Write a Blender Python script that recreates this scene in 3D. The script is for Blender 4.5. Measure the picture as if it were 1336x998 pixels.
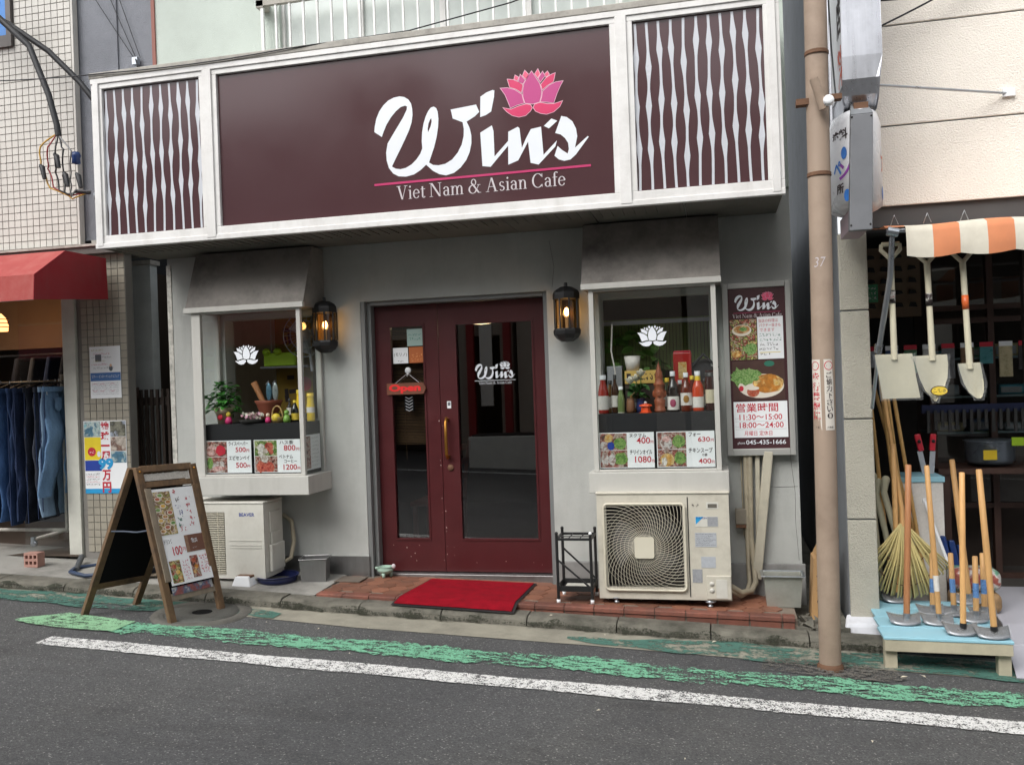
import bpy, math, random
from mathutils import Vector, Matrix
from mathutils.geometry import tessellate_polygon

random.seed(7)
for _o in list(bpy.data.objects):
    bpy.data.objects.remove(_o, do_unlink=True)
SC = bpy.context.scene
COL = SC.collection

# ------------------------------------------------------------ camera
YAW, ROLL = math.radians(13.18), math.radians(2.06)
cam_d = bpy.data.cameras.new('camera')
cam_d.sensor_width = 36.0
cam_d.sensor_fit = 'HORIZONTAL'
cam_d.lens = 36.0 * 1150.0 / 1336.0
cam_d.clip_start = 0.05
cam_d.clip_end = 500.0
cam = bpy.data.objects.new('camera', cam_d)
COL.objects.link(cam)
_R = Vector((math.cos(YAW), math.sin(YAW), 0))
_U = Vector((0, 0, 1))
_F = Vector((-math.sin(YAW), math.cos(YAW), 0))
_r = _R * math.cos(ROLL) - _U * math.sin(ROLL)
_u = _R * math.sin(ROLL) + _U * math.cos(ROLL)
_m = Matrix(((_r.x, _u.x, -_F.x), (_r.y, _u.y, -_F.y), (_r.z, _u.z, -_F.z))).to_4x4()
_m.translation = Vector((0, -6.51, 1.447))
cam.matrix_world = _m
SC.camera = cam

# ------------------------------------------------------------ sky, sun, exposure
SUN_EL, SUN_AZ = math.radians(47), math.radians(205)   # high behind the viewer, veiled by cloud
W = bpy.data.worlds.new('World')
SC.world = W
W.use_nodes = True
_nt = W.node_tree
_nt.nodes.clear()
_sky = _nt.nodes.new('ShaderNodeTexSky')
_sky.sky_type = 'NISHITA'
_sky.sun_disc = False
_sky.sun_elevation = SUN_EL
_sky.sun_rotation = SUN_AZ
_sky.air_density = 1.0
_sky.dust_density = 3.0
_sky.ozone_density = 1.0
_hs = _nt.nodes.new('ShaderNodeHueSaturation')
_hs.inputs['Saturation'].default_value = 0.16
_bg = _nt.nodes.new('ShaderNodeBackground')
_bg.inputs['Strength'].default_value = 0.15
_out = _nt.nodes.new('ShaderNodeOutputWorld')
_nt.links.new(_sky.outputs['Color'], _hs.inputs['Color'])
_nt.links.new(_hs.outputs['Color'], _bg.inputs['Color'])
_nt.links.new(_bg.outputs['Background'], _out.inputs['Surface'])
sun_d = bpy.data.lights.new('sun', 'SUN')
sun_d.energy = 1.3
sun_d.angle = math.radians(40)
sun_d.color = (1.0, 0.97, 0.93)
sun = bpy.data.objects.new('sun', sun_d)
COL.objects.link(sun)
_sd = Vector((math.sin(SUN_AZ) * math.cos(SUN_EL), math.cos(SUN_AZ) * math.cos(SUN_EL), math.sin(SUN_EL)))
sun.rotation_euler = _sd.to_track_quat('Z', 'Y').to_euler()
sun.location = (0, -4, 9)
SC.view_settings.view_transform = 'Standard'
SC.view_settings.look = 'None'
SC.view_settings.gamma = 1.0
SC.view_settings.use_curve_mapping = False
SC.view_settings.exposure = 0.66
SC.render.engine = 'CYCLES'
SC.cycles.max_bounces = 6
SC.cycles.diffuse_bounces = 3
SC.cycles.glossy_bounces = 3
SC.cycles.transparent_max_bounces = 12
SC.cycles.sample_clamp_indirect = 4.0
SC.cycles.use_adaptive_sampling = True
SC.cycles.adaptive_threshold = 0.025

# ------------------------------------------------------------ materials
def lin(r, g, b, k=1.0):
    f = lambda c: (c / 255 / 12.92) if c <= 10 else ((c / 255 + 0.055) / 1.055) ** 2.4
    return (min(1, f(r) * k), min(1, f(g) * k), min(1, f(b) * k), 1)

class NT:
    def __init__(s, name):
        s.m = bpy.data.materials.new(name)
        s.m.use_nodes = True
        s.t = s.m.node_tree
        s.t.nodes.clear()
        s.out = s.n('ShaderNodeOutputMaterial')
    def n(s, kind, **kw):
        nd = s.t.nodes.new(kind)
        for k, v in kw.items():
            if k in nd.inputs.keys():
                nd.inputs[k].default_value = v
            else:
                setattr(nd, k, v)
        return nd
    def l(s, a, b):
        s.t.links.new(a, b)
    def pos(s):
        return s.n('ShaderNodeNewGeometry').outputs['Position']
    def noise(s, scale, detail=4, rough=0.6, vec=None, stretch=None):
        v = vec or s.pos()
        if stretch:
            mp = s.n('ShaderNodeMapping')
            mp.inputs['Scale'].default_value = stretch
            s.l(v, mp.inputs['Vector'])
            v = mp.outputs['Vector']
        nd = s.n('ShaderNodeTexNoise', Scale=scale, Detail=detail, Roughness=rough)
        s.l(v, nd.inputs['Vector'])
        return nd.outputs['Fac']
    def ramp(s, fac, stops, interp='LINEAR'):
        nd = s.n('ShaderNodeValToRGB')
        cr = nd.color_ramp
        cr.interpolation = interp
        while len(cr.elements) < len(stops):
            cr.elements.new(0.5)
        for e, (p, c) in zip(cr.elements, stops):
            e.position = p
            e.color = c if len(c) == 4 else (*c, 1)
        s.l(fac, nd.inputs['Fac'])
        return nd.outputs['Color']
    def mix(s, fac, a, b, blend='MIX'):
        nd = s.n('ShaderNodeMix', data_type='RGBA', blend_type=blend)
        for sock, v in ((nd.inputs[0], fac), (nd.inputs[6], a), (nd.inputs[7], b)):
            if isinstance(v, (int, float, tuple)):
                sock.default_value = v
            else:
                s.l(v, sock)
        return nd.outputs[2]
    def math(s, op, a, b=0.0, c=0.0):
        nd = s.n('ShaderNodeMath', operation=op)
        for i, v in enumerate((a, b, c)):
            if isinstance(v, (int, float)):
                nd.inputs[i].default_value = v
            else:
                s.l(v, nd.inputs[i])
        return nd.outputs[0]
    def bump(s, h, strength, dist=0.01):
        nd = s.n('ShaderNodeBump', Strength=strength, Distance=dist)
        s.l(h, nd.inputs['Height'])
        return nd.outputs['Normal']
    def bsdf(s, col, rough=0.6, metal=0.0, normal=None, spec=0.5, **kw):
        nd = s.n('ShaderNodeBsdfPrincipled')
        for k, v in (('Base Color', col), ('Roughness', rough), ('Metallic', metal), ('Specular IOR Level', spec)):
            if isinstance(v, (int, float, tuple)):
                nd.inputs[k].default_value = v
            else:
                s.l(v, nd.inputs[k])
        if normal is not None:
            s.l(normal, nd.inputs['Normal'])
        for k, v in kw.items():
            nd.inputs[k].default_value = v
        return nd
    def done(s, shader):
        s.l(shader, s.out.inputs['Surface'])
        return s.m

def mul(c, k):
    return (min(1, c[0] * k), min(1, c[1] * k), min(1, c[2] * k), 1)

def MAT(name, col, rough=0.6, metal=0.0, var=0.12, vs=6.0, bump=0.0, bs=120.0, dirt=0.0, dcol=(0.05, 0.045, 0.04, 1),
        ds=2.5, rnd=0.0, stretch=None, spec=0.5, streak=0.0):
    t = NT(name)
    nz = t.noise(vs, 5, 0.6, stretch=stretch)
    c = t.mix(nz, mul(col, 1 - 1.6 * var), mul(col, 1 + 1.6 * var))
    if rnd:
        oi = t.n('ShaderNodeObjectInfo')
        hv = t.n('ShaderNodeHueSaturation')
        t.l(c, hv.inputs['Color'])
        t.l(t.math('MULTIPLY_ADD', oi.outputs['Random'], 2 * rnd, 1 - rnd), hv.inputs['Value'])
        c = hv.outputs['Color']
    if dirt:
        d = t.ramp(t.noise(ds, 6, 0.7), [(0.45, (0, 0, 0, 1)), (0.75, (dirt, dirt, dirt, 1))])
        c = t.mix(d, c, dcol)
    if streak:
        d = t.ramp(t.noise(3.0, 5, 0.6, stretch=(2.4, 2.4, 0.3)), [(0.52, (0, 0, 0, 1)), (0.78, (streak, streak, streak, 1))])
        c = t.mix(d, c, dcol)
    nrm = t.bump(t.noise(bs, 3), bump) if bump else None
    rg = t.math('MULTIPLY_ADD', nz, 0.24, max(0.0, rough - 0.12))
    return t.done(t.bsdf(c, rg, metal, nrm, spec).outputs[0])

def GLASS(name, tint=(1, 1, 1, 1), boost=1.6, rough=0.0):
    t = NT(name)
    fc = t.n('ShaderNodeLayerWeight', Blend=0.5)
    f = t.math('MULTIPLY_ADD', t.math('POWER', fc.outputs['Facing'], 5.0), 0.9, 0.045 * boost)
    tr = t.n('ShaderNodeBsdfTransparent', Color=tint)
    gl = t.n('ShaderNodeBsdfGlossy', Roughness=rough)
    mx = t.n('ShaderNodeMixShader')
    t.l(f, mx.inputs[0])
    t.l(tr.outputs[0], mx.inputs[1])
    t.l(gl.outputs[0], mx.inputs[2])
    return t.done(mx.outputs[0])

def PHOTO(name, cols, scale=14.0, seed=0.0):
    scale *= 0.95
    """a small printed food photograph: blotches of the given colours"""
    t = NT(name)
    mp = t.n('ShaderNodeMapping')
    mp.inputs['Location'].default_value = (seed, seed * 1.7, seed * 0.3)
    t.l(t.pos(), mp.inputs['Vector'])
    ns = t.n('ShaderNodeTexNoise', Scale=scale * 0.75, Detail=5, Roughness=0.6, Distortion=0.4)
    t.l(mp.outputs[0], ns.inputs['Vector'])
    v = t.n('ShaderNodeTexVoronoi', Scale=scale * 0.8, feature='SMOOTH_F1')
    t.l(mp.outputs[0], v.inputs['Vector'])
    f = t.math('MULTIPLY_ADD', ns.outputs['Fac'], 2.6, -0.85)
    f = t.math('MULTIPLY_ADD', v.outputs['Distance'], 0.25, f)
    st = [(i / len(cols), c) for i, c in enumerate(cols)]
    c = t.ramp(f, st, 'EASE')
    sh = t.ramp(t.noise(scale * 2.2, 5, 0.7), [(0.3, (0.4, 0.38, 0.36, 1)), (0.7, (1.3, 1.28, 1.22, 1))])
    c = t.mix(0.8, c, sh, 'MULTIPLY')
    return t.done(t.bsdf(c, 0.45).outputs[0])

def EMIT(name, col, strength):
    t = NT(name)
    e = t.n('ShaderNodeEmission', Color=col, Strength=strength)
    return t.done(e.outputs[0])

# ------------------------------------------------------------ mesh helpers
ORG = {}
class B:
    def __init__(s):
        s.v, s.f, s.mi, s.sm = [], [], [], []
    def add(s, vs, fs, mi=0, sm=False):
        n = len(s.v)
        s.v += [tuple(p) for p in vs]
        for f in fs:
            s.f.append([n + i for i in f]); s.mi.append(mi); s.sm.append(sm)
        return s
    def box(s, x0, x1, y0, y1, z0, z1, mi=0):
        return s.add([(x0, y0, z0), (x1, y0, z0), (x1, y1, z0), (x0, y1, z0), (x0, y0, z1), (x1, y0, z1), (x1, y1, z1), (x0, y1, z1)],
                     [(0, 3, 2, 1), (4, 5, 6, 7), (0, 1, 5, 4), (1, 2, 6, 5), (2, 3, 7, 6), (3, 0, 4, 7)], mi)
    def hexa(s, p, mi=0):   # eight corners: bottom ring then top ring
        return s.add(p, [(0, 3, 2, 1), (4, 5, 6, 7), (0, 1, 5, 4), (1, 2, 6, 5), (2, 3, 7, 6), (3, 0, 4, 7)], mi)
    def bar(s, a, b, w, h, up=(0, 0, 1), mi=0):
        a, b = Vector(a), Vector(b)
        d = (b - a).normalized()
        u = Vector(up)
        x = d.cross(u)
        if x.length < 1e-4:
            x = d.cross(Vector((0, 1, 0)))
        x.normalize()
        y = x.cross(d)
        x, y = x * w / 2, y * h / 2
        return s.hexa([a - x - y, a + x - y, a + x + y, a - x + y, b - x - y, b + x - y, b + x + y, b - x + y], mi)
    def prism(s, poly, y0, y1, mi=0):      # poly in (x, z), extruded along y
        n = len(poly)
        tr = tessellate_polygon([[Vector((p[0], p[1], 0)) for p in poly]])
        vs = [(p[0], y0, p[1]) for p in poly] + [(p[0], y1, p[1]) for p in poly]
        fs = [tuple(t) for t in tr] + [tuple(n + i for i in reversed(t)) for t in tr]
        fs += [(i, (i + 1) % n, n + (i + 1) % n, n + i) for i in range(n)]
        return s.add(vs, fs, mi)
    def prismx(s, poly, x0, x1, mi=0):     # poly in (y, z), extruded along x
        n = len(poly)
        tr = tessellate_polygon([[Vector((p[0], p[1], 0)) for p in poly]])
        vs = [(x0, p[0], p[1]) for p in poly] + [(x1, p[0], p[1]) for p in poly]
        fs = [tuple(t) for t in tr] + [tuple(n + i for i in reversed(t)) for t in tr]
        fs += [(i, (i + 1) % n, n + (i + 1) % n, n + i) for i in range(n)]
        return s.add(vs, fs, mi)
    def tube(s, pts, r, n=8, mi=0, caps=True):
        pts = [Vector(p) for p in pts]
        rs = r if isinstance(r, (list, tuple)) else [r] * len(pts)
        vs, fs = [], []
        prev = None
        for i, p in enumerate(pts):
            d = (pts[min(i + 1, len(pts) - 1)] - pts[max(i - 1, 0)]).normalized()
            x = d.cross(Vector((0, 0, 1))) if prev is None else prev - d * prev.dot(d)
            if x.length < 1e-4:
                x = d.cross(Vector((0, 1, 0)))
            x.normalize()
            prev = x
            y = d.cross(x)
            for k in range(n):
                a = 2 * math.pi * k / n
                vs.append(p + (x * math.cos(a) + y * math.sin(a)) * rs[i])
        for i in range(len(pts) - 1):
            for k in range(n):
                k2 = (k + 1) % n
                fs.append((i * n + k, i * n + k2, (i + 1) * n + k2, (i + 1) * n + k))
        s.add(vs, fs, mi, True)
        if caps:
            L = (len(pts) - 1) * n
            s.add(vs[:n], [tuple(reversed(range(n)))], mi)
            s.add(vs[L:L + n], [tuple(range(n))], mi)
        return s
    def lathe(s, c, prof, n=16, mi=0, sx=1.0, sy=1.0, sm=True):   # prof: (radius, z)
        vs, fs = [], []
        for r, z in prof:
            for k in range(n):
                a = 2 * math.pi * k / n
                vs.append((c[0] + r * math.cos(a) * sx, c[1] + r * math.sin(a) * sy, c[2] + z))
        for i in range(len(prof) - 1):
            for k in range(n):
                k2 = (k + 1) % n
                fs.append((i * n + k, i * n + k2, (i + 1) * n + k2, (i + 1) * n + k))
        s.add(vs, fs, mi, sm)
        return s
    def ball(s, c, rx, ry, rz, n=12, m=8, mi=0):
        return s.lathe(c, [(max(1e-4, math.sin(math.pi * i / m)), -math.cos(math.pi * i / m) * rz) for i in range(m + 1)], n, mi, rx, ry)
    def quad(s, a, b, c, d, mi=0):
        return s.add([a, b, c, d], [(0, 1, 2, 3)], mi)
    def flat(s, outer, y, holes=(), mi=0):  # filled polygon in the x-z plane facing -y
        rings = [[Vector((p[0], p[1], 0)) for p in outer]] + [[Vector((p[0], p[1], 0)) for p in h] for h in holes]
        tr = tessellate_polygon(rings)
        allp = [p for r in rings for p in r]
        fs = []
        for t in tr:
            a, b, c = (allp[i] for i in t)
            cr = (b - a).cross(c - a).z
            fs.append(tuple(t) if cr > 0 else tuple(reversed(t)))
        return s.add([(p.x, y, p.y) for p in allp], fs, mi)
    def build(s, name, mats, parent=None, bevel=0.0, seg=2, local=False):
        me = bpy.data.meshes.new(name)
        org = Vector((0, 0, 0)) if (parent is None or local) else ORG.get(parent.name, Vector((0, 0, 0)))
        me.from_pydata([(p[0] - org.x, p[1] - org.y, p[2] - org.z) for p in s.v], [], s.f)
        if not isinstance(mats, (list, tuple)):
            mats = [mats]
        for m in mats:
            me.materials.append(m)
        me.polygons.foreach_set('material_index', s.mi)
        me.polygons.foreach_set('use_smooth', s.sm)
        me.update()
        o = bpy.data.objects.new(name, me)
        COL.objects.link(o)
        if parent is not None:
            o.parent = parent
            ORG[o.name] = ORG.get(parent.name, Vector((0, 0, 0)))
        if bevel:
            md = o.modifiers.new('bevel', 'BEVEL')
            md.width = bevel
            md.segments = seg
            md.limit_method = 'ANGLE'
            md.angle_limit = math.radians(35)
        return o

def tag(o, label=None, cat=None, group=None, kind=None):
    if label: o['label'] = label
    if cat: o['category'] = cat
    if group: o['group'] = group
    if kind: o['kind'] = kind
    return o

def thing(name, loc, label, cat, group=None, kind=None, rz=0.0):
    o = bpy.data.objects.new(name, None)
    o.empty_display_size = 0.1
    o.location = loc
    o.rotation_euler = (0, 0, rz)
    COL.objects.link(o)
    ORG[o.name] = Vector(loc)
    return tag(o, label, cat, group, kind)

def piece(name, src, parent, loc, rot=None, mat=None):
    """another object sharing src's mesh data"""
    o = bpy.data.objects.new(name, src)
    COL.objects.link(o)
    o.parent = parent
    org = ORG.get(parent.name, Vector((0, 0, 0)))
    o.location = Vector(loc) - org
    if rot: o.rotation_euler = rot
    ORG[o.name] = org
    return o

def mesh_of(b, mats, name='piece_mesh'):
    me = bpy.data.meshes.new(name)
    me.from_pydata(b.v, [], b.f)
    for m in (mats if isinstance(mats, (list, tuple)) else [mats]):
        me.materials.append(m)
    me.polygons.foreach_set('material_index', b.mi)
    me.polygons.foreach_set('use_smooth', b.sm)
    me.update()
    return me

def text_tris(body, bold=0.0, shear=0.0):
    """triangulated outline of a line of text, unit height, from the built-in font"""
    cu = bpy.data.curves.new('lettering', 'FONT')
    cu.body = body
    cu.offset = bold
    cu.shear = shear
    cu.resolution_u = 3
    ob = bpy.data.objects.new('lettering', cu)
    COL.objects.link(ob)
    dg = bpy.context.evaluated_depsgraph_get()
    me = bpy.data.meshes.new_from_object(ob.evaluated_get(dg))
    vs = [tuple(v.co) for v in me.vertices]
    fs = [tuple(p.vertices) for p in me.polygons]
    bpy.data.objects.remove(ob, do_unlink=True)
    bpy.data.meshes.remove(me)
    bpy.data.curves.remove(cu)
    return vs, fs

def write(b, body, origin, ux, uz, width=None, height=None, bold=0.0, mi=0, shear=0.0, nofs=None, center=False):
    """put a line of text on the plane origin + a*ux + b*uz; width and/or height in metres"""
    vs, fs = text_tris(body, bold, shear)
    if not vs:
        return
    x0, x1 = min(v[0] for v in vs), max(v[0] for v in vs)
    z0, z1 = min(v[1] for v in vs), max(v[1] for v in vs)
    kx = width / (x1 - x0) if width else None
    kz = height / (z1 - z0) if height else None
    kx = kx or kz
    kz = kz or kx
    o, ux, uz = Vector(origin), Vector(ux), Vector(uz)
    cx = (x1 - x0) * kx / 2 if center else 0
    b.add([o + ux * ((v[0] - x0) * kx - cx) + uz * ((v[1] - z0) * kz) for v in vs], fs, mi)

def textcol(b, body, origin, ux, uz, size, pitch, bold=0.0, mi=0):
    for i, ch in enumerate(body):
        write(b, ch, Vector(origin) - Vector(uz) * (pitch * (i + 1)), ux, uz, width=size, height=size, bold=bold, mi=mi)

def scribble(b, origin, ux, uz, width, h, mi=0, n=None, seed=0):
    """a line of writing too small to read: little pen strokes in character cells"""
    rg = random.Random(seed)
    o, u, w = Vector(origin), Vector(ux).normalized(), Vector(uz).normalized()
    nrm = u.cross(w)
    n = n or max(2, int(width / (h * 1.05)))
    cw = width / n
    q = 0
    for i in range(n):
        for s_ in range(rg.choice((3, 4, 5))):
            a = (rg.uniform(0.05, 0.85), rg.uniform(0.0, 1.0))
            d = rg.choice(((0.6, 0.06), (0.05, -0.6), (0.35, -0.4), (0.5, 0.0)))
            c = (max(0, min(0.9, a[0] + d[0] * rg.uniform(0.5, 1.1))), max(0, min(1, a[1] + d[1])))
            p0, p1 = o + u * ((i + a[0]) * cw) + w * (a[1] * h), o + u * ((i + c[0]) * cw) + w * (c[1] * h)
            dv = (p1 - p0)
            if dv.length < 1e-5: continue
            t = nrm.cross(dv.normalized()) * (h * 0.075)
            q += 1
            z = nrm * (0.00003 * (q % 7))
            b.add([p0 - t + z, p1 - t + z, p1 + t + z, p0 + t + z], [(0, 1, 2, 3)], mi)

def wall_holes(b, x0, x1, z0, z1, holes, y0, y1, mi=0):
    """wall slab in the x-z plane with rectangular openings (hx0, hx1, hz0, hz1)"""
    xs = sorted({x0, x1, *[h[0] for h in holes], *[h[1] for h in holes]})
    zs = sorted({z0, z1, *[h[2] for h in holes], *[h[3] for h in holes]})
    xs = [x for x in xs if x0 <= x <= x1]; zs = [z for z in zs if z0 <= z <= z1]
    def solid(i, j):
        if not (0 <= i < len(xs) - 1 and 0 <= j < len(zs) - 1): return False
        cx, cz = (xs[i] + xs[i + 1]) / 2, (zs[j] + zs[j + 1]) / 2
        return not any(h[0] < cx < h[1] and h[2] < cz < h[3] for h in holes)
    for i in range(len(xs) - 1):
        for j in range(len(zs) - 1):
            if not solid(i, j): continue
            a, c, e, g = xs[i], xs[i + 1], zs[j], zs[j + 1]
            b.quad((a, y0, e), (c, y0, e), (c, y0, g), (a, y0, g), mi)
            b.quad((a, y1, e), (a, y1, g), (c, y1, g), (c, y1, e), mi)
            if not solid(i - 1, j): b.quad((a, y0, e), (a, y0, g), (a, y1, g), (a, y1, e), mi)
            if not solid(i + 1, j): b.quad((c, y0, e), (c, y1, e), (c, y1, g), (c, y0, g), mi)
            if not solid(i, j - 1): b.quad((a, y0, e), (a, y1, e), (c, y1, e), (c, y0, e), mi)
            if not solid(i, j + 1): b.quad((a, y0, g), (c, y0, g), (c, y1, g), (a, y1, g), mi)
    return b

def RZ(x):          # road surface: the street falls to the right
    return -0.246 - 0.045 * x
def TZ(x):          # tiled step in front of the cafe
    return -0.07 - 0.027 * (x + 1.6)
def KZ(x):          # kerb top
    return RZ(x) + 0.066
# ------------------------------------------------------------ shared materials
def asphalt_mat():
    t = NT('asphalt')
    p = t.pos()
    v = t.n('ShaderNodeTexVoronoi', Scale=150.0)
    t.l(p, v.inputs['Vector'])
    sp = t.n('ShaderNodeSeparateColor')
    t.l(v.outputs['Color'], sp.inputs[0])
    grain = t.ramp(sp.outputs[0], [(0.0, (0.058, 0.059, 0.06, 1)), (0.6, (0.09, 0.092, 0.093, 1)), (0.96, (0.118, 0.12, 0.12, 1)), (0.992, (0.27, 0.265, 0.255, 1))])
    big = t.ramp(t.noise(1.1, 6, 0.65), [(0.3, (0.74, 0.74, 0.77, 1)), (0.7, (1.2, 1.19, 1.17, 1))])
    c = t.mix(1.0, grain, big, 'MULTIPLY')
    oil = t.ramp(t.noise(3.0, 4, 0.6, stretch=(0.35, 2.0, 1)), [(0.55, (1, 1, 1, 1)), (0.75, (0.8, 0.79, 0.78, 1))])
    c = t.mix(1.0, c, oil, 'MULTIPLY')
    # old cracks and a few darker patches
    wv = t.n('ShaderNodeVectorMath', operation='ADD')
    wn = t.n('ShaderNodeTexNoise', Scale=2.2, Detail=5)
    t.l(p, wn.inputs['Vector']); t.l(p, wv.inputs[0]); t.l(wn.outputs['Color'], wv.inputs[1])
    ck = t.n('ShaderNodeTexVoronoi', Scale=0.42, feature='DISTANCE_TO_EDGE')
    t.l(wv.outputs[0], ck.inputs['Vector'])
    c = t.mix(1.0, c, t.ramp(ck.outputs['Distance'], [(0.0, (0.8, 0.8, 0.8, 1)), (0.005, (1, 1, 1, 1))]), 'MULTIPLY')
    c = t.mix(1.0, c, t.ramp(t.noise(0.55, 3, 0.5), [(0.42, (1.1, 1.09, 1.06, 1)), (0.5, (0.97, 0.97, 0.97, 1)), (0.62, (0.88, 0.88, 0.9, 1))]), 'MULTIPLY')
    h = t.mix(0.5, v.outputs['Distance'], t.noise(60, 3))
    return t.done(t.bsdf(c, 0.78, 0, t.bump(h, 0.55, 0.006), 0.4).outputs[0])

def paint_mat(name, col, lo, hi, scale, stretch=(1, 1, 1)):
    """worn road paint: real gaps where the paint has gone"""
    t = NT(name)
    n1 = t.noise(scale, 6, 0.75, stretch=stretch)
    n2 = t.noise(1.6, 4, 0.6)
    n3 = t.noise(scale * 4.0, 2)
    f = t.math('ADD', t.math('MULTIPLY', n1, 0.55), t.math('ADD', t.math('MULTIPLY', n2, 0.15), t.math('MULTIPLY', n3, 0.3)))
    a = t.ramp(f, [(lo, (0, 0, 0, 1)), (hi, (1, 1, 1, 1))])
    c = t.mix(t.noise(9, 5), mul(col, 0.72), mul(col, 1.12))
    bs = t.bsdf(c, 0.7, 0, t.bump(t.noise(140, 3), 0.3))
    tr = t.n('ShaderNodeBsdfTransparent')
    mx = t.n('ShaderNodeMixShader')
    t.l(a, mx.inputs[0]); t.l(tr.outputs[0], mx.inputs[1]); t.l(bs.outputs[0], mx.inputs[2])
    return t.done(mx.outputs[0])

m_asph = asphalt_mat()
m_conc = MAT('kerb_concrete', lin(112, 109, 99), 0.88, var=0.3, vs=14, bump=0.7, bs=150, dirt=0.95, ds=4.5, dcol=(0.035, 0.036, 0.026, 1))
m_gut = MAT('gutter_concrete', lin(150, 146, 132), 0.85, var=0.16, vs=7, bump=0.35, bs=150, dirt=0.5, ds=4, dcol=(0.07, 0.07, 0.06, 1))
m_pave = MAT('pavement_concrete', lin(150, 148, 142), 0.85, var=0.14, vs=4, bump=0.3, bs=90, dirt=0.85, ds=2.6, dcol=(0.07, 0.07, 0.062, 1))
m_grout = MAT('grout', lin(120, 108, 96), 0.9, bump=0.3, dirt=0.4)
m_terra = MAT('terracotta_tile', lin(130, 86, 66), 0.6, var=0.28, vs=5, bump=0.12, bs=90, rnd=0.34, dirt=0.7, ds=5, dcol=(0.06, 0.04, 0.032, 1))
m_brick = MAT('red_brick', lin(122, 74, 60), 0.7, var=0.22, vs=12, bump=0.3, bs=110, rnd=0.25, dirt=0.75, ds=7, dcol=(0.05, 0.035, 0.03, 1))
m_wpaint = paint_mat('white_road_paint', (0.8, 0.8, 0.78, 1), 0.462, 0.482, 30)
m_gpaint = paint_mat('green_road_paint', lin(122, 186, 152), 0.482, 0.515, 20, (0.6, 1.4, 1))
m_gpaint2 = paint_mat('pale_green_road_paint', lin(146, 194, 152), 0.45, 0.49, 26, (0.6, 1.2, 1))
m_teal = paint_mat('teal_road_paint', lin(76, 118, 106), 0.44, 0.52, 7, (0.5, 1.6, 1))
m_alu = MAT('white_aluminium', lin(222, 221, 219), 0.42, 0.0, var=0.05, vs=3, dirt=0.3, ds=7, dcol=(0.35, 0.33, 0.3, 1), streak=0.3)
m_aluw = MAT('grimy_cap', lin(168, 164, 156), 0.7, var=0.12, dirt=0.65, ds=9, dcol=(0.12, 0.115, 0.1, 1))
m_wall = MAT('cafe_render', lin(180, 182, 178), 0.85, var=0.07, vs=1.6, bump=0.35, bs=220, dirt=0.35, ds=1.5, dcol=(0.2, 0.2, 0.19, 1), streak=0.2)
m_wallv = MAT('bay_frame_paint', lin(186, 185, 179), 0.6, var=0.05, dirt=0.3, ds=3, dcol=(0.25, 0.24, 0.22, 1), streak=0.3)
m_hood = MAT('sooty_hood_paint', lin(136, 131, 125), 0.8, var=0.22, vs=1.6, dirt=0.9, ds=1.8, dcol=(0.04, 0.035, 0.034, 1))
m_steel = MAT('dull_stainless', lin(150, 150, 150), 0.38, 0.85, var=0.12, vs=3, stretch=(8, 8, 0.6), dirt=0.2)
m_gframe = MAT('grey_door_frame', lin(128, 130, 130), 0.5, 0.3, var=0.05)
m_door = MAT('maroon_door_paint', lin(74, 25, 28), 0.38, var=0.1, vs=5, bump=0.04, bs=30, dirt=0.2, ds=7, dcol=(0.03, 0.008, 0.01, 1))
m_brown = MAT('sign_film_brown', lin(76, 52, 55), 0.16, var=0.03, vs=2, bump=0.012, bs=3)
m_white = MAT('white_print', lin(226, 230, 236), 0.35, var=0.02)
m_mag = MAT('magenta_print', lin(186, 62, 128), 0.35, var=0.02)
m_redp = MAT('crimson_print', lin(206, 44, 98), 0.35, var=0.02)
m_pink = MAT('pink_print', lin(222, 86, 122), 0.35, var=0.02)
m_lpink = MAT('pale_pink_print', lin(228, 178, 196), 0.35, var=0.02)
m_pinkline = MAT('pink_line_print', lin(190, 48, 104), 0.35, var=0.02)
m_offw = MAT('grey_white_print', lin(200, 192, 196), 0.4, var=0.02)
m_black = MAT('black_metal', (0.012, 0.012, 0.013, 1), 0.45, 0.0, var=0.2)
m_dark = MAT('dark_interior', (0.018, 0.016, 0.015, 1), 0.8, var=0.3)
m_shelf = MAT('black_shelf_cloth', (0.012, 0.012, 0.014, 1), 0.85, var=0.3)
m_glass = GLASS('window_glass', (0.93, 0.96, 0.95, 1), 2.4)
m_dglass = GLASS('door_glass', (0.5, 0.52, 0.53, 1), 4.0)
m_brass = MAT('aged_brass', lin(170, 120, 55), 0.35, 0.9, var=0.15)
m_ac = MAT('cream_ac_paint', lin(204, 202, 193), 0.5, var=0.04, dirt=0.35, ds=6, dcol=(0.3, 0.27, 0.22, 1))
m_ac2 = MAT('beige_ac_paint', lin(198, 193, 179), 0.5, var=0.05, dirt=0.45, ds=6, dcol=(0.22, 0.19, 0.15, 1))
m_grille = MAT('grille_wire', lin(206, 200, 182), 0.45, var=0.05)
m_paper = MAT('white_paper', lin(234, 236, 238), 0.6, var=0.02)
m_redink = MAT('red_ink', lin(190, 36, 56), 0.6, var=0.05)
m_dkink = MAT('dark_ink', lin(48, 34, 36), 0.6, var=0.05)
m_blueink = MAT('blue_ink', lin(40, 60, 140), 0.6, var=0.05)
m_greenink = MAT('green_ink', lin(40, 110, 90), 0.6, var=0.05)
m_oldwood = MAT('weathered_wood', lin(112, 88, 64), 0.85, var=0.4, vs=7, stretch=(4, 4, 0.7), bump=0.3, bs=60, dirt=0.9, ds=7, dcol=(0.05, 0.038, 0.03, 1))
m_greywood = MAT('greyed_wood', lin(132, 120, 104), 0.8, var=0.25, vs=9, stretch=(4, 4, 0.6), bump=0.3, bs=60)
m_board = MAT('blackboard', (0.008, 0.008, 0.009, 1), 0.9, var=0.3, spec=0.1)
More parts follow.
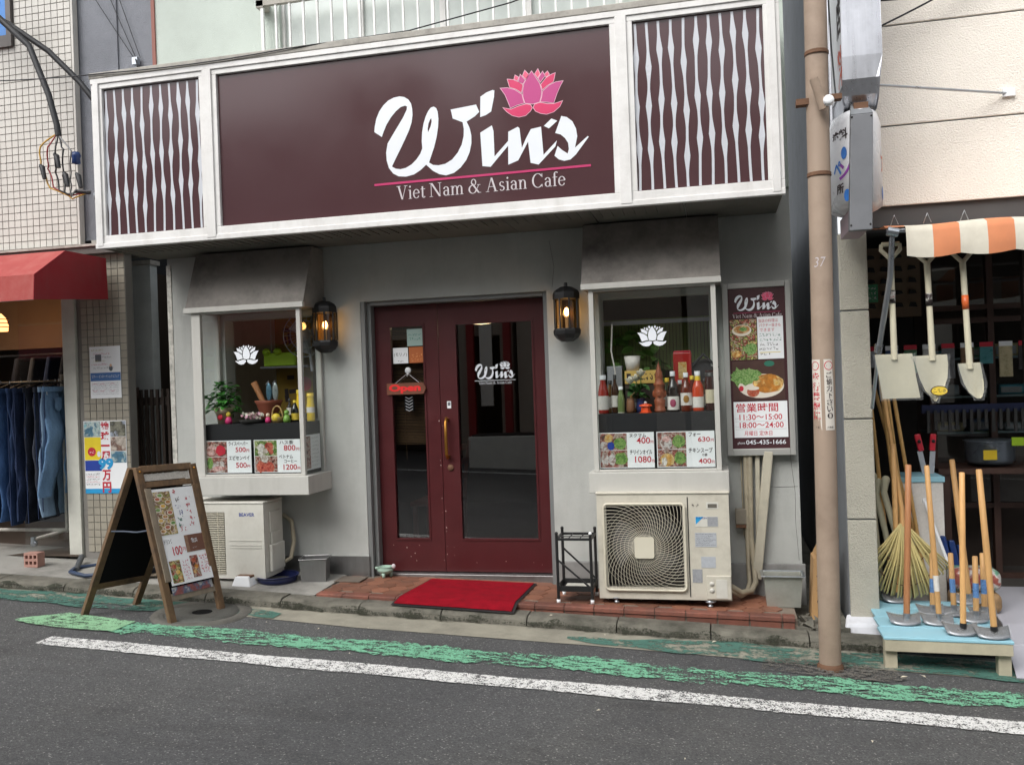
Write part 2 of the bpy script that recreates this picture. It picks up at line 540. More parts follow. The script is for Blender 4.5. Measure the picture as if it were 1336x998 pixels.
m_wood = MAT('pale_hoe_wood', lin(206, 160, 104), 0.55, var=0.24, vs=10, stretch=(6, 6, 0.5), rnd=0.12)
m_rwood = MAT('reddish_hoe_wood', lin(170, 116, 76), 0.55, var=0.24, vs=10, stretch=(6, 6, 0.5))
m_cement = MAT('pole_beige_paint', lin(160, 141, 124), 0.65, var=0.14, vs=5, stretch=(1, 1, 0.4), dirt=0.45, ds=3, dcol=(0.13, 0.085, 0.06, 1))
m_rust = MAT('rusty_steel', lin(112, 82, 62), 0.8, 0.2, var=0.3, vs=14)
m_chrome = MAT('galvanised', lin(176, 182, 188), 0.3, 0.9, var=0.1)
FOOD = [(0.16, 0.05, 0.02, 1), (0.5, 0.28, 0.08, 1), (0.1, 0.2, 0.04, 1), (0.55, 0.5, 0.4, 1), (0.4, 0.06, 0.03, 1), (0.05, 0.03, 0.02, 1), (0.22, 0.34, 0.08, 1), (0.6, 0.45, 0.2, 1)]
m_stripe = MAT('grey_white_film', lin(196, 199, 206), 0.25, var=0.02)
m_food1 = PHOTO('food_photo_print', FOOD, 46, 1.3)
m_food2 = PHOTO('green_food_print', [(0.08, 0.22, 0.04, 1), (0.16, 0.34, 0.06, 1), (0.03, 0.06, 0.02, 1), (0.28, 0.4, 0.1, 1), (0.5, 0.45, 0.35, 1)], 60, 4.1)
m_food3 = PHOTO('brown_food_print', [(0.1, 0.06, 0.05, 1), (0.3, 0.2, 0.15, 1), (0.45, 0.42, 0.38, 1), (0.35, 0.08, 0.06, 1), (0.08, 0.05, 0.04, 1)], 55, 7.7)

# ------------------------------------------------------------ ground
b = B()
NX, NY = 24, 12
xs = [-60 + 120 * i / NX for i in range(NX + 1)]
ys = [-40 + 80 * j / NY for j in range(NY + 1)]
b.add([(x, y, RZ(x) if abs(x) < 30 else RZ(math.copysign(30, x))) for y in ys for x in xs],
      [(j * (NX + 1) + i, j * (NX + 1) + i + 1, (j + 1) * (NX + 1) + i + 1, (j + 1) * (NX + 1) + i) for j in range(NY) for i in range(NX)])
tag(b.build('road', m_asph), 'dark grey asphalt road running past the shop fronts', 'road', kind='structure')

def strip(name, mat, pts, lift, label, cat, ragged=0.0):
    """pts: (x, y_far, y_near) along the street"""
    b = B()
    vs = []
    if ragged:
        fine = []
        for (xa, a0, b0), (xb, a1, b1) in zip(pts, pts[1:]):
            m = max(1, int((xb - xa) / 0.025))
            for k in range(m):
                u = k / m
                fine.append((xa + (xb - xa) * u, a0 + (a1 - a0) * u + random.gauss(0, ragged), b0 + (b1 - b0) * u + random.gauss(0, ragged)))
        pts = fine + [pts[-1]]
    for x, ya, yb in pts:
        vs += [(x, ya, RZ(x) + lift), (x, yb, RZ(x) + lift)]
    b.add(vs, [(2 * i, 2 * i + 1, 2 * i + 3, 2 * i + 2) for i in range(len(pts) - 1)])
    return tag(b.build(name, mat), label, cat, kind='structure')

strip('gutter', m_gut, [(-12, -0.76, -1.06), (-4.2, -0.76, -0.97), (-2.4, -0.76, -1.08), (-0.9, -0.76, -1.07), (0.6, -0.76, -1.1), (12, -0.76, -1.1)], 0.004,
      'pale concrete gutter strip along the kerb', 'gutter')
def wob(x, s): return 0.02 * math.sin(x * 5.1 + s) + 0.014 * math.sin(x * 13.7 + 2 * s)
strip('teal_band', m_teal, [(x / 10, -0.80 + wob(x / 10, 1), -1.09 + wob(x / 10, 2)) for x in range(-100, -36)], 0.008, 'faded teal paint band along the gutter at the left', 'road marking')
strip('teal_band', m_teal, [(-1.0 + i * 0.1, (-0.93 + 0.13 * min(1, i / 9)) + wob(i * 0.1, 3), (-0.97 - 0.14 * min(1, i / 7)) + wob(i * 0.1, 4)) for i in range(70)], 0.008,
      'faded teal paint band along the gutter from the fan unit rightwards', 'road marking')
strip('teal_band', m_teal, [(-3.62 + 0.06 * i, -0.86 + wob(i * .06, 7) - 0.03 * abs(i - 5) / 5, -1.0 + wob(i * .06, 8)) for i in range(11)], 0.0085, 'small teal paint patch by the manhole cover', 'road marking', 0.006)
strip('white_line', m_wpaint, [(-4.16, -1.755, -1.90)] + [(-4 + 0.25 * i, -1.755 + 0.008 * math.sin(i), -1.915 + 0.008 * math.sin(i * 1.7)) for i in range(60)], 0.008,
      'worn white edge line painted along the road', 'road marking', 0.003)
strip('green_line', m_gpaint, [(-3.92, -1.335, -1.565)] + [(-3.8 + 0.15 * i, -1.333 + wob(i * 0.15, 5), -1.575 + wob(i * 0.15, 6)) for i in range(90)], 0.008,
      'worn bright green line painted beside the white line', 'road marking', 0.012)
strip('green_line', m_gpaint2, [(-4.66, -1.47, -1.52), (-4.44, -1.27, -1.57), (-4.2, -1.30, -1.59), (-3.86, -1.345, -1.58)], 0.012,
      'paler green start of the line left of the folding sign', 'road marking', 0.004)

# kerb made of stones
kerb = thing('kerb', (-4, -0.7, KZ(-4)), 'mossy concrete kerb stones between gutter and pavement', 'kerb', kind='structure')
def kerb_prof(x):
    z = KZ(x)
    return [(-0.60, z - 0.25), (-0.60, z), (-0.715, z), (-0.745, z - 0.008), (-0.764, z - 0.026), (-0.772, z - 0.055), (-0.785, RZ(x) - 0.05), (-0.785, z - 0.25)]
x = -10.9
while x < 0.98:
    L = 0.6 if x < 0 else 0.55
    x1 = min(x + L - 0.009, 1.0)
    p0, p1 = kerb_prof(x), kerb_prof(x1)
    j = random.uniform(-0.004, 0.004)
    n = len(p0)
    b = B()
    b.add([(x, p[0] + j, p[1] + j) for p in p0] + [(x1, p[0] + j, p[1] + j) for p in p1],
          [(i, (i + 1) % n, n + (i + 1) % n, n + i) for i in range(n)] + [tuple(reversed(range(n))), tuple(range(n, 2 * n))])
    b.build('kerb_stone', m_conc, kerb)
    x += L

m_moss = paint_mat('kerb_moss', (0.028, 0.03, 0.016, 1), 0.47, 0.54, 16, (0.6, 1, 2.5))
b = B()
vs = []
for i in range(120):
    x = -10.8 + i * 0.099
    h = 0.03 + 0.02 * math.sin(i * 1.3) + 0.012 * math.sin(i * 3.1)
    vs += [(x, -0.80 - 0.02 * math.sin(i * 2.1), RZ(x) + 0.0125), (x, -0.7895, RZ(x) + 0.014), (x, -0.7815, RZ(x) + 0.016 + max(0.012, h))]
b.add(vs, [(3 * i + k, 3 * i + 3 + k, 3 * i + 4 + k, 3 * i + 1 + k) for i in range(119) for k in range(2)])
tag(b.build('moss', m_moss), 'dark moss and grime along the foot of the kerb', 'moss', kind='stuff')

# concrete pavement in front of the clothes shop and under the small fan unit
b = B()
vs = []
for x in (-11, -2.92):
    vs += [(x, -0.597, KZ(x) + 0.002), (x, 0.3, KZ(x) + 0.03), (x, -0.597, KZ(x) - 0.3), (x, 0.3, KZ(x) - 0.3)]
b.add(vs, [(0, 4, 5, 1), (2, 3, 7, 6), (0, 2, 6, 4), (1, 5, 7, 3), (0, 1, 3, 2), (4, 6, 7, 5)])
tag(b.build('concrete_pavement', m_pave), 'pale concrete pavement in front of the clothes shop', 'pavement', kind='structure')

# tiled step
step = thing('tiled_step', (-1.2, -0.3, TZ(-1.2)), 'terracotta tiled step along the cafe front', 'pavement', kind='structure')
b = B()
vs = []
for x in (-2.9, 0.44):
    vs += [(x, -0.588, TZ(x) - 0.006), (x, 0.2, TZ(x) - 0.006), (x, -0.588, TZ(x) - 0.3), (x, 0.2, TZ(x) - 0.3)]
b.add(vs, [(0, 4, 5, 1), (2, 3, 7, 6), (0, 2, 6, 4), (1, 5, 7, 3), (0, 1, 3, 2), (4, 6, 7, 5)])
b.build('mortar_bed', m_grout, step)
R6 = 0.077
def hexmesh(r):
    bb = B()
    top = [(r * math.cos(math.pi / 3 * k), r * math.sin(math.pi / 3 * k), 0.0) for k in range(6)]
    lo = [(p[0] * 1.03, p[1] * 1.03, -0.012) for p in top]
    bb.add(top + lo, [tuple(range(6))] + [(k, 6 + k, 6 + (k + 1) % 6, (k + 1) % 6) for k in range(6)])
    return mesh_of(bb, m_terra)
hm = hexmesh(R6 * 0.945)
ci = 0
xx = -2.83
while xx < 0.38:
    for r in range(5):
        yy = -0.47 + r * R6 * math.sqrt(3) + (ci % 2) * R6 * math.sqrt(3) / 2
        if yy < 0.08 and not (yy > -0.05 and (xx < -2.62 or xx > -1.3)):
            piece('floor_tile', hm, step, (xx, yy, TZ(xx) + random.uniform(-0.0012, 0.0012)), (random.uniform(-.006, .006), 0.027 + random.uniform(-.006, .006), 0))
    xx += 1.5 * R6
    ci += 1
x = -2.9
while x < 0.41:
    x1 = min(x + 0.197, 0.425)
    b = B()
    z0, z1 = TZ(x), TZ(x1)
    pr = lambda xx, z: [(xx, -0.522, z - 0.03), (xx, -0.522, z + 0.001), (xx, -0.598, z + 0.001), (xx, -0.606, z - 0.006), (xx, -0.607, z - 0.028)]
    b.add(pr(x, z0) + pr(x1, z1), [(i, (i + 1) % 5, 5 + (i + 1) % 5, 5 + i) for i in range(5)] + [(4, 3, 2, 1, 0), (5, 6, 7, 8, 9)])
    b.build('edge_tile', m_brick, step)
    if TZ(x) - 0.03 - KZ(x) > 0.008:
        xa, xb = x + 0.004, x1 - 0.003
        o = random.uniform(-0.002, 0.002)
        b = B()
        b.hexa([(xa, -0.601 + o, KZ(xa) - 0.01), (xb, -0.601 + o, KZ(xb) - 0.01), (xb, -0.58, KZ(xb) - 0.01), (xa, -0.58, KZ(xa) - 0.01),
                (xa, -0.601 + o, TZ(xa) - 0.035), (xb, -0.601 + o, TZ(xb) - 0.035), (xb, -0.58, TZ(xb) - 0.035), (xa, -0.58, TZ(xa) - 0.035)])
        b.build('brick', m_brick, step)
    x += 0.203
# broken rubble at the end of the step
b = B()
for i in range(16):
    c = (random.uniform(0.43, 0.56), random.uniform(-0.6, -0.35), KZ(0.5) + random.uniform(0, 0.05))
    r = random.uniform(0.02, 0.05)
    b.add([(c[0] + random.uniform(-r, r), c[1] + random.uniform(-r, r), c[2] + random.uniform(-r, r)) for _ in range(6)],
          [(0, 1, 2), (0, 2, 3), (0, 3, 4), (0, 4, 1), (5, 2, 1), (5, 3, 2), (5, 4, 3), (5, 1, 4)])
tag(b.build('rubble', m_conc), 'broken mortar rubble at the right end of the tiled step', 'rubble', kind='stuff')
b = B().box(0.43, 0.76, -0.597, 3.0, -0.6, KZ(0.6) + 0.02)
tag(b.build('alley_ground', m_conc), 'dirty concrete ground in the narrow gap beside the cafe', 'ground', kind='structure')
LOGO_W=[(13,370),(18,410),(31,461),(55,510),(87,549),(124,578),(166,594),(207,598),(242,590),(271,570),(290,540),(297,501),(298,459),(289,408),(270,359),(236,295),(199,230),(163,169),(134,118),(161,101),(196,94),(237,100),(278,120),(315,151),(344,187),(360,223),(358,274),(363,333),(375,391),(393,440),(413,476),(433,497),(453,501),(471,489),(481,461),(484,414),(479,355),(466,289),(446,223),(423,166),(405,121),(434,102),(474,96),(522,102),(572,127),(613,170),(643,221),(659,278),(662,328),(655,373),(586,405),(574,468),(755,483),(775,431),(743,404),(684,374),(704,328),(714,277),(712,223),(698,166),(672,114),(631,67),(581,34),(524,22),(476,35),(432,61),(402,90),(384,108),(344,76),(294,49),(235,39),(181,46),(141,69),(111,110),(97,163),(95,218),(108,281),(142,329),(185,389),(228,449),(257,501),(260,522),(245,530),(213,523),(176,497),(138,458),(104,410),(80,361),(67,330)]
LOGO_W_HOLE=[(433,423),(435,402),(426,369),(407,330),(404,350),(411,388),(424,416)]
LOGO_REST=[[(787,533),(830,557),(873,569),(886,564),(882,522),(859,425),(820,404),(780,395)],
[(777,290),(860,331),(870,291),(871,120),(969,215),(972,276),(1038,303),(1050,293),(1062,160),(1094,223),(1128,279),(1198,288),(1208,99),(1302,186),(1290,147),(1172,37),(1118,54),(1106,197),(1066,131),(1034,78),(964,55),(968,183),(841,52),(784,62)],
[(1217,291),(1270,335),(1309,316),(1251,271)],
[(1292,236),(1337,345),(1374,334),(1410,302),(1433,251),(1439,201),(1429,158),(1421,126),(1508,195),(1516,190),(1469,133),(1426,81),(1388,51),(1347,46),(1310,59),(1282,86),(1305,149),(1337,117),(1371,92),(1380,122),(1376,163),(1356,197),(1328,223)]]
PETALS=[('m',[(1147,668),(1118,633),(1091,590),(1080,542),(1081,497),(1094,454),(1145,443),(1195,451),(1207,487),(1212,527),(1200,578),(1172,626)]),
('m',[(925,576),(976,574),(1026,556),(1077,518),(1081,492),(1092,456),(1039,447),(992,432),(977,475),(957,527)]),
('m',[(1360,578),(1336,538),(1313,492),(1290,433),(1241,446),(1198,453),(1209,487),(1215,523),(1262,559),(1308,576)]),
('r',[(976,632),(1020,623),(1062,600),(1085,581),(1076,538),(1074,525),(1035,554),(991,573)]),
('r',[(1309,638),(1296,584),(1291,574),(1253,557),(1215,529),(1204,569),(1239,607),(1273,627)]),
('p',[(1032,653),(1059,635),(1049,607),(1022,623)]),
('m',[(1068,655),(1103,610),(1085,583),(1052,605)]),
('p',[(1100,678),(1129,644),(1106,612),(1082,641)]),
('p',[(1191,678),(1206,639),(1187,612),(1165,644)]),
('m',[(1222,658),(1239,623),(1204,582),(1187,610)]),
('p',[(1255,655),(1269,629),(1243,610),(1233,636)]),
('r',[(939,443),(996,427),(1047,442),(1099,451),(1132,444),(1145,420),(1130,397),(1096,371),(1049,365),(1003,381),(966,410)]),
('r',[(1352,447),(1331,408),(1288,376),(1238,365),(1197,375),(1164,393),(1148,419),(1157,443),(1199,451),(1249,437),(1290,433),(1324,440)])]
# the flowing name as traced letter outlines (mm, origin at the left end of the line below it)
def logo(b, origin, scale, y, mi=0, ux=(1, 0, 0), uz=(0, 0, 1)):
    for outer, holes in [(LOGO_W, [LOGO_W_HOLE])] + [(r, []) for r in LOGO_REST]:
        bb = B()
        bb.flat([(p[0], p[1]) for p in outer], 0, [[(q[0], q[1]) for q in h] for h in holes])
        o, u, w = Vector(origin), Vector(ux), Vector(uz)
        b.add([o + u * (v[0] * scale) + w * (v[2] * scale) for v in bb.v], bb.f, mi)

def shrink(poly, k):
    """move each edge inwards by k (same units)"""
    n = len(poly)
    area = sum(poly[i][0] * poly[(i + 1) % n][1] - poly[(i + 1) % n][0] * poly[i][1] for i in range(n)) / 2
    s = 1 if area > 0 else -1
    out = []
    for i in range(n):
        a, p, c = Vector(poly[i - 1]), Vector(poly[i]), Vector(poly[(i + 1) % n])
        d1, d2 = (p - a).normalized(), (c - p).normalized()
        nn = Vector((-d1.y - d2.y, d1.x + d2.x)) * s
        if nn.length < 1e-5: nn = Vector((-d1.y, d1.x)) * s
        nn.normalize()
        cosh = max(0.35, abs(nn.dot(Vector((-d1.y, d1.x)) * s)))
        out.append(tuple(p + nn * (k / cosh)))
    return out

def glyph_strokes():
    """a small book serif: each glyph = (advance, list of polygons), cap height 0.70, x height 0.46"""
    T, t = 0.085, 0.034
    G = {}
    def rect(x0, z0, x1, z1): return [(x0, z0), (x1, z0), (x1, z1), (x0, z1)]
    def diag(x0, z0, x1, z1, w): return [(x0 - w / 2, z0), (x0 + w / 2, z0), (x1 + w / 2, z1), (x1 - w / 2, z1)]
    def arc(cx, cz, rx, rz, a0, a1, wv=T, wh=t, n=18):
        o, i_ = [], []
        for k in range(n + 1):
            a = math.radians(a0 + (a1 - a0) * k / n)
            w = wh + (wv - wh) * abs(math.cos(a)) ** 1.3
            o.append((cx + rx * math.cos(a), cz + rz * math.sin(a)))
            i_.append((cx + (rx - w) * math.cos(a), cz + (rz - w * (0.9 if w < 0.05 else 1)) * math.sin(a)))
        return [[o[k], o[k + 1], i_[k + 1], i_[k]] for k in range(n)]
    def serif(x, z, w=0.2): return rect(x - w / 2, z, x + w / 2, z + 0.026)
    G['V'] = (0.66, [diag(0.32, 0, 0.12, 0.7, 0.1), diag(0.33, 0, 0.54, 0.7, t), serif(0.12, 0.674, 0.24), serif(0.54, 0.674, 0.2)])
    G['i'] = (0.26, [rect(0.09, 0, 0.09 + T, 0.46), serif(0.13, 0), rect(0.03, 0.43, 0.12, 0.46)] + arc(0.13, 0.62, 0.052, 0.052, 0, 360, 0.05, 0.05, 10))
    G['e'] = (0.46, arc(0.23, 0.23, 0.2, 0.24, 8, 325) + [rect(0.06, 0.24, 0.4, 0.272)])
    G['t'] = (0.31, [rect(0.09, 0.06, 0.09 + T, 0.58), rect(0.02, 0.43, 0.29, 0.46)] + arc(0.2, 0.1, 0.11, 0.11, 180, 330, T, t, 10))
    G['N'] = (0.78, [rect(0.11, 0, 0.11 + t, 0.7), diag(0.62, 0, 0.15, 0.7, 0.11), rect(0.61, 0, 0.61 + t, 0.7), serif(0.125, 0, 0.2), serif(0.11, 0.674, 0.18), serif(0.625, 0.674, 0.2)])
    G['a'] = (0.45, [rect(0.28, 0.04, 0.28 + T, 0.32), rect(0.3, 0, 0.43, 0.03)] + arc(0.2, 0.32, 0.165, 0.15, 0, 165, T, t, 12) + arc(0.2, 0.14, 0.16, 0.145, 60, 330, T, t, 14))
    G['n'] = (0.52, [rect(0.08, 0, 0.08 + T, 0.46), rect(0.02, 0.43, 0.1, 0.46), serif(0.12, 0, 0.19), rect(0.34, 0, 0.34 + T, 0.32), serif(0.38, 0, 0.19)] + arc(0.27, 0.31, 0.155, 0.16, 0, 165, T, t, 12))
    G['m'] = (0.8, [rect(0.08, 0, 0.08 + T, 0.46), rect(0.02, 0.43, 0.1, 0.46), serif(0.12, 0, 0.19), rect(0.34, 0, 0.34 + T, 0.32), serif(0.38, 0, 0.19), rect(0.6, 0, 0.6 + T, 0.32), serif(0.64, 0, 0.19)]
              + arc(0.27, 0.31, 0.155, 0.16, 0, 165, T, t, 12) + arc(0.53, 0.31, 0.155, 0.16, 0, 165, T, t, 12))
    G['&'] = (0.78, arc(0.33, 0.55, 0.15, 0.17, 0, 360, 0.06, t, 18) + arc(0.27, 0.2, 0.24, 0.22, 75, 345, T, t, 16) + [diag(0.62, 0, 0.24, 0.5, 0.1), diag(0.45, 0.1, 0.62, 0.42, t), serif(0.62, 0.4, 0.18), serif(0.66, 0, 0.16)])
    G['A'] = (0.74, [diag(0.12, 0, 0.35, 0.7, t), diag(0.58, 0, 0.36, 0.7, 0.1), rect(0.2, 0.24, 0.5, 0.27), serif(0.12, 0, 0.19), serif(0.58, 0, 0.24)])
    G['s'] = (0.38, arc(0.19, 0.345, 0.14, 0.125, 30, 250, 0.07, t, 12) + arc(0.19, 0.125, 0.15, 0.125, -150, 75, 0.07, t, 12) + [diag(0.26, 0.19, 0.12, 0.28, 0.12)])
    G['C'] = (0.7, arc(0.37, 0.35, 0.32, 0.36, 42, 318, 0.095, t, 24) + [rect(0.59, 0.5, 0.62, 0.69), rect(0.59, 0.02, 0.615, 0.16)])
    G['f'] = (0.29, [rect(0.09, 0, 0.09 + T, 0.6), rect(0.02, 0.43, 0.28, 0.46), serif(0.13, 0, 0.2)] + arc(0.22, 0.58, 0.13, 0.14, 40, 180, T, t, 12))
    G[' '] = (0.2, [])
    return G
GLY = glyph_strokes()
def serif_line(b, text, origin, width, mi=0, height=None, ux=(1, 0, 0), uz=(0, 0, 1), bold=1.0):
    adv = sum(GLY[c][0] for c in text)
    k = width / adv
    kz = height / 0.7 if height else k
    o, u, w = Vector(origin), Vector(ux), Vector(uz)
    nrm = u.cross(w)
    x, q = 0.0, 0
    for c in text:
        for poly in GLY[c][1]:
            q += 1
            b.add([o + u * ((x + p[0]) * k) + w * (p[1] * kz) + nrm * (0.00004 * (q % 9)) for p in poly], [tuple(range(len(poly)))], mi)
        x += GLY[c][0]

def lotus(parent, origin, scale, y, mats, name='petal', gap=3.0, edge=True):
    """petals drawn around their own centre; origin is the middle of the flower"""
    cx, cz = 1145, 520
    for k, poly in PETALS:
        b = B()
        pts = [(origin[0] + (p[0] - cx) * scale, origin[1] + (p[1] - cz) * scale) for p in poly]
        if edge:
            b.flat(shrink(pts, -0.8 * scale), y, mi=0)
            b.flat(shrink(pts, gap * scale), y - 0.0006, mi=1)
            b.build(name, [mats['edge'], mats[k]], parent)
        else:
            b.flat(shrink(pts, gap * scale), y)
            b.build(name, mats['all'], parent)
# ------------------------------------------------------------ cafe building
cafe = thing('cafe_building', (-2.0, 0.0, -0.05), 'grey rendered cafe front with maroon double door and two bay windows', 'building')
HOLES = [(-2.735, -1.235, -0.3, 2.125), (-3.93, -3.13, 0.84, 2.04), (-0.83, -0.05, 0.84, 2.04)]
wall_holes(B(), -4.44, 0.53, -0.3, 2.75, HOLES, 0.0, 0.14).build('wall', m_wall, cafe)
for x0, x1 in ((-4.44, -4.3), (0.39, 0.53)):
    B().box(x0, x1, 0.14, 4.5, -0.3, 2.75).build('side_wall', m_wall, cafe)
m_peel = MAT('peeling_edge', lin(196, 194, 186), 0.8, var=0.3, vs=30, dirt=0.8, ds=14, dcol=(0.1, 0.09, 0.08, 1))
B().box(-4.447, -4.405, -0.006, 0.05, 0.0, 2.52).build('corner_bead', m_peel, cafe)
b = B().box(-3.5, -2.727, -0.014, -0.0005, -0.12, 0.118).box(-2.7345, -2.722, -0.0005, 0.03, -0.12, 0.118)
b.build('plinth_panel', m_steel, cafe)
m_plinthg = MAT('grey_plinth_paint', lin(140, 140, 138), 0.7, var=0.1, dirt=0.4, ds=4)
B().box(-1.235, 0.55, -0.03, -0.0005, -0.3, 0.1).build('plinth_panel', m_plinthg, cafe, bevel=0.006)
# interior room
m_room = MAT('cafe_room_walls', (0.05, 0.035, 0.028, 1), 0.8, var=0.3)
b = B()
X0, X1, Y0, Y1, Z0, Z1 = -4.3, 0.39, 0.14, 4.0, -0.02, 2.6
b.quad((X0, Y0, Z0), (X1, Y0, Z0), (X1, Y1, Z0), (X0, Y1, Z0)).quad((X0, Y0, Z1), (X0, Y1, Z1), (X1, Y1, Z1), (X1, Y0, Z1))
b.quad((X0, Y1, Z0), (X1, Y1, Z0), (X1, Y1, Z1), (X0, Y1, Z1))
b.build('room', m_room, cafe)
# green lit bamboo blind deep inside the right window
m_blind = MAT('green_bamboo_blind', lin(120, 136, 78), 0.7, var=0.35, vs=24, stretch=(6, 1, 0.2))
b = B()
for i in range(40):
    b.box(-0.95 + i * 0.026, -0.95 + i * 0.026 + 0.022, 0.34, 0.352, 1.5, 1.9)
b.build('bamboo_blind', m_blind, cafe)
B().box(-0.96, 0.1, 0.335, 0.36, 1.86, 1.89).build('blind_rail', m_chrome, cafe)
# door frame, threshold
b = B().box(-2.7345, -2.70, 0.004, 0.05, -0.1, 2.1245).box(-2.70, -2.6675, 0.05, 0.15, -0.1, 2.1245)
b.box(-1.27, -1.2355, 0.03, 0.15, -0.1, 2.1245).box(-2.6675, -1.27, 0.03, 0.15, 2.092, 2.1245)
b.build('door_frame', m_gframe, cafe, bevel=0.003)
B().box(-2.7, -1.24, 0.05, 0.19, -0.1, -0.028).build('threshold', m_steel, cafe, bevel=0.004)

m_chip = MAT('chipped_primer', lin(206, 190, 180), 0.8)
def door(x0, x1, gx0, gx1, gz0, gz1):
    d = wall_holes(B(), x0, x1, -0.02, 2.088, [(gx0, gx1, gz0, gz1)], 0.12, 0.16).build('door', m_door, cafe, bevel=0.003)
    b = B()
    w = 0.014
    for a in ((gx0 - w, gx0, gz0 - w, gz1 + w), (gx1, gx1 + w, gz0 - w, gz1 + w), (gx0, gx1, gz0 - w, gz0), (gx0, gx1, gz1, gz1 + w)):
        b.box(a[0], a[1], 0.113, 0.1195, a[2], a[3])
    b.build('glazing_bead', m_door, d)
    B().quad((gx0, 0.139, gz0), (gx1, 0.139, gz0), (gx1, 0.139, gz1), (gx0, 0.139, gz1)).build('pane', m_dglass, d)
    b = B()
    for i in range(12):
        cx, cz = (random.uniform(x0 + 0.03, x1 - 0.03), random.uniform(0, 0.2)) if i < 6 else (x1 - 0.012 if x1 < -2 else x0 + 0.012, random.uniform(0.0, 1.2))
        r = random.uniform(0.002, 0.005)
        n = 6
        b.flat([(cx + r * random.uniform(0.4, 1.3) * math.cos(6.28 * k / n) * (0.5 if i % 2 else 1), cz + 1.6 * r * random.uniform(0.4, 1.2) * math.sin(6.28 * k / n)) for k in range(n)], 0.1193)
    tag(b.build('paint_chips', m_chip, d), kind='stuff')
    return d
dl = door(-2.666, -2.140, -2.535, -2.265, 0.24, 1.92)
dr = door(-2.136, -1.269, -1.992, -1.386, 0.24, 1.915)
# handle, lock and sticker on the wide leaf
b = B().tube([(-2.083, 0.12, 1.175), (-2.083, 0.085, 1.185), (-2.083, 0.06, 1.15), (-2.083, 0.057, 1.03), (-2.083, 0.06, 0.91), (-2.083, 0.085, 0.875), (-2.083, 0.12, 0.885)], 0.013, 10)
b.build('handle', m_brass, dr)
B().lathe((0, 0, 0), [(0.0001, 0.012), (0.022, 0.012), (0.026, 0.0)], 16).build('lock', m_rust, dr, local=True).matrix_local = Matrix.Translation(Vector((-2.072, 0.12, 0.796)) - ORG[dr.name]) @ Matrix.Rotation(math.radians(90), 4, 'X')
b = B().box(-2.082, -2.05, 0.1175, 0.1195, 1.262, 1.318, 0).flat([(-2.077, 1.283), (-2.055, 1.283), (-2.055, 1.31), (-2.077, 1.31)], 0.117, mi=1)
b.build('sticker', [m_paper, MAT('grey_ink', lin(110, 116, 124), 0.6)], dr)
# white name on the wide leaf's glass
b = B()
k = 0.325 / 1523
logo(b, (-1.853, 0.1375, 1.473), k, 0.1375)
b.box(-1.855, -1.525, 0.1370, 0.1373, 1.467, 1.4705)
serif_line(b, 'Viet Nam & Asian Cafe', (-1.822, 0.1375, 1.44), 0.265, height=0.021)
lg = b.build('glass_lettering', m_white, dr)
lotus(lg, (-1.853 + 1145 * k, 1.473 + 520 * k), k, 0.1375, {'all': m_white}, edge=False, gap=6)
# stickers on the narrow leaf's glass
def sticker(x0, x1, z0, z1, m, marks, parent):
    b = B().quad((x0, 0.1372, z0), (x1, 0.1372, z0), (x1, 0.1372, z1), (x0, 0.1372, z1))
    for txt, fx, fz, w, h, mi in marks:
        at = (x0 + fx * (x1 - x0), 0.1366, z0 + fz * (z1 - z0))
        if txt:
            write(b, txt, at, (1, 0, 0), (0, 0, 1), width=w * (x1 - x0), height=h * (z1 - z0), mi=mi)
        else:
            scribble(b, at, (1, 0, 0), (0, 0, 1), w * (x1 - x0), h * (z1 - z0), mi, seed=int(1000 * fz))
    b.build('sticker', m, parent)
m_mint = MAT('mint_sticker', lin(158, 182, 176), 0.5, var=0.03)
m_orng = MAT('orange_sticker', lin(180, 98, 48), 0.5, var=0.03)
sticker(-2.402, -2.27, 1.765, 1.9, [m_mint, m_greenink], [('', 0.1, 0.6, 0.8, 0.1, 1), ('', 0.12, 0.36, 0.76, 0.14, 1)], dl)
sticker(-2.525, -2.398, 1.63, 1.755, [m_paper, m_dkink], [('(モリノ)', 0.08, 0.42, 0.84, 0.26, 1), ('', 0.3, 0.1, 0.4, 0.1, 1)], dl)
sticker(-2.39, -2.267, 1.63, 1.757, [m_orng, MAT('pale_orange_ink', lin(214, 150, 90), 0.6)], [('', 0.1, 0.38, 0.8, 0.22, 1), ('', 0.1, 0.12, 0.8, 0.16, 1)], dl)
# reed blind hanging behind the narrow leaf
m_reed = MAT('brown_reed', lin(120, 92, 62), 0.7, var=0.35, vs=20, stretch=(1, 1, 8))
b = B()
for i in range(74):
    z = 0.98 + i * 0.0125
    b.box(-2.56, -2.24, 0.2 + random.uniform(0, 0.006), 0.206, z, z + random.uniform(0.006, 0.011))
b.box(-2.46, -2.457, 0.195, 0.198, 0.86, 1.95)
b.build('reed_blind', m_reed, cafe)

# ---- upper storey
m_mintw = MAT('pale_mint_render', lin(196, 206, 198), 0.85, var=0.06, vs=1.5, bump=0.6, bs=200, dirt=0.35, ds=1.0, dcol=(0.3, 0.33, 0.3, 1))
m_frost = MAT('frosted_panel', lin(196, 204, 200), 0.25, var=0.16, vs=1.8, dirt=0.3, ds=3, dcol=(0.3, 0.33, 0.33, 1))
wall_holes(B(), -4.46, 0.53, 2.752, 7.6, [(-3.33, -0.62, 3.7, 5.3)], -0.02, 0.14).build('upper_wall', m_mintw, cafe)
B().box(-4.485, -4.455, -0.035, 0.0, 3.7, 7.5).build('corner_trim', MAT('red_brown_trim', lin(140, 92, 82), 0.7), cafe)
uw = B()
for i in range(5):
    x = -3.33 + i * (2.71 / 4)
    uw.box(x - 0.022, x + 0.022, 0.02, 0.08, 3.7, 5.3)
uw.box(-3.33, -0.62, 0.02, 0.08, 5.24, 5.3)
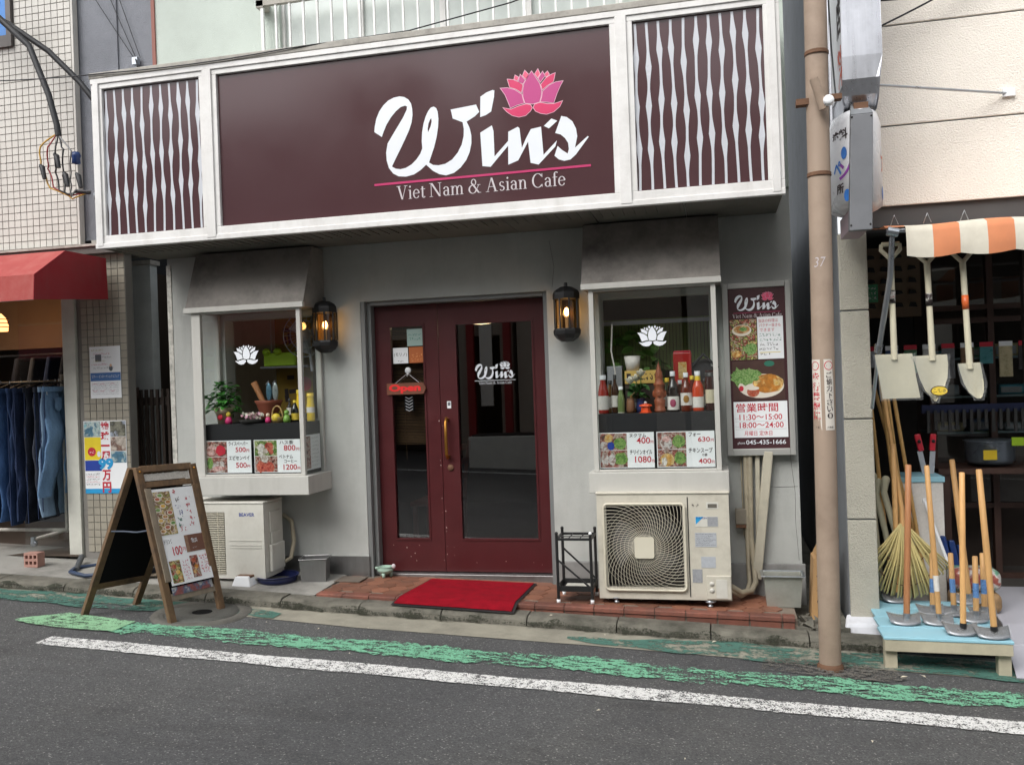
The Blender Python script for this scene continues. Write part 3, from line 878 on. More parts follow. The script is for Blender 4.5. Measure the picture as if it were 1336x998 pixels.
uwo = uw.build('upper_window', m_alu, cafe)
for i in range(4):
    x = -3.33 + i * (2.71 / 4)
    B().box(x + 0.022, x + 0.655, 0.05, 0.056, 3.7, 5.24).build('pane', m_frost, uwo)
m_bar = MAT('white_bar_paint', lin(226, 226, 224), 0.5, var=0.05, dirt=0.2, ds=10)
rail = B().box(-3.47, -0.55, -0.135, -0.1, 4.5, 4.545).build('railing', m_aluw, cafe)
x = -3.425
i = 0
while x < -0.55:
    w = 0.012 if i % 6 else 0.02
    B().box(x - w / 2 * 1.2, x + w / 2 * 1.2, -0.128, -0.107, 3.86, 4.5).build('bar', m_bar, rail)
    x += 0.118
    i += 1
B().box(-3.47, -3.41, -0.135, -0.025, 4.49, 4.56).build('bracket', m_aluw, rail)
# ---- bay windows
def bay(x0, x1, lw, name_mats=None):
    """glazed box standing 0.37 m proud of the wall"""
    y = -0.37
    fr = B()
    p = 0.034
    fr.box(x0, x0 + lw, y, y + p, 0.8, 2.08).box(x1 - p, x1, y, y + p, 0.8, 2.08)           # front posts
    fr.box(x0, x0 + 0.03, -0.034, 0.0, 0.8, 2.08).box(x1 - 0.03, x1, -0.034, 0.0, 0.8, 2.08)   # posts against the wall
    fr.box(x0 + lw, x1 - p, y + 0.004, y + 0.026, 0.8, 0.815).box(x0 + lw, x1 - p, y + 0.004, y + 0.026, 2.06, 2.08)
    bw = fr.build('bay_window', m_wallv, cafe, bevel=0.003)
    B().box(x0 - 0.035, x1 + 0.045, y - 0.045, -0.001, 0.658, 0.799).build('sill', m_wallv, bw, bevel=0.004)
    h = B()
    yt, yb = -0.2, y - 0.02
    xa, xb = x0 - 0.045, x1 + 0.035
    h.hexa([(xa, yb, 2.082), (xb, yb, 2.082), (xb, -0.001, 2.082), (xa, -0.001, 2.082), (xa, yt, 2.558), (xb, yt, 2.558), (xb, -0.001, 2.558), (xa, -0.001, 2.558)])
    h.build('hood', m_hood, bw)
    B().box(xa - 0.004, xb + 0.004, yb - 0.008, yb + 0.03, 2.075, 2.115).build('hood_lip', m_wallv, bw, bevel=0.003)
    B().quad((x0 + lw, y + 0.012, 0.815), (x1 - p, y + 0.012, 0.815), (x1 - p, y + 0.012, 2.06), (x0 + lw, y + 0.012, 2.06)).build('front_pane', m_glass, bw)
    for xx in (x0 + 0.012, x1 - 0.012):
        B().quad((xx, y + p, 0.8), (xx, -0.034, 0.8), (xx, -0.034, 2.08), (xx, y + p, 2.08)).build('side_pane', m_glass, bw)
    B().box(x0 + 0.035, x1 - 0.04, -0.31, 0.42, 0.8, 1.2).build('display_shelf', m_shelf, bw)
    return bw
bayL = bay(-3.995, -3.07, 0.075)
bayR = bay(-0.868, 0.002, 0.034)
for bw, cx, cz in ((bayL, -3.535, 1.735), (bayR, -0.434, 1.735)):
    lotus(bw, (cx, cz), 0.262 / 518 * (1.0 if bw is bayL else 0.96), -0.3595, {'all': m_white}, name='lotus_decal_petal', edge=False, gap=5)

# ------------------------------------------------------------ big fascia sign
sg = thing('fascia_sign', (-2.04, -0.36, 2.56), 'long brown light box sign with white script name and pink lotus', 'sign')
B().box(-4.525, 0.445, -0.705, -0.022, 2.585, 3.835).build('case', m_alu, sg)
m_soff = MAT('grimy_soffit', lin(112, 108, 100), 0.8, var=0.15, vs=3, dirt=0.6, ds=2)
b = B()
for i in range(8):
    xa = -4.52 + i * 0.62
    b.box(xa + 0.004, min(xa + 0.616, 0.44), -0.7, -0.03, 2.572, 2.585)
for i in range(66):
    b.box(-4.5 + i * 0.075, -4.5 + i * 0.075 + 0.012, -0.69, -0.4, 2.566, 2.572)
b.build('soffit', m_soff, sg)
fr = B()
fr.box(-4.53, 0.45, -0.742, -0.705, 3.762, 3.838).box(-4.53, 0.45, -0.742, -0.705, 2.563, 2.658)
fr.box(-4.53, 0.45, -0.752, -0.742, 2.563, 2.6).box(-4.53, 0.45, -0.752, -0.742, 3.8, 3.838)
for x0, x1 in ((-4.53, -4.44), (-3.622, -3.482), (-0.615, -0.467), (0.35, 0.45)):
    fr.box(x0, x1, -0.7415, -0.705, 2.658, 3.762)
    w = x1 - x0
    fr.box(x0 + 0.25 * w, x1 - 0.25 * w, -0.756, -0.7415, 2.58, 3.80)
fr.build('frame', m_alu, sg, bevel=0.003)
b = B()
for xx in (-3.585, -3.52, -0.575, -0.505, 0.42, -4.5):
    for z in (2.63, 2.61, 3.78, 3.2):
        b.lathe((xx, -0.757 if -0.6 < xx < -0.48 or -3.6 < xx < -3.5 else -0.7425, z), [(0.0001, 0), (0.005, 0)], 8)
b2 = B().box(-4.54, 0.46, -0.755, -0.02, 3.839, 3.885)
b2.build('top_cap', m_aluw, sg, bevel=0.006)
BUL = [(0.79, 0.5, 0.25), (0.73, 0.5, 0.24), (0.83, 0.53, 0.28), (0.83, 0.5, 0.27), (0.74, 0.45, 0.18), (0.86, 0.53, 0.28), (0.84, 0.54, 0.3), (0.78, 0.53, 0.24), (0.88, 0.6, 0.33), (0.86, 0.53, 0.3), (0.77, 0.45, 0.26)]
def striped(x0, x1, first, n):
    pan = B().box(x0, x1, -0.716, -0.7055, 2.658, 3.762).build('striped_panel', m_brown, sg)
    L = 3.75 - 2.665
    for i in range(n):
        cx = first + i * (x1 - x0) / (n - 0.45)
        bl = BUL[i % len(BUL)]
        zs = sorted({round(2.665 + L * k / 60, 4) for k in range(61)})
        b = B()
        vs = []
        for z in zs:
            f = (z - 2.665) / L
            hw = 0.0082
            for q in bl:
                hw += 0.0118 * max(0, 1 - abs(f - q) / 0.10) ** 1.25
            wv = 0.004 * math.sin(f * 9 + i)
            vs += [(min(x1, max(x0, cx - hw + wv)), -0.718, z), (min(x1, max(x0, cx + hw + wv)), -0.718, z)]
        b.add(vs, [(2 * k, 2 * k + 1, 2 * k + 3, 2 * k + 2) for k in range(len(zs) - 1)])
        b.build('wavy_stripe', m_stripe, pan)
striped(-4.44, -3.622, -4.425, 11)
striped(-0.467, 0.35, -0.452, 11)
npn = B().box(-3.482, -0.615, -0.716, -0.7055, 2.658, 3.762).build('name_panel', m_brown, sg)
b = B()
logo(b, (-2.292, -0.7185, 2.858), 0.001, -0.7185)
b.build('script_name', m_white, npn)
B().box(-2.292, -0.769, -0.7195, -0.7175, 2.851, 2.866).build('underline', m_pinkline, npn)
kk = 1.192 / sum(GLY[c][0] for c in 'Viet Nam & Asian Cafe')
xo = -2.13
for wd in ('Viet', 'Nam', '&', 'Asian', 'Cafe'):
    wl = sum(GLY[c][0] for c in wd) * kk
    b = B()
    serif_line(b, wd, (xo, -0.7185, 2.742), wl, height=0.094)
    b.build('tagline_word', m_offw, npn)
    xo += wl + GLY[' '][0] * kk
lotus(npn, (-2.292 + 1.145, 2.858 + 0.52), 0.001, -0.7185, {'edge': m_lpink, 'm': m_mag, 'r': m_redp, 'p': m_pink}, gap=3.0)

# ------------------------------------------------------------ wall lanterns
m_amber = GLASS('amber_glass', (0.85, 0.66, 0.4, 1), 1.3)
m_bulb = EMIT('bulb_glow', (1.0, 0.62, 0.25, 1), 14.0)
def lantern(x, z, label):
    y = -0.115
    L = thing('wall_lantern', (x, 0, z), label, 'lantern', 'pair of lanterns beside the cafe door')
    k = 0.94
    cap = B().lathe((x, y, z), [(0.0001, 0.248 * k), (0.012, 0.245 * k), (0.014, 0.215 * k), (0.045, 0.21 * k), (0.085, 0.185 * k), (0.098, 0.165 * k), (0.1, 0.15 * k), (0.1, 0.115 * k), (0.0001, 0.115 * k)], 8, sm=False)
    cap.build('top_cap', m_black, L)
    bt = B().lathe((x, y, z), [(0.0001, -0.22 * k), (0.045, -0.215 * k), (0.08, -0.19 * k), (0.1, -0.16 * k), (0.103, -0.13 * k), (0.096, -0.115 * k), (0.0001, -0.115 * k)], 8, sm=False)
    bt.build('bottom_cap', m_black, L)
    B().lathe((x, y, z), [(0.083, -0.112 * k), (0.083, 0.116 * k)], 16).build('glass', m_amber, L)
    for i in range(8):
        a = math.pi / 8 + i * math.pi / 4
        B().box(-0.005, 0.005, -0.005, 0.005, -0.115 * k, 0.116 * k).build('rib', m_black, L, local=True).location = (math.cos(a) * 0.09, y + math.sin(a) * 0.09, 0)
    B().tube([(x, y, z - 0.11), (x, y, z - 0.02)], 0.012, 8).build('candle', m_offw, L)
    B().ball((x, y, z + 0.015), 0.018, 0.018, 0.032).build('bulb', m_bulb, L)
    B().box(x - 0.045, x + 0.045, -0.03, -0.001, z - 0.14, z + 0.16).box(x - 0.012, x + 0.012, y + 0.06, -0.03, z + 0.11, z + 0.13).build('wall_plate', m_black, L)
    ld = bpy.data.lights.new('lantern_light', 'POINT')
    ld.energy = 0.45
    ld.color = (1.0, 0.66, 0.33)
    ld.shadow_soft_size = 0.03
    lo = bpy.data.objects.new('lantern_light', ld)
    COL.objects.link(lo)
    lo.parent = L
    lo.location = (0, y, 0.015)
lantern(-2.985, 1.935, 'lit black lantern between left window and maroon door')
lantern(-1.068, 1.935, 'lit black lantern between maroon door and right window')

# warm ceiling lamp inside, its glow showing at the top of the door glass
cl = thing('ceiling_lamp', (-2.07, 1.2, 2.05), 'warm lit ceiling lamp inside the cafe seen at the top of the door glass', 'lamp')
B().lathe((-2.07, 1.2, 1.98), [(0.0001, 0.0), (0.09, 0.01), (0.11, 0.03)], 16).build('diffuser', EMIT('warm_lamp_glow', (1.0, 0.7, 0.38, 1), 4.0), cl)
B().lathe((-2.07, 1.2, 1.98), [(0.11, 0.03), (0.12, 0.05), (0.02, 0.09), (0.012, 0.62)], 16).build('lamp_fitting', m_brass, cl)
ld = bpy.data.lights.new('ceiling_lamp_light', 'POINT')
ld.energy = 3.0
ld.color = (1.0, 0.74, 0.46)
ld.shadow_soft_size = 0.1
lo = bpy.data.objects.new('ceiling_lamp_light', ld)
COL.objects.link(lo)
lo.parent = cl
lo.location = (0, 0, -0.12)

# hairline cracks and a render seam on the wall beside the pipes
m_crack = MAT('hairline_crack', lin(84, 82, 78), 0.9)
for pts in ([(0.2, 0.64), (0.3, 0.645), (0.41, 0.638), (0.52, 0.643)], [(0.47, 1.0), (0.48, 0.8), (0.5, 0.6), (0.495, 0.4), (0.51, 0.12)], [(-1.2, 2.5), (-1.17, 2.3), (-1.19, 2.15)]):
    B().tube([(p[0], -0.0006, p[1]) for p in pts], 0.0012, 4).build('crack', m_crack, cafe)
# ------------------------------------------------------------ things on the cafe's pavement
# --- large single-fan unit under the right window
ac = thing('air_conditioner', (-0.4, -0.31, TZ(-0.4)), 'large cream outdoor fan unit with spiral grille under the right window', 'air conditioner', 'outdoor fan units')
ax0, ax1, az0, az1, ay0, ay1 = -0.848, 0.038, -0.058, 0.655, -0.47, -0.16
wall_holes(B(), ax0, ax1, az0, az1, [(-0.785, -0.27, 0.02, 0.575)], ay0, ay0 + 0.02).box(ax0, ax1, ay0 + 0.021, ay1, az0, az0 + 0.02).box(ax0, ax0 + 0.015, ay0 + 0.0205, ay1, az0 + 0.02, az1).box(ax1 - 0.015, ax1, ay0 + 0.0205, ay1, az0 + 0.02, az1).box(ax0 + 0.015, ax1 - 0.015, ay1 - 0.015, ay1, az0 + 0.02, az1).box(-0.25, -0.235, ay0 + 0.0205, ay1 - 0.016, az0 + 0.02, az1).build('cabinet', m_ac2, ac, bevel=0.006)
B().box(ax0 - 0.006, ax1 + 0.006, ay0 - 0.008, ay1 + 0.004, az1 + 0.001, az1 + 0.014).build('lid', m_ac2, ac, bevel=0.005)
B().box(ax0 + 0.016, -0.251, ay1 - 0.03, ay1 - 0.016, az0 + 0.03, az1 - 0.02).build('coil', m_dark, ac)
fcx, fcz = -0.528, 0.298
# spiral grille
g = B()
HX, HZ = 0.273, 0.293
def sq(px, pz):      # pull a point inside the rounded square opening
    return max(-HX, min(HX, px)), max(-HZ, min(HZ, pz))
for i in range(60):
    a0 = 2 * math.pi * i / 60
    pts = []
    for k in range(15):
        f = k / 14
        r = 0.062 + (0.40 - 0.062) * f
        a = a0 + 1.15 * f
        x, z = r * math.cos(a), r * math.sin(a)
        if abs(x) > HX or abs(z) > HZ:
            pts.append((fcx + max(-HX, min(HX, x)), ay0 - 0.016, fcz + max(-HZ, min(HZ, z))))
            break
        pts.append((fcx + x, ay0 - 0.028 + 0.010 * f, fcz + z))
    g.tube(pts, 0.0018, 4, caps=False)
for r in [0.085 + 0.026 * k for k in range(9)]:
    pts = [(fcx + min(HX, max(-HX, r * math.cos(2 * math.pi * k / 40))), ay0 - 0.024 + 0.006 * r / 0.3, fcz + r * math.sin(2 * math.pi * k / 40)) for k in range(41)]
    g.tube(pts, 0.0011, 3, caps=False)
g.build('fan_grille', m_grille, ac)
rp = []
for cxx, czz, a in ((HX - 0.03, HZ - 0.03, 0), (-HX + 0.03, HZ - 0.03, 90), (-HX + 0.03, -HZ + 0.03, 180), (HX - 0.03, -HZ + 0.03, 270)):
    for k in range(5):
        aa = math.radians(a + 22.5 * k)
        rp.append((fcx + cxx + 0.03 * math.cos(aa), ay0 - 0.014, fcz + czz + 0.03 * math.sin(aa)))
B().tube(rp + [rp[0]], 0.009, 6, caps=False).build('grille_rim', m_grille, ac)
hp = [(fcx + sx * 0.066 * k2, fcz + sz * 0.07 * k1) for sx, sz, k1, k2 in ((1, 1, 0.85, 1), (1, 1, 1, 0.85), (-1, 1, 1, 0.85), (-1, 1, 0.85, 1), (-1, -1, 0.85, 1), (-1, -1, 1, 0.85), (1, -1, 1, 0.85), (1, -1, 0.85, 1))]
B().prism(hp, ay0 - 0.042, ay0 - 0.026).build('grille_badge', m_grille, ac, bevel=0.006)
m_fan = MAT('dark_fan_blade', (0.05, 0.05, 0.05, 1), 0.5)
f = B().lathe((0, 0, 0), [(0.0001, -0.03), (0.07, -0.03), (0.07, 0.03), (0.0001, 0.03)], 16)
for i in range(3):
    a = 2 * math.pi * i / 3
    vs = []
    for k in range(7):
        for r in (0.06, 0.15, 0.235):
            aa = a + k / 6 * 1.5 + r * 1.2
            vs.append((r * math.cos(aa), r * math.sin(aa), -0.03 + 0.06 * k / 6))
    f.add(vs, [(3 * k + j, 3 * k + j + 1, 3 * k + 4 + j, 3 * k + 3 + j) for k in range(6) for j in range(2)], 0, True)
fo = f.build('fan', m_fan, ac, local=True)
fo.matrix_local = Matrix.Translation(Vector((fcx, ay0 + 0.12, fcz)) - ORG[ac.name]) @ Matrix.Rotation(math.radians(90), 4, 'X')
# right hand service panel: nameplate, plates, recesses
m_plate = MAT('service_label', lin(172, 176, 182), 0.5, var=0.1, vs=60)
m_plate2 = MAT('grey_label', lin(148, 150, 154), 0.5, var=0.2, vs=90)
m_cyan = MAT('cyan_print', lin(40, 150, 205), 0.5)
yy = ay0 - 0.002
B().box(-0.236, -0.229, yy, ay0 - 0.0005, az0 + 0.02, az1 - 0.02).build('panel_seam', m_dark, ac)
np_ = B().box(-0.185, -0.035, yy, ay0 - 0.0005, 0.435, 0.505).build('nameplate', [m_ac], ac)
B().flat([(-0.182, 0.45), (-0.13, 0.502), (-0.182, 0.502)], yy - 0.0008).build('blue_mark', m_cyan, np_)
b = B(); write(b, 'DAIKIN', (-0.178, yy - 0.0009, 0.488), (1, 0, 0), (0, 0, 1), width=0.07, height=0.012, bold=0.01)
b.build('maker_name', m_blueink, np_)
B().flat([(-0.105, 0.438), (-0.037, 0.438), (-0.037, 0.502), (-0.105, 0.502)], yy - 0.0006).build('grey_field', m_plate2, np_)
pl = B().box(-0.19, -0.05, yy, ay0 - 0.0005, 0.3, 0.395).build('rating_plate', m_plate, ac)
b = B()
for i in range(7):
    scribble(b, (-0.185, yy - 0.0006, 0.382 - i * 0.012), (1, 0, 0), (0, 0, 1), 0.13 - 0.02 * (i % 3), 0.007, seed=i)
b.build('plate_text', m_dkink, pl)
B().box(-0.155, -0.06, yy, ay0 - 0.0005, 0.16, 0.235).build('caution_label', m_plate, ac)
B().box(-0.215, -0.15, yy, ay0 - 0.0005, 0.06, 0.15).build('caution_label', m_plate2, ac)
b = B().box(-0.11, -0.03, yy, ay0 - 0.0005, 0.555, 0.6)
b.build('vent_frame', m_ac, ac)
B().box(-0.1, -0.04, yy - 0.001, yy - 0.0005, 0.562, 0.588).build('vent_slot', MAT('slot_shadow_grey', lin(96, 92, 84), 0.7), ac)
b = B()
for i in range(2):
    scribble(b, (-0.21 + i * 0.03, yy, 0.572), (1, 0, 0), (0, 0, 1), 0.022, 0.016, n=1, seed=i)
b.build('tiny_marking', m_dkink, ac)
B().box(-0.125, 0.036, ay0 - 0.012, ay0 - 0.0005, -0.05, 0.11).build('valve_cover', m_ac2, ac, bevel=0.006)
for zz in (0.055, 0.01):
    B().lathe((0, 0, 0), [(0.016, 0), (0.016, 0.003), (0.0001, 0.003)], 12).build('knockout', m_ac, ac, local=True).matrix_local = Matrix.Translation(Vector((-0.09, ay0 - 0.012, zz)) - ORG[ac.name]) @ Matrix.Rotation(math.radians(90), 4, 'X')
B().box(-0.062, 0.01, ay0 - 0.0145, ay0 - 0.012, -0.04, 0.085).build('knockout_panel', m_ac, ac, bevel=0.01)
for x in (-0.735, -0.105):
    b = B().lathe((x, -0.44, TZ(x)), [(0.0001, 0), (0.018, 0), (0.02, 0.012), (0.009, 0.018), (0.009, 0.03), (0.034, 0.033), (0.04, 0.04), (0.01, 0.05), (0.01, 0.062), (0.0001, 0.062)], 12)
    b.build('levelling_foot', m_chrome, ac)
    B().box(x - 0.03, x + 0.03, -0.2, -0.15, TZ(x), az0 + 0.001).build('rear_foot', m_rust, ac)
# refrigerant pipes rising behind the menu board
pp = thing('pipe_run', (0.2, -0.05, 0), 'beige wrapped pipes rising from the large fan unit behind the menu board', 'pipes')
m_wrap = MAT('beige_pipe_wrap', lin(172, 162, 140), 0.7, var=0.12, vs=20, bump=0.2, bs=50, dirt=0.4, ds=6)
m_duct = MAT('cream_duct', lin(188, 182, 164), 0.55, var=0.06, dirt=0.35, ds=5)
B().tube([(0.03, -0.3, 0.0), (0.1, -0.27, -0.05), (0.17, -0.18, -0.06), (0.205, -0.1, -0.02), (0.2, -0.06, 0.1), (0.185, -0.05, 0.3), (0.195, -0.05, 0.9)], 0.021, 8).build('wrapped_pipe', m_wrap, pp)
B().tube([(0.03, -0.3, -0.03), (0.1, -0.25, -0.078), (0.14, -0.15, -0.08), (0.165, -0.08, -0.02), (0.16, -0.05, 0.1), (0.165, -0.05, 0.9)], 0.016, 8).build('wrapped_pipe', m_wrap, pp)
B().bar((0.215, -0.06, 0.0), (0.325, -0.06, 0.9), 0.065, 0.055, (0, 1, 0)).build('pipe_cover', m_duct, pp, bevel=0.008)
B().bar((0.235, -0.04, 0.3), (0.25, -0.04, 0.92), 0.03, 0.03, (0, 1, 0)).build('pipe_cover', m_duct, pp, bevel=0.004)
B().tube([(0.14, -0.02, 0.3), (0.135, -0.02, 0.9)], 0.006, 6).build('cable', m_wrap, pp)
bx = thing('junction_box', (0.12, 0, 0.38), 'small grey meter box on the wall right of the large fan unit', 'box')
B().box(0.082, 0.158, -0.07, -0.001, 0.385, 0.492).build('box_body', MAT('grey_box_paint', lin(140, 132, 118), 0.6, dirt=0.4), bx, bevel=0.005)
B().box(0.085, 0.155, -0.074, -0.0705, 0.36, 0.384).build('box_hood', m_rust, bx)

# --- small unit under the left window
a2 = thing('air_conditioner', (-3.75, -0.28, KZ(-3.75)), 'smaller cream outdoor fan unit under the left window behind the folding sign', 'air conditioner', 'outdoor fan units')
lx0, lx1, lz0, lz1, ly0, ly1 = -4.12, -3.405, 0.02, 0.592, -0.42, -0.12
wall_holes(B(), lx0, lx1, lz0, lz1, [(-4.08, -3.735, 0.05, 0.53)], ly0, ly0 + 0.02).box(lx1 - 0.02, lx1, ly0 + 0.0205, ly1, lz0, lz1).box(lx0, lx0 + 0.02, ly0 + 0.0205, ly1, lz0, lz1).box(lx0 + 0.02, lx1 - 0.02, ly1 - 0.02, ly1, lz0, lz1).box(lx0 + 0.02, lx1 - 0.02, ly0 + 0.0205, ly1 - 0.021, lz0, lz0 + 0.02).build('cabinet', m_ac, a2, bevel=0.008)
B().box(lx0 - 0.004, lx1 + 0.004, ly0 - 0.006, ly1 + 0.003, lz1 + 0.001, lz1 + 0.016).build('lid', m_ac, a2, bevel=0.006)
B().box(lx0 + 0.03, -3.72, -0.2, -0.19, 0.05, 0.55).build('coil', m_dark, a2)
b = B()
for i in range(34):
    b.box(-4.079, -3.736, ly0 - 0.006, ly0 + 0.004, 0.055 + i * 0.014, 0.055 + i * 0.014 + 0.0055)
for xx in (-4.0, -3.9, -3.8):
    b.box(xx, xx + 0.006, ly0 + 0.0045, ly0 + 0.01, 0.05, 0.53)
tag(b.build('louvre_grille', m_grille, a2), kind='stuff')
for i, zz in enumerate((0.31, 0.275, 0.255)):
    B().box(-3.70, -3.43, ly0 - 0.0035, ly0 - 0.0005, zz, zz + 0.005).build('pressed_rib', m_ac, a2)
b = B(); write(b, 'BEAVER', (-3.61, ly0 - 0.001, 0.497), (1, 0, 0), (0, 0, 1), width=0.13, height=0.027, bold=0.02)
b.build('maker_name', m_blueink, a2)
m_acs = m_ac
B().box(lx1 + 0.0005, lx1 + 0.012, -0.34, -0.17, 0.36, 0.52).build('side_grip', m_acs, a2, bevel=0.008)
B().box(lx1 + 0.0005, lx1 + 0.03, -0.36, -0.15, 0.06, 0.27).build('valve_cover', m_acs, a2, bevel=0.01)
B().box(lx1 + 0.0005, lx1 + 0.016, -0.33, -0.18, 0.271, 0.36).build('valve_cover', m_acs, a2, bevel=0.006)
B().tube([(lx1 + 0.02, -0.16, 0.1), (lx1 + 0.05, -0.1, 0.12), (lx1 + 0.06, -0.06, 0.25), (lx1 + 0.03, -0.03, 0.4), (lx1 - 0.05, -0.02, 0.45)], 0.017, 8).build('hose', m_wrap, a2)
bl = thing('support_block', (-3.55, -0.45, KZ(-3.55)), 'white plastic support block under the small fan unit', 'block')
z = KZ(-3.55)
B().hexa([(-3.64, -0.52, z), (-3.48, -0.52, z), (-3.48, -0.36, z), (-3.64, -0.36, z), (-3.615, -0.50, z + 0.075), (-3.505, -0.50, z + 0.075), (-3.505, -0.38, z + 0.075), (-3.615, -0.38, z + 0.075)]).build('block_body', m_paper, bl, bevel=0.008)
B().box(-3.62, -3.5, -0.48, -0.14, z + 0.0755, lz0 + 0.001).build('bearer', m_rust, bl)
tr = thing('drip_tray', (-3.38, -0.3, KZ(-3.38)), 'dark blue plastic tray under the small fan unit', 'tray')
B().lathe((-3.37, -0.3, KZ(-3.37)), [(0.0001, 0.004), (0.13, 0.004), (0.15, 0.055), (0.158, 0.055), (0.14, 0.0), (0.0001, 0.0)], 24).build('bowl', MAT('navy_plastic', lin(22, 30, 70), 0.4), tr)
B().lathe((-3.37, -0.3, KZ(-3.37)), [(0.15, 0.052), (0.166, 0.056), (0.166, 0.06), (0.15, 0.058)], 24).build('rim', MAT('navy_plastic_rim', lin(26, 36, 84), 0.35), tr)

# --- square steel bin
sb = thing('steel_bin', (-3.1, -0.22, KZ(-3.1)), 'small square steel bin against the wall left of the door', 'bin')
z = TZ(-3.1) - 0.01
def tapered(b, x0, x1, y0, y1, z0, z1, gx, th=0.004):
    o = [(x0 + gx, y0 + gx, z0), (x1 - gx, y0 + gx, z0), (x1 - gx, y1 - gx, z0), (x0 + gx, y1 - gx, z0), (x0, y0, z1), (x1, y0, z1), (x1, y1, z1), (x0, y1, z1)]
    i_ = [(x0 + th, y0 + th, z1), (x1 - th, y0 + th, z1), (x1 - th, y1 - th, z1), (x0 + th, y1 - th, z1), (x0 + gx + th, y0 + gx + th, z0 + th), (x1 - gx - th, y0 + gx + th, z0 + th), (x1 - gx - th, y1 - gx - th, z0 + th), (x0 + gx + th, y1 - gx - th, z0 + th)]
    b.add(o + i_, [(0, 3, 2, 1), (0, 1, 5, 4), (1, 2, 6, 5), (2, 3, 7, 6), (3, 0, 4, 7), (4, 5, 9, 8), (5, 6, 10, 9), (6, 7, 11, 10), (7, 4, 8, 11), (8, 9, 13, 12), (9, 10, 14, 13), (10, 11, 15, 14), (11, 8, 12, 15), (12, 13, 14, 15)])
    return b
b = tapered(B(), -0.105, 0.105, -0.09, 0.09, 0, 0.185, 0.012)
o = b.build('bin_body', m_steel, sb, bevel=0.012, local=True)
o.location = Vector((-3.1, -0.2, z)) - ORG[sb.name]; o.rotation_euler = (0, 0, 0.25)
b = B()
for a in (((-0.107, -0.092), (0.107, -0.092)), ((0.107, -0.092), (0.107, 0.092)), ((0.107, 0.092), (-0.107, 0.092)), ((-0.107, 0.092), (-0.107, -0.092))):
    b.tube([(a[0][0], a[0][1], 0.185), (a[1][0], a[1][1], 0.185)], 0.004, 6)
o = b.build('rolled_rim', m_steel, sb, local=True)
o.location = Vector((-3.1, -0.2, z)) - ORG[sb.name]; o.rotation_euler = (0, 0, 0.25)
mh2 = B().box(-2.93, -2.72, -0.24, -0.06, TZ(-2.83) + 0.003, TZ(-2.83) + 0.009)
tag(mh2.build('drain_cover', MAT('drain_cover_grey', lin(108, 98, 88), 0.7, dirt=0.4)), 'flat rectangular drain cover on the floor beside the steel bin', 'drain cover')

# --- incense pot
ip = thing('incense_pot', (-2.6, 0.0, TZ(-2.6)), 'small pale green ceramic pot on three legs by the door', 'pot')
m_cel = MAT('celadon_glaze', lin(160, 186, 170), 0.25, var=0.1)
z = TZ(-2.6)
B().lathe((-2.6, -0.0, z), [(0.0001, 0.026), (0.04, 0.028), (0.062, 0.05), (0.064, 0.062), (0.052, 0.074), (0.056, 0.082), (0.06, 0.082), (0.05, 0.07), (0.0001, 0.068)], 20).build('bowl', m_cel, ip)
for a in (0.5, 2.6, 4.7):
    B().lathe((-2.6 + 0.042 * math.cos(a), 0.042 * math.sin(a), z), [(0.0001, 0), (0.011, 0.002), (0.013, 0.014), (0.016, 0.034), (0.0001, 0.036)], 10).build('leg', m_cel, ip)
for s in (-1, 1):
    B().ball((-2.6 + s * 0.07, -0.005, z + 0.086 if s > 0 else z + 0.07), 0.017, 0.013, 0.019 if s > 0 else 0.012).build('side_ornament', m_offw if s > 0 else m_cel, ip)

# --- red mat
m_mat = MAT('red_carpet', lin(152, 15, 34), 0.95, var=0.34, vs=14, bump=1.0, bs=260, spec=0.15)
mt = thing('door_mat', (-1.8, -0.42, TZ(-1.8)), 'red carpet mat with dark rubber edge in front of the maroon door', 'mat')
def matz(x, y):
    return TZ(x) + 0.008 if y > -0.6 else (TZ(x) + 0.008) * max(0, 1 - (-0.6 - y) / 0.13) + (KZ(x) + 0.008) * min(1, (-0.6 - y) / 0.13)
def mat_sheet(x0, x1, y0, y1, lift, nx=36, ny=26):
    vs, fs = [], []
    for j in range(ny + 1):
        for i in range(nx + 1):
            v = j / ny
            y = y0 + (y1 - y0) * v
            xa, xb = x0 + 0.06 * v, x1 + 0.02 * v
            x = xa + (xb - xa) * i / nx
            vs.append((x, y, matz(x, y) + lift + 0.002 * math.sin(x * 11) * math.sin(y * 9)))
    for j in range(ny):
        for i in range(nx):
            fs.append((j * (nx + 1) + i, j * (nx + 1) + i + 1, (j + 1) * (nx + 1) + i + 1, (j + 1) * (nx + 1) + i))
    return B().add(vs, fs, 0, True)
mat_sheet(-2.28, -1.40, -0.735, -0.03, 0.0).build('rubber_backing', MAT('dark_rubber', (0.02, 0.016, 0.017, 1), 0.8), mt)
mat_sheet(-2.262, -1.418, -0.717, -0.045, 0.007).build('pile', m_mat, mt)

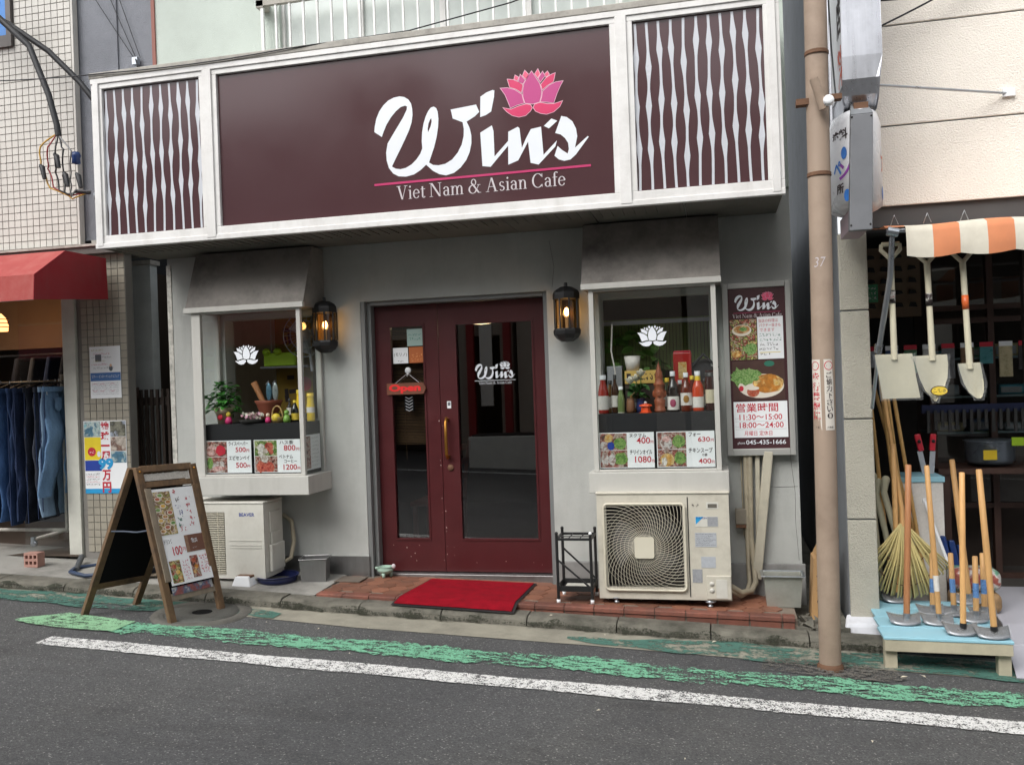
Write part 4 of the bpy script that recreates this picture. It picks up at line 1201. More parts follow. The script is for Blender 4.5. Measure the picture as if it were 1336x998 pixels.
# --- umbrella stand
us = thing('umbrella_stand', (-1.0, -0.4, TZ(-1.0)), 'black steel umbrella stand with crossed braces left of the large fan unit', 'umbrella stand')
z0 = TZ(-1.0)
X = (-1.128, -0.893); Y = (-0.515, -0.285)
for x in X:
    for y in Y:
        B().tube([(x, y, z0 + 0.02), (x, y, z0 + 0.475)], 0.0105, 8).build('upright', m_black, us)
        B().lathe((x, y, z0), [(0.0001, 0), (0.013, 0), (0.013, 0.026), (0.0001, 0.026)], 10).build('foot_cap', m_paper, us)
        B().ball((x, y, z0 + 0.48), 0.012, 0.012, 0.012).build('finial', m_paper if y < -0.4 and x > -1 else m_black, us)
b = B()
for zz in (0.44,):
    b.bar((X[0], Y[0], z0 + zz), (X[1], Y[0], z0 + zz), 0.016, 0.016).bar((X[0], Y[1], z0 + zz), (X[1], Y[1], z0 + zz), 0.016, 0.016)
    b.bar((X[0], Y[0], z0 + zz), (X[0], Y[1], z0 + zz), 0.016, 0.016).bar((X[1], Y[0], z0 + zz), (X[1], Y[1], z0 + zz), 0.016, 0.016)
b.build('top_frame', m_black, us)
for i in range(1, 3):
    xx = X[0] + (X[1] - X[0]) * i / 3
    B().tube([(xx, Y[0], z0 + 0.44), (xx, Y[1], z0 + 0.44)], 0.004, 6).build('divider', m_black, us)
B().tube([(X[0], -0.4, z0 + 0.44), (X[1], -0.4, z0 + 0.44)], 0.004, 6).build('divider', m_black, us)
B().tube([(X[0], Y[0], z0 + 0.3), (X[1], Y[0], z0 + 0.1)], 0.007, 6).build('brace', m_black, us)
B().tube([(X[0], Y[1], z0 + 0.34), (X[1], Y[1], z0 + 0.12)], 0.007, 6).build('brace', m_black, us)
tapered(B(), X[0] - 0.005, X[1] + 0.005, Y[0] - 0.005, Y[1] + 0.005, z0 + 0.08, z0 + 0.12, 0.002).build('drip_tray', m_black, us)
B().box(-1.1, -0.915, -0.49, -0.3, z0 + 0.086, z0 + 0.09).build('tray_liner', m_ac, us)

# --- steel catering pan at the right end
gp = thing('steel_pan', (0.375, -0.28, TZ(0.37)), 'deep stainless catering pan standing right of the beige pipes', 'pan')
z = TZ(0.375) - 0.003
tapered(B(), 0.25, 0.5, -0.36, -0.2, z, z + 0.21, 0.016, 0.003).build('pan_body', MAT('pan_steel', lin(178, 180, 172), 0.4, 0.55, var=0.12, vs=4, dirt=0.3, ds=6, dcol=(0.12, 0.1, 0.06, 1)), gp, bevel=0.018)
b = B()
for a, c in (((0.232, -0.385), (0.518, -0.36)), ((0.232, -0.2), (0.518, -0.175)), ((0.232, -0.36), (0.252, -0.2)), ((0.498, -0.36), (0.518, -0.2))):
    b.box(a[0], c[0], a[1], c[1], z + 0.21, z + 0.216)
b.build('flange', m_chrome, gp, bevel=0.002)
# --- cardboard carton in the gap
cb = thing('cardboard_carton', (0.6, -0.25, KZ(0.6)), 'tall folded brown cardboard carton in the gap behind the pole', 'carton')
m_card = MAT('cardboard', lin(176, 138, 92), 0.8, var=0.08, dirt=0.2)
zc = KZ(0.6) + 0.02
b = B().hexa([(0.545, -0.4, zc), (0.66, -0.4, zc), (0.66, -0.2, zc), (0.545, -0.2, zc), (0.57, -0.4, zc + 0.4), (0.66, -0.4, zc + 0.46), (0.66, -0.2, zc + 0.46), (0.57, -0.2, zc + 0.4)])
b.build('carton_body', m_card, cb)
B().hexa([(0.585, -0.4, zc + 0.418), (0.66, -0.4, zc + 0.462), (0.66, -0.2, zc + 0.462), (0.585, -0.2, zc + 0.418), (0.61, -0.39, zc + 0.5), (0.67, -0.39, zc + 0.53), (0.67, -0.3, zc + 0.53), (0.61, -0.3, zc + 0.5)]).build('flap', m_card, cb)
b = B()
for i in range(3):
    scribble(b, (0.575 + 0.004 * i, -0.4015, zc + 0.1 + i * 0.09), (1, 0, 0), (0, 0, 1), 0.06, 0.03, seed=i)
b.build('carton_print', m_dkink, cb)

# ------------------------------------------------------------ menu board on the wall
mb = thing('menu_board', (0.28, -0.05, 0.87), 'tall framed menu board with opening hours on the wall right of the window', 'sign')
wx0, wx1, wz0, wz1, wy = 0.045, 0.51, 0.872, 2.09, -0.085
fr = B()
fw = 0.038
fr.box(wx0, wx0 + fw, wy, -0.002, wz0, wz1).box(wx1 - fw, wx1, wy, -0.002, wz0, wz1).box(wx0 + fw, wx1 - fw, wy, -0.002, wz0, wz0 + fw + 0.01).box(wx0 + fw, wx1 - fw, wy, -0.002, wz1 - fw, wz1)
fr.build('frame', MAT('grey_aluminium', lin(176, 176, 172), 0.4, 0.3, var=0.05), mb, bevel=0.004)
pnl = B().box(wx0 + fw, wx1 - fw, wy + 0.012, -0.004, wz0 + fw + 0.01, wz1 - fw).build('panel', m_brown, mb)
yp = wy + 0.010
k = 0.305 / 1523
b = B(); logo(b, (0.125, yp, 1.885), k, yp); b.build('script_name', m_white, pnl)
b = B(); serif_line(b, 'Viet Nam & Asian Cafe', (0.112, yp, 1.843), 0.335, height=0.028); b.build('tagline', m_offw, pnl)
B().box(0.118, 0.44, yp - 0.0005, yp, 1.877, 1.8795).build('underline', m_pinkline, pnl)
lotus(pnl, (0.125 + 1145 * k, 1.885 + 520 * k), k, yp, {'edge': m_lpink, 'm': m_pink, 'r': m_pink, 'p': m_pink}, gap=4)
def sheet(x0, x1, z0, z1, m, parent, name, dy=0.0):
    return B().box(x0, x1, yp - 0.0012 - dy, yp, z0, z1).build(name, m, parent)
m_soup = PHOTO('soup_print', [(0.35, 0.14, 0.04, 1), (0.6, 0.34, 0.12, 1), (0.7, 0.5, 0.25, 1), (0.45, 0.2, 0.06, 1)], 34, 1)
m_bowlp = MAT('bowl_print', lin(222, 214, 200), 0.5, var=0.05)
m_omel = PHOTO('omelette_print', [(0.3, 0.1, 0.015, 1), (0.62, 0.28, 0.04, 1), (0.75, 0.45, 0.08, 1), (0.7, 0.5, 0.2, 1), (0.5, 0.2, 0.03, 1)], 12, 2)
m_herb = PHOTO('herb_print', [(0.05, 0.16, 0.03, 1), (0.14, 0.32, 0.07, 1), (0.3, 0.45, 0.18, 1), (0.09, 0.24, 0.04, 1)], 90, 2.2)
m_tabl = MAT('dark_table_print', lin(70, 46, 40), 0.5, var=0.3, vs=14)
m_sauce = PHOTO('sauce_print', [(0.2, 0.03, 0.02, 1), (0.42, 0.07, 0.03, 1), (0.5, 0.16, 0.1, 1)], 30, 4)
def disc(b, cx, cz, rx, rz, y, mi, n=28, jit=0.0):
    b.flat([(cx + rx * math.cos(6.2832 * q / n) * (1 + random.uniform(-jit, jit)), cz + rz * math.sin(6.2832 * q / n) * (1 + random.uniform(-jit, jit))) for q in range(n)], y, mi=mi)
# noodle photograph
ph = sheet(0.092, 0.273, 1.548, 1.832, m_food1, pnl, 'noodle_photo')
b = B(); y2 = yp - 0.0016
disc(b, 0.172, 1.755, 0.066, 0.04, y2, 0); disc(b, 0.172, 1.762, 0.056, 0.029, y2 - 0.0003, 1); disc(b, 0.182, 1.764, 0.026, 0.015, y2 - 0.0006, 2, jit=0.3)
disc(b, 0.225, 1.62, 0.045, 0.04, y2, 2, jit=0.25); disc(b, 0.13, 1.59, 0.036, 0.024, y2 - 0.0003, 3, jit=0.2)
b.build('dish_print', [m_bowlp, m_soup, m_herb, m_omel], ph)
nt = sheet(0.278, 0.452, 1.548, 1.845, m_paper, pnl, 'handwritten_note')
b = B(); y2 = yp - 0.0018
for i, (tx, mi, w) in enumerate([('当店の料理は', 0, 0.13), ('パクチー抜きも', 0, 0.145), ('できます', 0, 0.1), ('', 1, 0.145), ('', 1, 0.15), ('', 2, 0.12), ('', 2, 0.13), ('', 2, 0.07)]):
    if tx:
        write(b, tx, (0.288 + 0.003 * (i % 3), y2, 1.805 - i * 0.0325), (1, 0.0, 0), (0.02, 0, 1), width=w, height=0.024, mi=mi)
    else:
        scribble(b, (0.288 + 0.003 * (i % 3), y2, 1.805 - i * 0.0325), (1, 0, 0), (0, 0, 1), w, 0.018, mi, seed=i)
b.build('handwriting', [m_redink, m_greenink, m_dkink], nt)
B().box(0.29, 0.43, y2 - 0.0002, y2, 1.592, 1.596).build('marker_line', MAT('yellow_marker', lin(220, 200, 60), 0.6), nt)
# omelette photograph
ph = sheet(0.098, 0.452, 1.262, 1.538, m_tabl, pnl, 'omelette_photo')
b = B(); y2 = yp - 0.0016
disc(b, 0.29, 1.36, 0.155, 0.085, y2, 0); disc(b, 0.34, 1.375, 0.105, 0.066, y2 - 0.0003, 1, jit=0.06)
disc(b, 0.165, 1.43, 0.075, 0.066, y2 - 0.0006, 2, jit=0.28); disc(b, 0.235, 1.44, 0.055, 0.04, y2 - 0.0007, 2, jit=0.3); disc(b, 0.235, 1.32, 0.042, 0.036, y2 - 0.0009, 3); disc(b, 0.235, 1.345, 0.042, 0.014, y2 - 0.0011, 0)
disc(b, 0.155, 1.345, 0.016, 0.019, y2 - 0.0009, 4)
disc(b, 0.35, 1.515, 0.035, 0.02, y2, 5)
b.build('dish_print', [m_bowlp, m_omel, m_herb, m_sauce, m_redink, m_greenink], ph)
hs = sheet(0.098, 0.462, 0.998, 1.252, m_paper, pnl, 'opening_hours')
b = B(); y2 = yp - 0.0018
write(b, '営業時間', (0.115, y2, 1.178), (1, 0, 0), (0, 0, 1), width=0.285, height=0.062, bold=0.012)
write(b, '11:30〜15:00', (0.135, y2, 1.122), (1, 0, 0), (0, 0, 1), width=0.29, height=0.04, bold=0.012)
write(b, '18:00〜24:00', (0.135, y2, 1.066), (1, 0, 0), (0, 0, 1), width=0.298, height=0.04, bold=0.012)
write(b, '月曜日 定休日', (0.165, y2, 1.012), (1, 0, 0), (0, 0, 1), width=0.19, height=0.034, bold=0.006)
write(b, 'ランチ', (0.105, y2, 1.125), (1, 0, 0), (0, 0, 1), width=0.025, height=0.014, mi=1)
write(b, 'ディナ', (0.105, y2, 1.068), (1, 0, 0), (0, 0, 1), width=0.025, height=0.014, mi=1)
b.box(0.105, 0.45, y2, y2 + 0.0003, 1.112, 1.1135, 1).box(0.105, 0.45, y2, y2 + 0.0003, 1.056, 1.0575, 1)
b.build('hours_lettering', [m_redink, m_plate2], hs)
b = B(); write(b, 'phone', (0.118, yp, 0.948), (1, 0, 0), (0, 0, 1), width=0.05, height=0.022)
write(b, '045-435-1666', (0.175, yp, 0.95), (1, 0, 0), (0, 0, 1), width=0.27, height=0.031, bold=0.012)
b.build('phone_number', m_white, pnl)
# ------------------------------------------------------------ folding menu sign (A-frame)
af = thing('folding_sign', (-3.9, -1.1, RZ(-3.9)), 'weathered wooden folding sign with menu posters on the road edge', 'sign')
T0, T1 = Vector((-3.842, -1.295, 0.962)), Vector((-3.668, -0.93, 0.952))          # top corners, near and far
F0, F1 = Vector((-3.605, -1.305, RZ(-3.6))), Vector((-3.478, -0.92, RZ(-3.48)))   # front feet
K0, K1 = Vector((-4.31, -1.28, RZ(-4.31))), Vector((-4.15, -0.945, RZ(-4.15)))    # rear feet
nF = (F1 - F0).cross(T0 - F0).normalized()
if nF.x < 0: nF = -nF
for a, c in ((T0, F0), (T1, F1)):
    B().bar(a, c, 0.05, 0.034, nF).build('leg', m_oldwood, af, bevel=0.003)
nK = (K1 - K0).cross(T0 - K0).normalized()
if nK.x > 0: nK = -nK
off = Vector((-0.045, 0, -0.004))
for a, c in ((T0 + off, K0), (T1 + off, K1)):
    B().bar(a, c, 0.046, 0.032, nK).build('leg', m_oldwood, af, bevel=0.003)
def onF(s, t):      # s across (0 near .. 1 far), t down (0 top .. 1 foot)
    return (T0.lerp(T1, s)).lerp(F0.lerp(F1, s), t)
def onK(s, t):
    return ((T0 + off).lerp(T1 + off, s)).lerp(K0.lerp(K1, s), t)
for t, m, w in ((0.012, m_oldwood, 0.045), (0.115, m_oldwood, 0.04), (0.84, m_greywood, 0.05)):
    B().bar(onF(0.03, t), onF(0.97, t), 0.024, w, (T0 - F0).normalized()).build('crossbar', m, af, bevel=0.003)
for t in (0.02, 0.80):
    B().bar(onK(0.03, t), onK(0.97, t), 0.024, 0.045, (T0 - K0).normalized()).build('crossbar', m_oldwood, af, bevel=0.003)
def slab(f, s0, s1, t0, t1, nrm, d0, d1):
    P = [f(s0, t1), f(s1, t1), f(s1, t0), f(s0, t0)]
    return B().hexa([p + nrm * d0 for p in P] + [p + nrm * d1 for p in P])
slab(onK, 0.04, 0.96, 0.05, 0.80, nK, -0.008, 0.0).build('chalkboard', m_board, af)
slab(onF, 0.05, 0.95, 0.14, 0.84, nF, -0.012, -0.004).build('chalkboard', m_board, af)
slab(onF, 0.09, 0.91, 0.045, 0.09, nF, -0.006, 0.0).build('header_strip', MAT('speckled_strip', lin(190, 186, 178), 0.7, var=0.3, vs=80), af)
for s in (0.06, 0.94):
    slab(onF, s - 0.055, s + 0.055, 0.14, 0.74, nF, 0.0165, 0.027).build('clip_batten', m_greywood if s < 0.5 else m_oldwood, af, bevel=0.002)
for s in (0.0, 1.0):
    B().ball(onF(s, 0.03) + nF * 0.02, 0.009, 0.009, 0.009, 8, 6).build('bolt', m_brass, af)
B().tube([onK(0.0, 0.42) + Vector((0, -0.012, 0)), Vector((-3.95, -1.31, 0.535)), Vector((-3.85, -1.312, 0.53)), onF(0.0, 0.4) + Vector((0, -0.012, 0))], 0.006, 6).build('stay_cord', MAT('grey_cord', lin(80, 88, 104), 0.7), af)
# the poster
uF = (F1 - F0).normalized()
vF = (T0.lerp(T1, 0.5) - F0.lerp(F1, 0.5)).normalized()
def poster_pt(s, t, d=0.0):     # s 0..1 across the sheet, t 0..1 up the sheet; the free lower edge stands off
    p = onF(0.1 + 0.82 * s, 0.77 - 0.62 * t)
    curl = 0.02 + 0.035 * max(0, 0.35 - t) ** 1.2 * (0.6 + 0.6 * s)
    return p + nF * (curl + d)
def poster_quad(s0, s1, t0, t1, d, m, name, parent, n=10):
    vs, fs = [], []
    for i in range(n + 1):
        t = t0 + (t1 - t0) * i / n
        vs += [poster_pt(s0, t, d), poster_pt(s1, t, d)]
    fs = [(2 * i, 2 * i + 1, 2 * i + 3, 2 * i + 2) for i in range(n)]
    return B().add(vs, fs).build(name, m, parent)
pg = poster_quad(0, 1, 0, 1, 0.0, m_paper, 'menu_poster', af, 14)
m_platter = PHOTO('platter_print', [(0.5, 0.45, 0.4, 1), (0.42, 0.1, 0.05, 1), (0.12, 0.22, 0.06, 1), (0.6, 0.42, 0.16, 1), (0.62, 0.58, 0.5, 1), (0.2, 0.06, 0.03, 1), (0.3, 0.28, 0.1, 1)], 30, 3.3)
poster_quad(0.02, 0.41, 0.52, 0.97, 0.002, m_platter, 'platter_photo', pg)
poster_quad(0.52, 0.97, 0.31, 0.49, 0.002, MAT('brown_card', lin(110, 74, 60), 0.5), 'name_card', pg)
poster_quad(0.52, 0.6, 0.31, 0.49, 0.003, MAT('pattern_card', lin(140, 108, 88), 0.5, var=0.4, vs=70), 'card_pattern', pg)
poster_quad(0.05, 0.3, 0.02, 0.25, 0.002, m_food1, 'food_photo', pg)
poster_quad(0.54, 0.73, 0.04, 0.27, 0.002, m_food3, 'food_photo', pg)
b = B()
pu = lambda s, t: poster_pt(s, t, 0.004)
up = lambda s, t: (poster_pt(s, t + 0.1, 0.004) - poster_pt(s, t, 0.004)).normalized()
Wd = (poster_pt(1, 0.5) - poster_pt(0, 0.5)).length
rows = [(0.45, 0.93, 0.42, 0), (0.5, 0.85, 0.1, 3), (0.72, 0.85, 0.22, 0), (0.46, 0.78, 0.2, 2), (0.7, 0.78, 0.25, 0), (0.48, 0.71, 0.18, 2), (0.7, 0.71, 0.25, 0), (0.46, 0.645, 0.24, 1), (0.72, 0.645, 0.24, 0), (0.46, 0.58, 0.24, 1), (0.71, 0.58, 0.27, 0), (0.47, 0.535, 0.4, 0)]
for i, (s, t, w, mi) in enumerate(rows):
    scribble(b, pu(s, t), uF, up(s, t), w * Wd, 0.031, mi, seed=20 + i)
write(b, 'ドリンク サービス', pu(0.04, 0.425), uF, up(0.04, 0.425), width=0.44 * Wd, height=0.034, mi=3, bold=0.004)
write(b, '100', pu(0.2, 0.30), uF, up(0.2, 0.3), width=0.22 * Wd, height=0.06, mi=0, bold=0.01)
write(b, '円', pu(0.43, 0.33), uF, up(0.2, 0.3), width=0.07 * Wd, height=0.026, mi=0)
for i in range(6):
    scribble(b, pu(0.33, 0.21 - 0.035 * i), uF, up(0.3, 0.2), 0.17 * Wd, 0.017, 4, seed=50 + i)
    scribble(b, pu(0.76, 0.24 - 0.035 * i), uF, up(0.7, 0.2), 0.2 * Wd, 0.018, 4 if i % 2 else 0, seed=70 + i)
tag(b.build('poster_writing', [m_redink, m_greenink, m_blueink, m_dkink, m_pinkline], pg), kind='stuff')
b = B()
logo(b, pu(0.66, 0.40) + nF * 0.001, 0.26 * Wd / 1523, 0, 0, uF, up(0.6, 0.4))
scribble(b, pu(0.66, 0.345), uF, up(0.6, 0.34), 0.26 * Wd, 0.008, 0, seed=90)
b.build('card_lettering', m_white, pg)
# dishes printed on the photographs
b = B()
def pdisc(s, t, rs, rt, d, mi, n=18):
    b.add([poster_pt(s + rs * math.cos(6.2832 * k / n), t + rt * math.sin(6.2832 * k / n), d) for k in range(n)], [tuple(range(n))], mi)
rg = random.Random(11)
for k in range(11):
    s_, t_ = (0.09, 0.2, 0.32)[k % 3] + rg.uniform(-0.03, 0.03), 0.56 + 0.037 * k
    pdisc(s_, t_, 0.07, 0.024, 0.0028, 0); pdisc(s_, t_ + 0.002, 0.052, 0.016, 0.0034, 1 + k % 4)
for s_, t_, q in ((0.14, 0.19, 2), (0.2, 0.13, 4), (0.13, 0.08, 3), (0.24, 0.07, 1), (0.62, 0.22, 2), (0.65, 0.15, 4), (0.6, 0.1, 1)):
    pdisc(s_, t_, 0.05, 0.024, 0.003, q)
tag(b.build('dish_print', [m_bowlp, m_soup, m_sauce, m_herb, m_omel], pg), kind='stuff')
# second sheet below
slab(onF, 0.1, 0.9, 0.78, 0.83, nF, 0.014, 0.016).build('lower_photo_strip', PHOTO('lower_strip_print', [(0.2, 0.25, 0.4, 1), (0.5, 0.5, 0.5, 1), (0.12, 0.15, 0.25, 1), (0.3, 0.1, 0.1, 1)], 20, 9), af)

# manhole behind the folding sign
mh = thing('manhole_cover', (-3.56, -1.03, RZ(-3.56)), 'round dark iron manhole cover under the folding sign', 'manhole cover')
m_iron = MAT('cast_iron', lin(92, 92, 88), 0.6, 0.3, var=0.25, vs=30, bump=0.5, bs=70)
def tilt(b):
    b.v = [(p[0], p[1], p[2] + RZ(p[0])) for p in b.v]
    return b
tilt(B().lathe((-3.56, -1.03, 0), [(0.34, 0.0), (0.33, 0.012), (0.26, 0.013), (0.25, 0.008)], 36)).build('collar', MAT('manhole_collar', lin(98, 96, 90), 0.85, var=0.25, vs=30, bump=0.5, dirt=0.5, ds=6), mh)
tilt(B().lathe((-3.56, -1.03, 0), [(0.248, 0.008), (0.243, 0.015), (0.075, 0.016), (0.07, 0.013)], 36)).build('lid', m_iron, mh)
tilt(B().lathe((-3.56, -1.03, 0), [(0.0001, 0.0135), (0.068, 0.0135)], 24)).build('lid_centre', m_board, mh)
# pale concrete patch round the pole foot
b = B()
pp_ = [(0.18, -1.28), (0.2, -1.1), (0.4, -1.03), (0.7, -1.04), (0.92, -1.12), (0.98, -1.25), (0.85, -1.33), (0.5, -1.31)]
b.add([(x, y, RZ(x) + 0.012) for x, y in pp_], [tuple(reversed(range(len(pp_))))])
tag(b.build('road_patch', paint_mat('gravelly_patch', lin(106, 103, 97), 0.48, 0.53, 22)), 'gravelly concrete patch around the foot of the pole', 'road patch', kind='structure')

# ------------------------------------------------------------ clothes shop on the left
cs = thing('clothes_shop', (-5.5, 0, 0.05), 'cream tiled clothes shop building at the left edge', 'building')
m_tile = MAT('cream_wall_tile', lin(202, 199, 192), 0.35, var=0.06, vs=3, rnd=0.06, dirt=0.2, ds=2)
m_tilej = MAT('tile_joint', lin(124, 121, 116), 0.9)
PT = 0.0632
B().box(-9.5, -5.29, 0.006, 0.06, 2.70, 7.5).build('upper_wall', m_tilej, cs)
up_w = cs.children[-1]
B().box(-5.335, -4.85, 0.006, 0.1, -0.1, 2.70).build('pillar', m_tilej, cs)
pil = cs.children[-1]
tb = B().box(-PT / 2 + 0.0035, PT / 2 - 0.0035, -0.0, 0.007, -PT / 2 + 0.0035, PT / 2 - 0.0035)
tm = mesh_of(tb, m_tile)
m_tile2 = MAT('shaded_dingy_tile', lin(158, 152, 138), 0.4, var=0.08, vs=3, rnd=0.07, dirt=0.4, ds=3, dcol=(0.15, 0.14, 0.12, 1))  # wall tile darkened: awning shade put into the colour, plus dirt
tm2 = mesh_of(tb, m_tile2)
rest = B()
cnt = 0
for j in range(41):
    z = 0.13 + PT * (j + 0.5)
    if z > 2.69: break
    for i in range(7):
        x = -4.85 - PT * (i + 0.5) - 0.003
        hid = (0.66 < z < 1.22 and x < -4.9) or (1.46 < z < 1.86 and -5.2 < x < -4.93)
        if hid:
            rest.box(x - PT / 2 + 0.0035, x + PT / 2 - 0.0035, 0, 0.007, z - PT / 2 + 0.0035, z + PT / 2 - 0.0035)
        elif cnt < 200:
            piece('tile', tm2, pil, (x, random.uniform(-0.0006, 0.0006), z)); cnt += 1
        else:
            rest.box(x - PT / 2 + 0.0035, x + PT / 2 - 0.0035, 0, 0.007, z - PT / 2 + 0.0035, z + PT / 2 - 0.0035)
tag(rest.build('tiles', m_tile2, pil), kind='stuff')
rest = B()
cnt = 0
for i in range(40):
    x = -5.293 - PT * (i + 0.5)
    for j in range(70):
        z = 2.76 + PT * (j + 0.5)
        if -5.0 > 0: pass
        if x < -5.86 and z > 4.5: continue
        if cnt < 100 and z < 3.9 and i < 6:
            piece('tile', tm, up_w, (x, random.uniform(-0.0006, 0.0006), z)); cnt += 1
        else:
            rest.box(x - PT / 2 + 0.0035, x + PT / 2 - 0.0035, 0, 0.007, z - PT / 2 + 0.0035, z + PT / 2 - 0.0035)
tag(rest.build('tiles', m_tile, up_w), kind='stuff')
# window corner top left
wf = B().box(-7.4, -5.87, -0.03, 0.02, 4.52, 4.62).box(-5.92, -5.87, -0.03, 0.02, 4.62, 6.0).build('window', MAT('bronze_frame', lin(96, 92, 90), 0.5, 0.4), cs)
B().box(-7.4, -5.92, -0.004, 0.005, 4.62, 6.0).build('pane', MAT('bright_blue_pane', lin(70, 130, 200), 0.15), wf)
B().box(-9.5, -4.83, -0.10, 0.3, 2.655, 2.715).build('ledge', MAT('dark_ledge', lin(78, 74, 70), 0.6), cs)
B().box(-9.5, -4.80, -0.12, 0.02, 2.7155, 2.735).build('ledge_cap', m_aluw, cs)
B().box(-5.29, -5.27, 0.0, 0.06, 2.74, 7.5).build('corner_tile', m_tile, cs)
# shop-front post and interior
B().box(-5.47, -5.345, -0.02, 0.12, 0.04, 2.64).build('front_post', MAT('post_cream', lin(200, 200, 190), 0.55, dirt=0.2), cs, bevel=0.004)
m_sh = MAT('shop_wall_ply', lin(112, 84, 56), 0.7, var=0.2, vs=3)
b = B()
X0, X1, Y0, Y1, Z0, Z1 = -9.4, -5.34, 0.0, 3.0, 0.11, 2.64
b.quad((X0, Y0 - 0.1, Z0), (X1, Y0 - 0.1, Z0), (X1, Y1, Z0), (X0, Y1, Z0)).quad((X0, Y0, Z1), (X0, Y1, Z1), (X1, Y1, Z1), (X1, Y0, Z1)).quad((X0, Y1, Z0), (X1, Y1, Z0), (X1, Y1, Z1), (X0, Y1, Z1)).quad((X1, 0.13, Z0), (X1, Y1, Z0), (X1, Y1, Z1), (X1, 0.13, Z1)).quad((X0, Y0, Z0), (X0, Y1, Z0), (X0, Y1, Z1), (X0, Y0, Z1))
b.build('room', MAT('dim_shop_room', lin(70, 58, 48), 0.8, var=0.2), cs)
B().box(-9.0, -5.55, 0.9, 0.93, 1.95, 2.45).build('plywood_band', m_sh, cs)
B().quad((-5.95, 0.02, 0.12), (-5.47, 0.02, 0.12), (-5.47, 0.02, 2.6), (-5.95, 0.02, 2.6)).build('door_glass', m_glass, cs)
# pendant lamp
pl = thing('pendant_lamp', (-6.36, 0.25, 2.15), 'glowing orange pendant lamp inside the clothes shop', 'lamp')
ld = bpy.data.lights.new('pendant_light', 'POINT')
ld.energy = 5.0
ld.color = (1.0, 0.66, 0.38)
ld.shadow_soft_size = 0.06
lo = bpy.data.objects.new('pendant_light', ld)
COL.objects.link(lo)
lo.parent = pl
lo.location = (0, 0, -0.16)
B().lathe((-6.36, 0.25, 2.15), [(0.02, 0.09), (0.055, 0.05), (0.075, -0.02), (0.07, -0.07), (0.0001, -0.075)], 16).build('shade', EMIT('orange_glow', (1.0, 0.42, 0.14, 1), 2.2), pl)
B().tube([(-6.36, 0.25, 2.24), (-6.36, 0.25, 2.63)], 0.006, 6).build('flex', m_black, pl)
for q in range(3):
    B().lathe((-6.36, 0.25, 2.15), [(0.078, -0.03 + 0.035 * q - 0.008), (0.082, -0.03 + 0.035 * q)], 16).build('shade_rib', m_oldwood, pl)
# red awning
aw = thing('red_awning', (-6.5, -0.4, 2.2), 'faded red canvas awning over the clothes shop', 'awning')
m_awn = MAT('red_canvas', lin(142, 30, 38), 0.85, var=0.16, vs=3, dirt=0.35, ds=2, dcol=(0.22, 0.06, 0.06, 1), streak=0.35)
m_awnf = MAT('sun_bleached_canvas', lin(160, 68, 64), 0.85, var=0.16, vs=3, dirt=0.4, ds=3, dcol=(0.4, 0.2, 0.17, 1), streak=0.3)
prof = [(-0.13, 2.60), (-0.6, 2.60), (-0.93, 2.38), (-0.945, 2.19)]
b = B()
for a in (0,):
    vs = [(x, y, z) for x in (-9.5, -4.93) for y, z in prof]
    b.add(vs, [(i, i + 1, i + 5, i + 4) for i in range(3)])
b.build('canopy', m_awnf, aw)
for x in (-4.93,):
    poly = prof + [(-0.12, 2.26)]
    B().prismx([(p[0], p[1]) for p in poly], x, x + 0.006).build('end_flap', m_awn, aw)
B().tube([(-4.94, -0.93, 2.2), (-9.5, -0.93, 2.2)], 0.012, 8).build('front_tube', m_aluw, aw)
# posters on the pillar
def poster(name, x0, x1, z0, z1, label, y=-0.004):
    o = thing(name, ((x0 + x1) / 2, y, z0), label, 'poster')
    B().box(x0, x1, y - 0.002, y, z0, z1).build('sheet', m_paper, o)
    return o
p1 = poster('notice_poster', -5.215, -4.915, 1.438, 1.878, 'white paper notice with blue band on the tiled pillar')
m_bband = MAT('blue_band', lin(62, 104, 160), 0.6)
yq = -0.0068
B().box(-5.212, -4.918, yq, yq + 0.0006, 1.585, 1.655).build('blue_band', m_bband, p1)
b = B()
write(b, 'ツアー・インターナショナルフェア', (-5.2, yq - 0.0003, 1.61), (1, 0, 0), (0, 0, 1), width=0.27, height=0.026, mi=0)
b.build('band_title', m_white, p1)
b = B()
for i in range(6):
    scribble(b, (-5.2 + 0.02 * (i % 2), yq, 1.84 - i * 0.03), (1, 0, 0), (0, 0, 1), 0.12 + 0.04 * (i % 3), 0.013, i % 3, seed=i)
    scribble(b, (-5.2, yq, 1.56 - i * 0.018), (1, 0, 0), (0, 0, 1), 0.26, 0.009, 2, seed=30 + i)
b.flat([(-5.16, 1.75), (-5.1, 1.75), (-5.1, 1.81), (-5.16, 1.81)], yq, mi=2)
disc(b, -5.01, 1.69, 0.018, 0.024, yq, 2); disc(b, -5.01, 1.715, 0.011, 0.012, yq - 0.0002, 3)
for q in (-5.17, -5.1, -5.0):
    for a in range(14):
        a0, a1 = 6.2832 * a / 14, 6.2832 * (a + 0.7) / 14
        b.add([(q + 0.032 * math.cos(t), yq - 0.0001, 1.53 + r * math.sin(t)) for r, t in ((0.035, a0), (0.035, a1), (0.031, a1), (0.031, a0))], [(3, 2, 1, 0)], 1)
b.build('notice_print', [MAT('olive_ink', lin(180, 170, 90), 0.6), m_pinkline, MAT('grey_ink_b', lin(96, 100, 108), 0.6), MAT('skin_ink', lin(220, 180, 150), 0.6)], p1)
p2 = poster('travel_poster', -5.30, -4.885, 0.63, 1.247, 'colourful travel poster with large red characters on the tiled pillar')
m_yel = MAT('yellow_print', lin(228, 204, 40), 0.6)
m_sky = PHOTO('sea_photo_print', [(0.1, 0.3, 0.45, 1), (0.2, 0.45, 0.5, 1), (0.5, 0.6, 0.6, 1), (0.08, 0.2, 0.3, 1)], 14, 5)
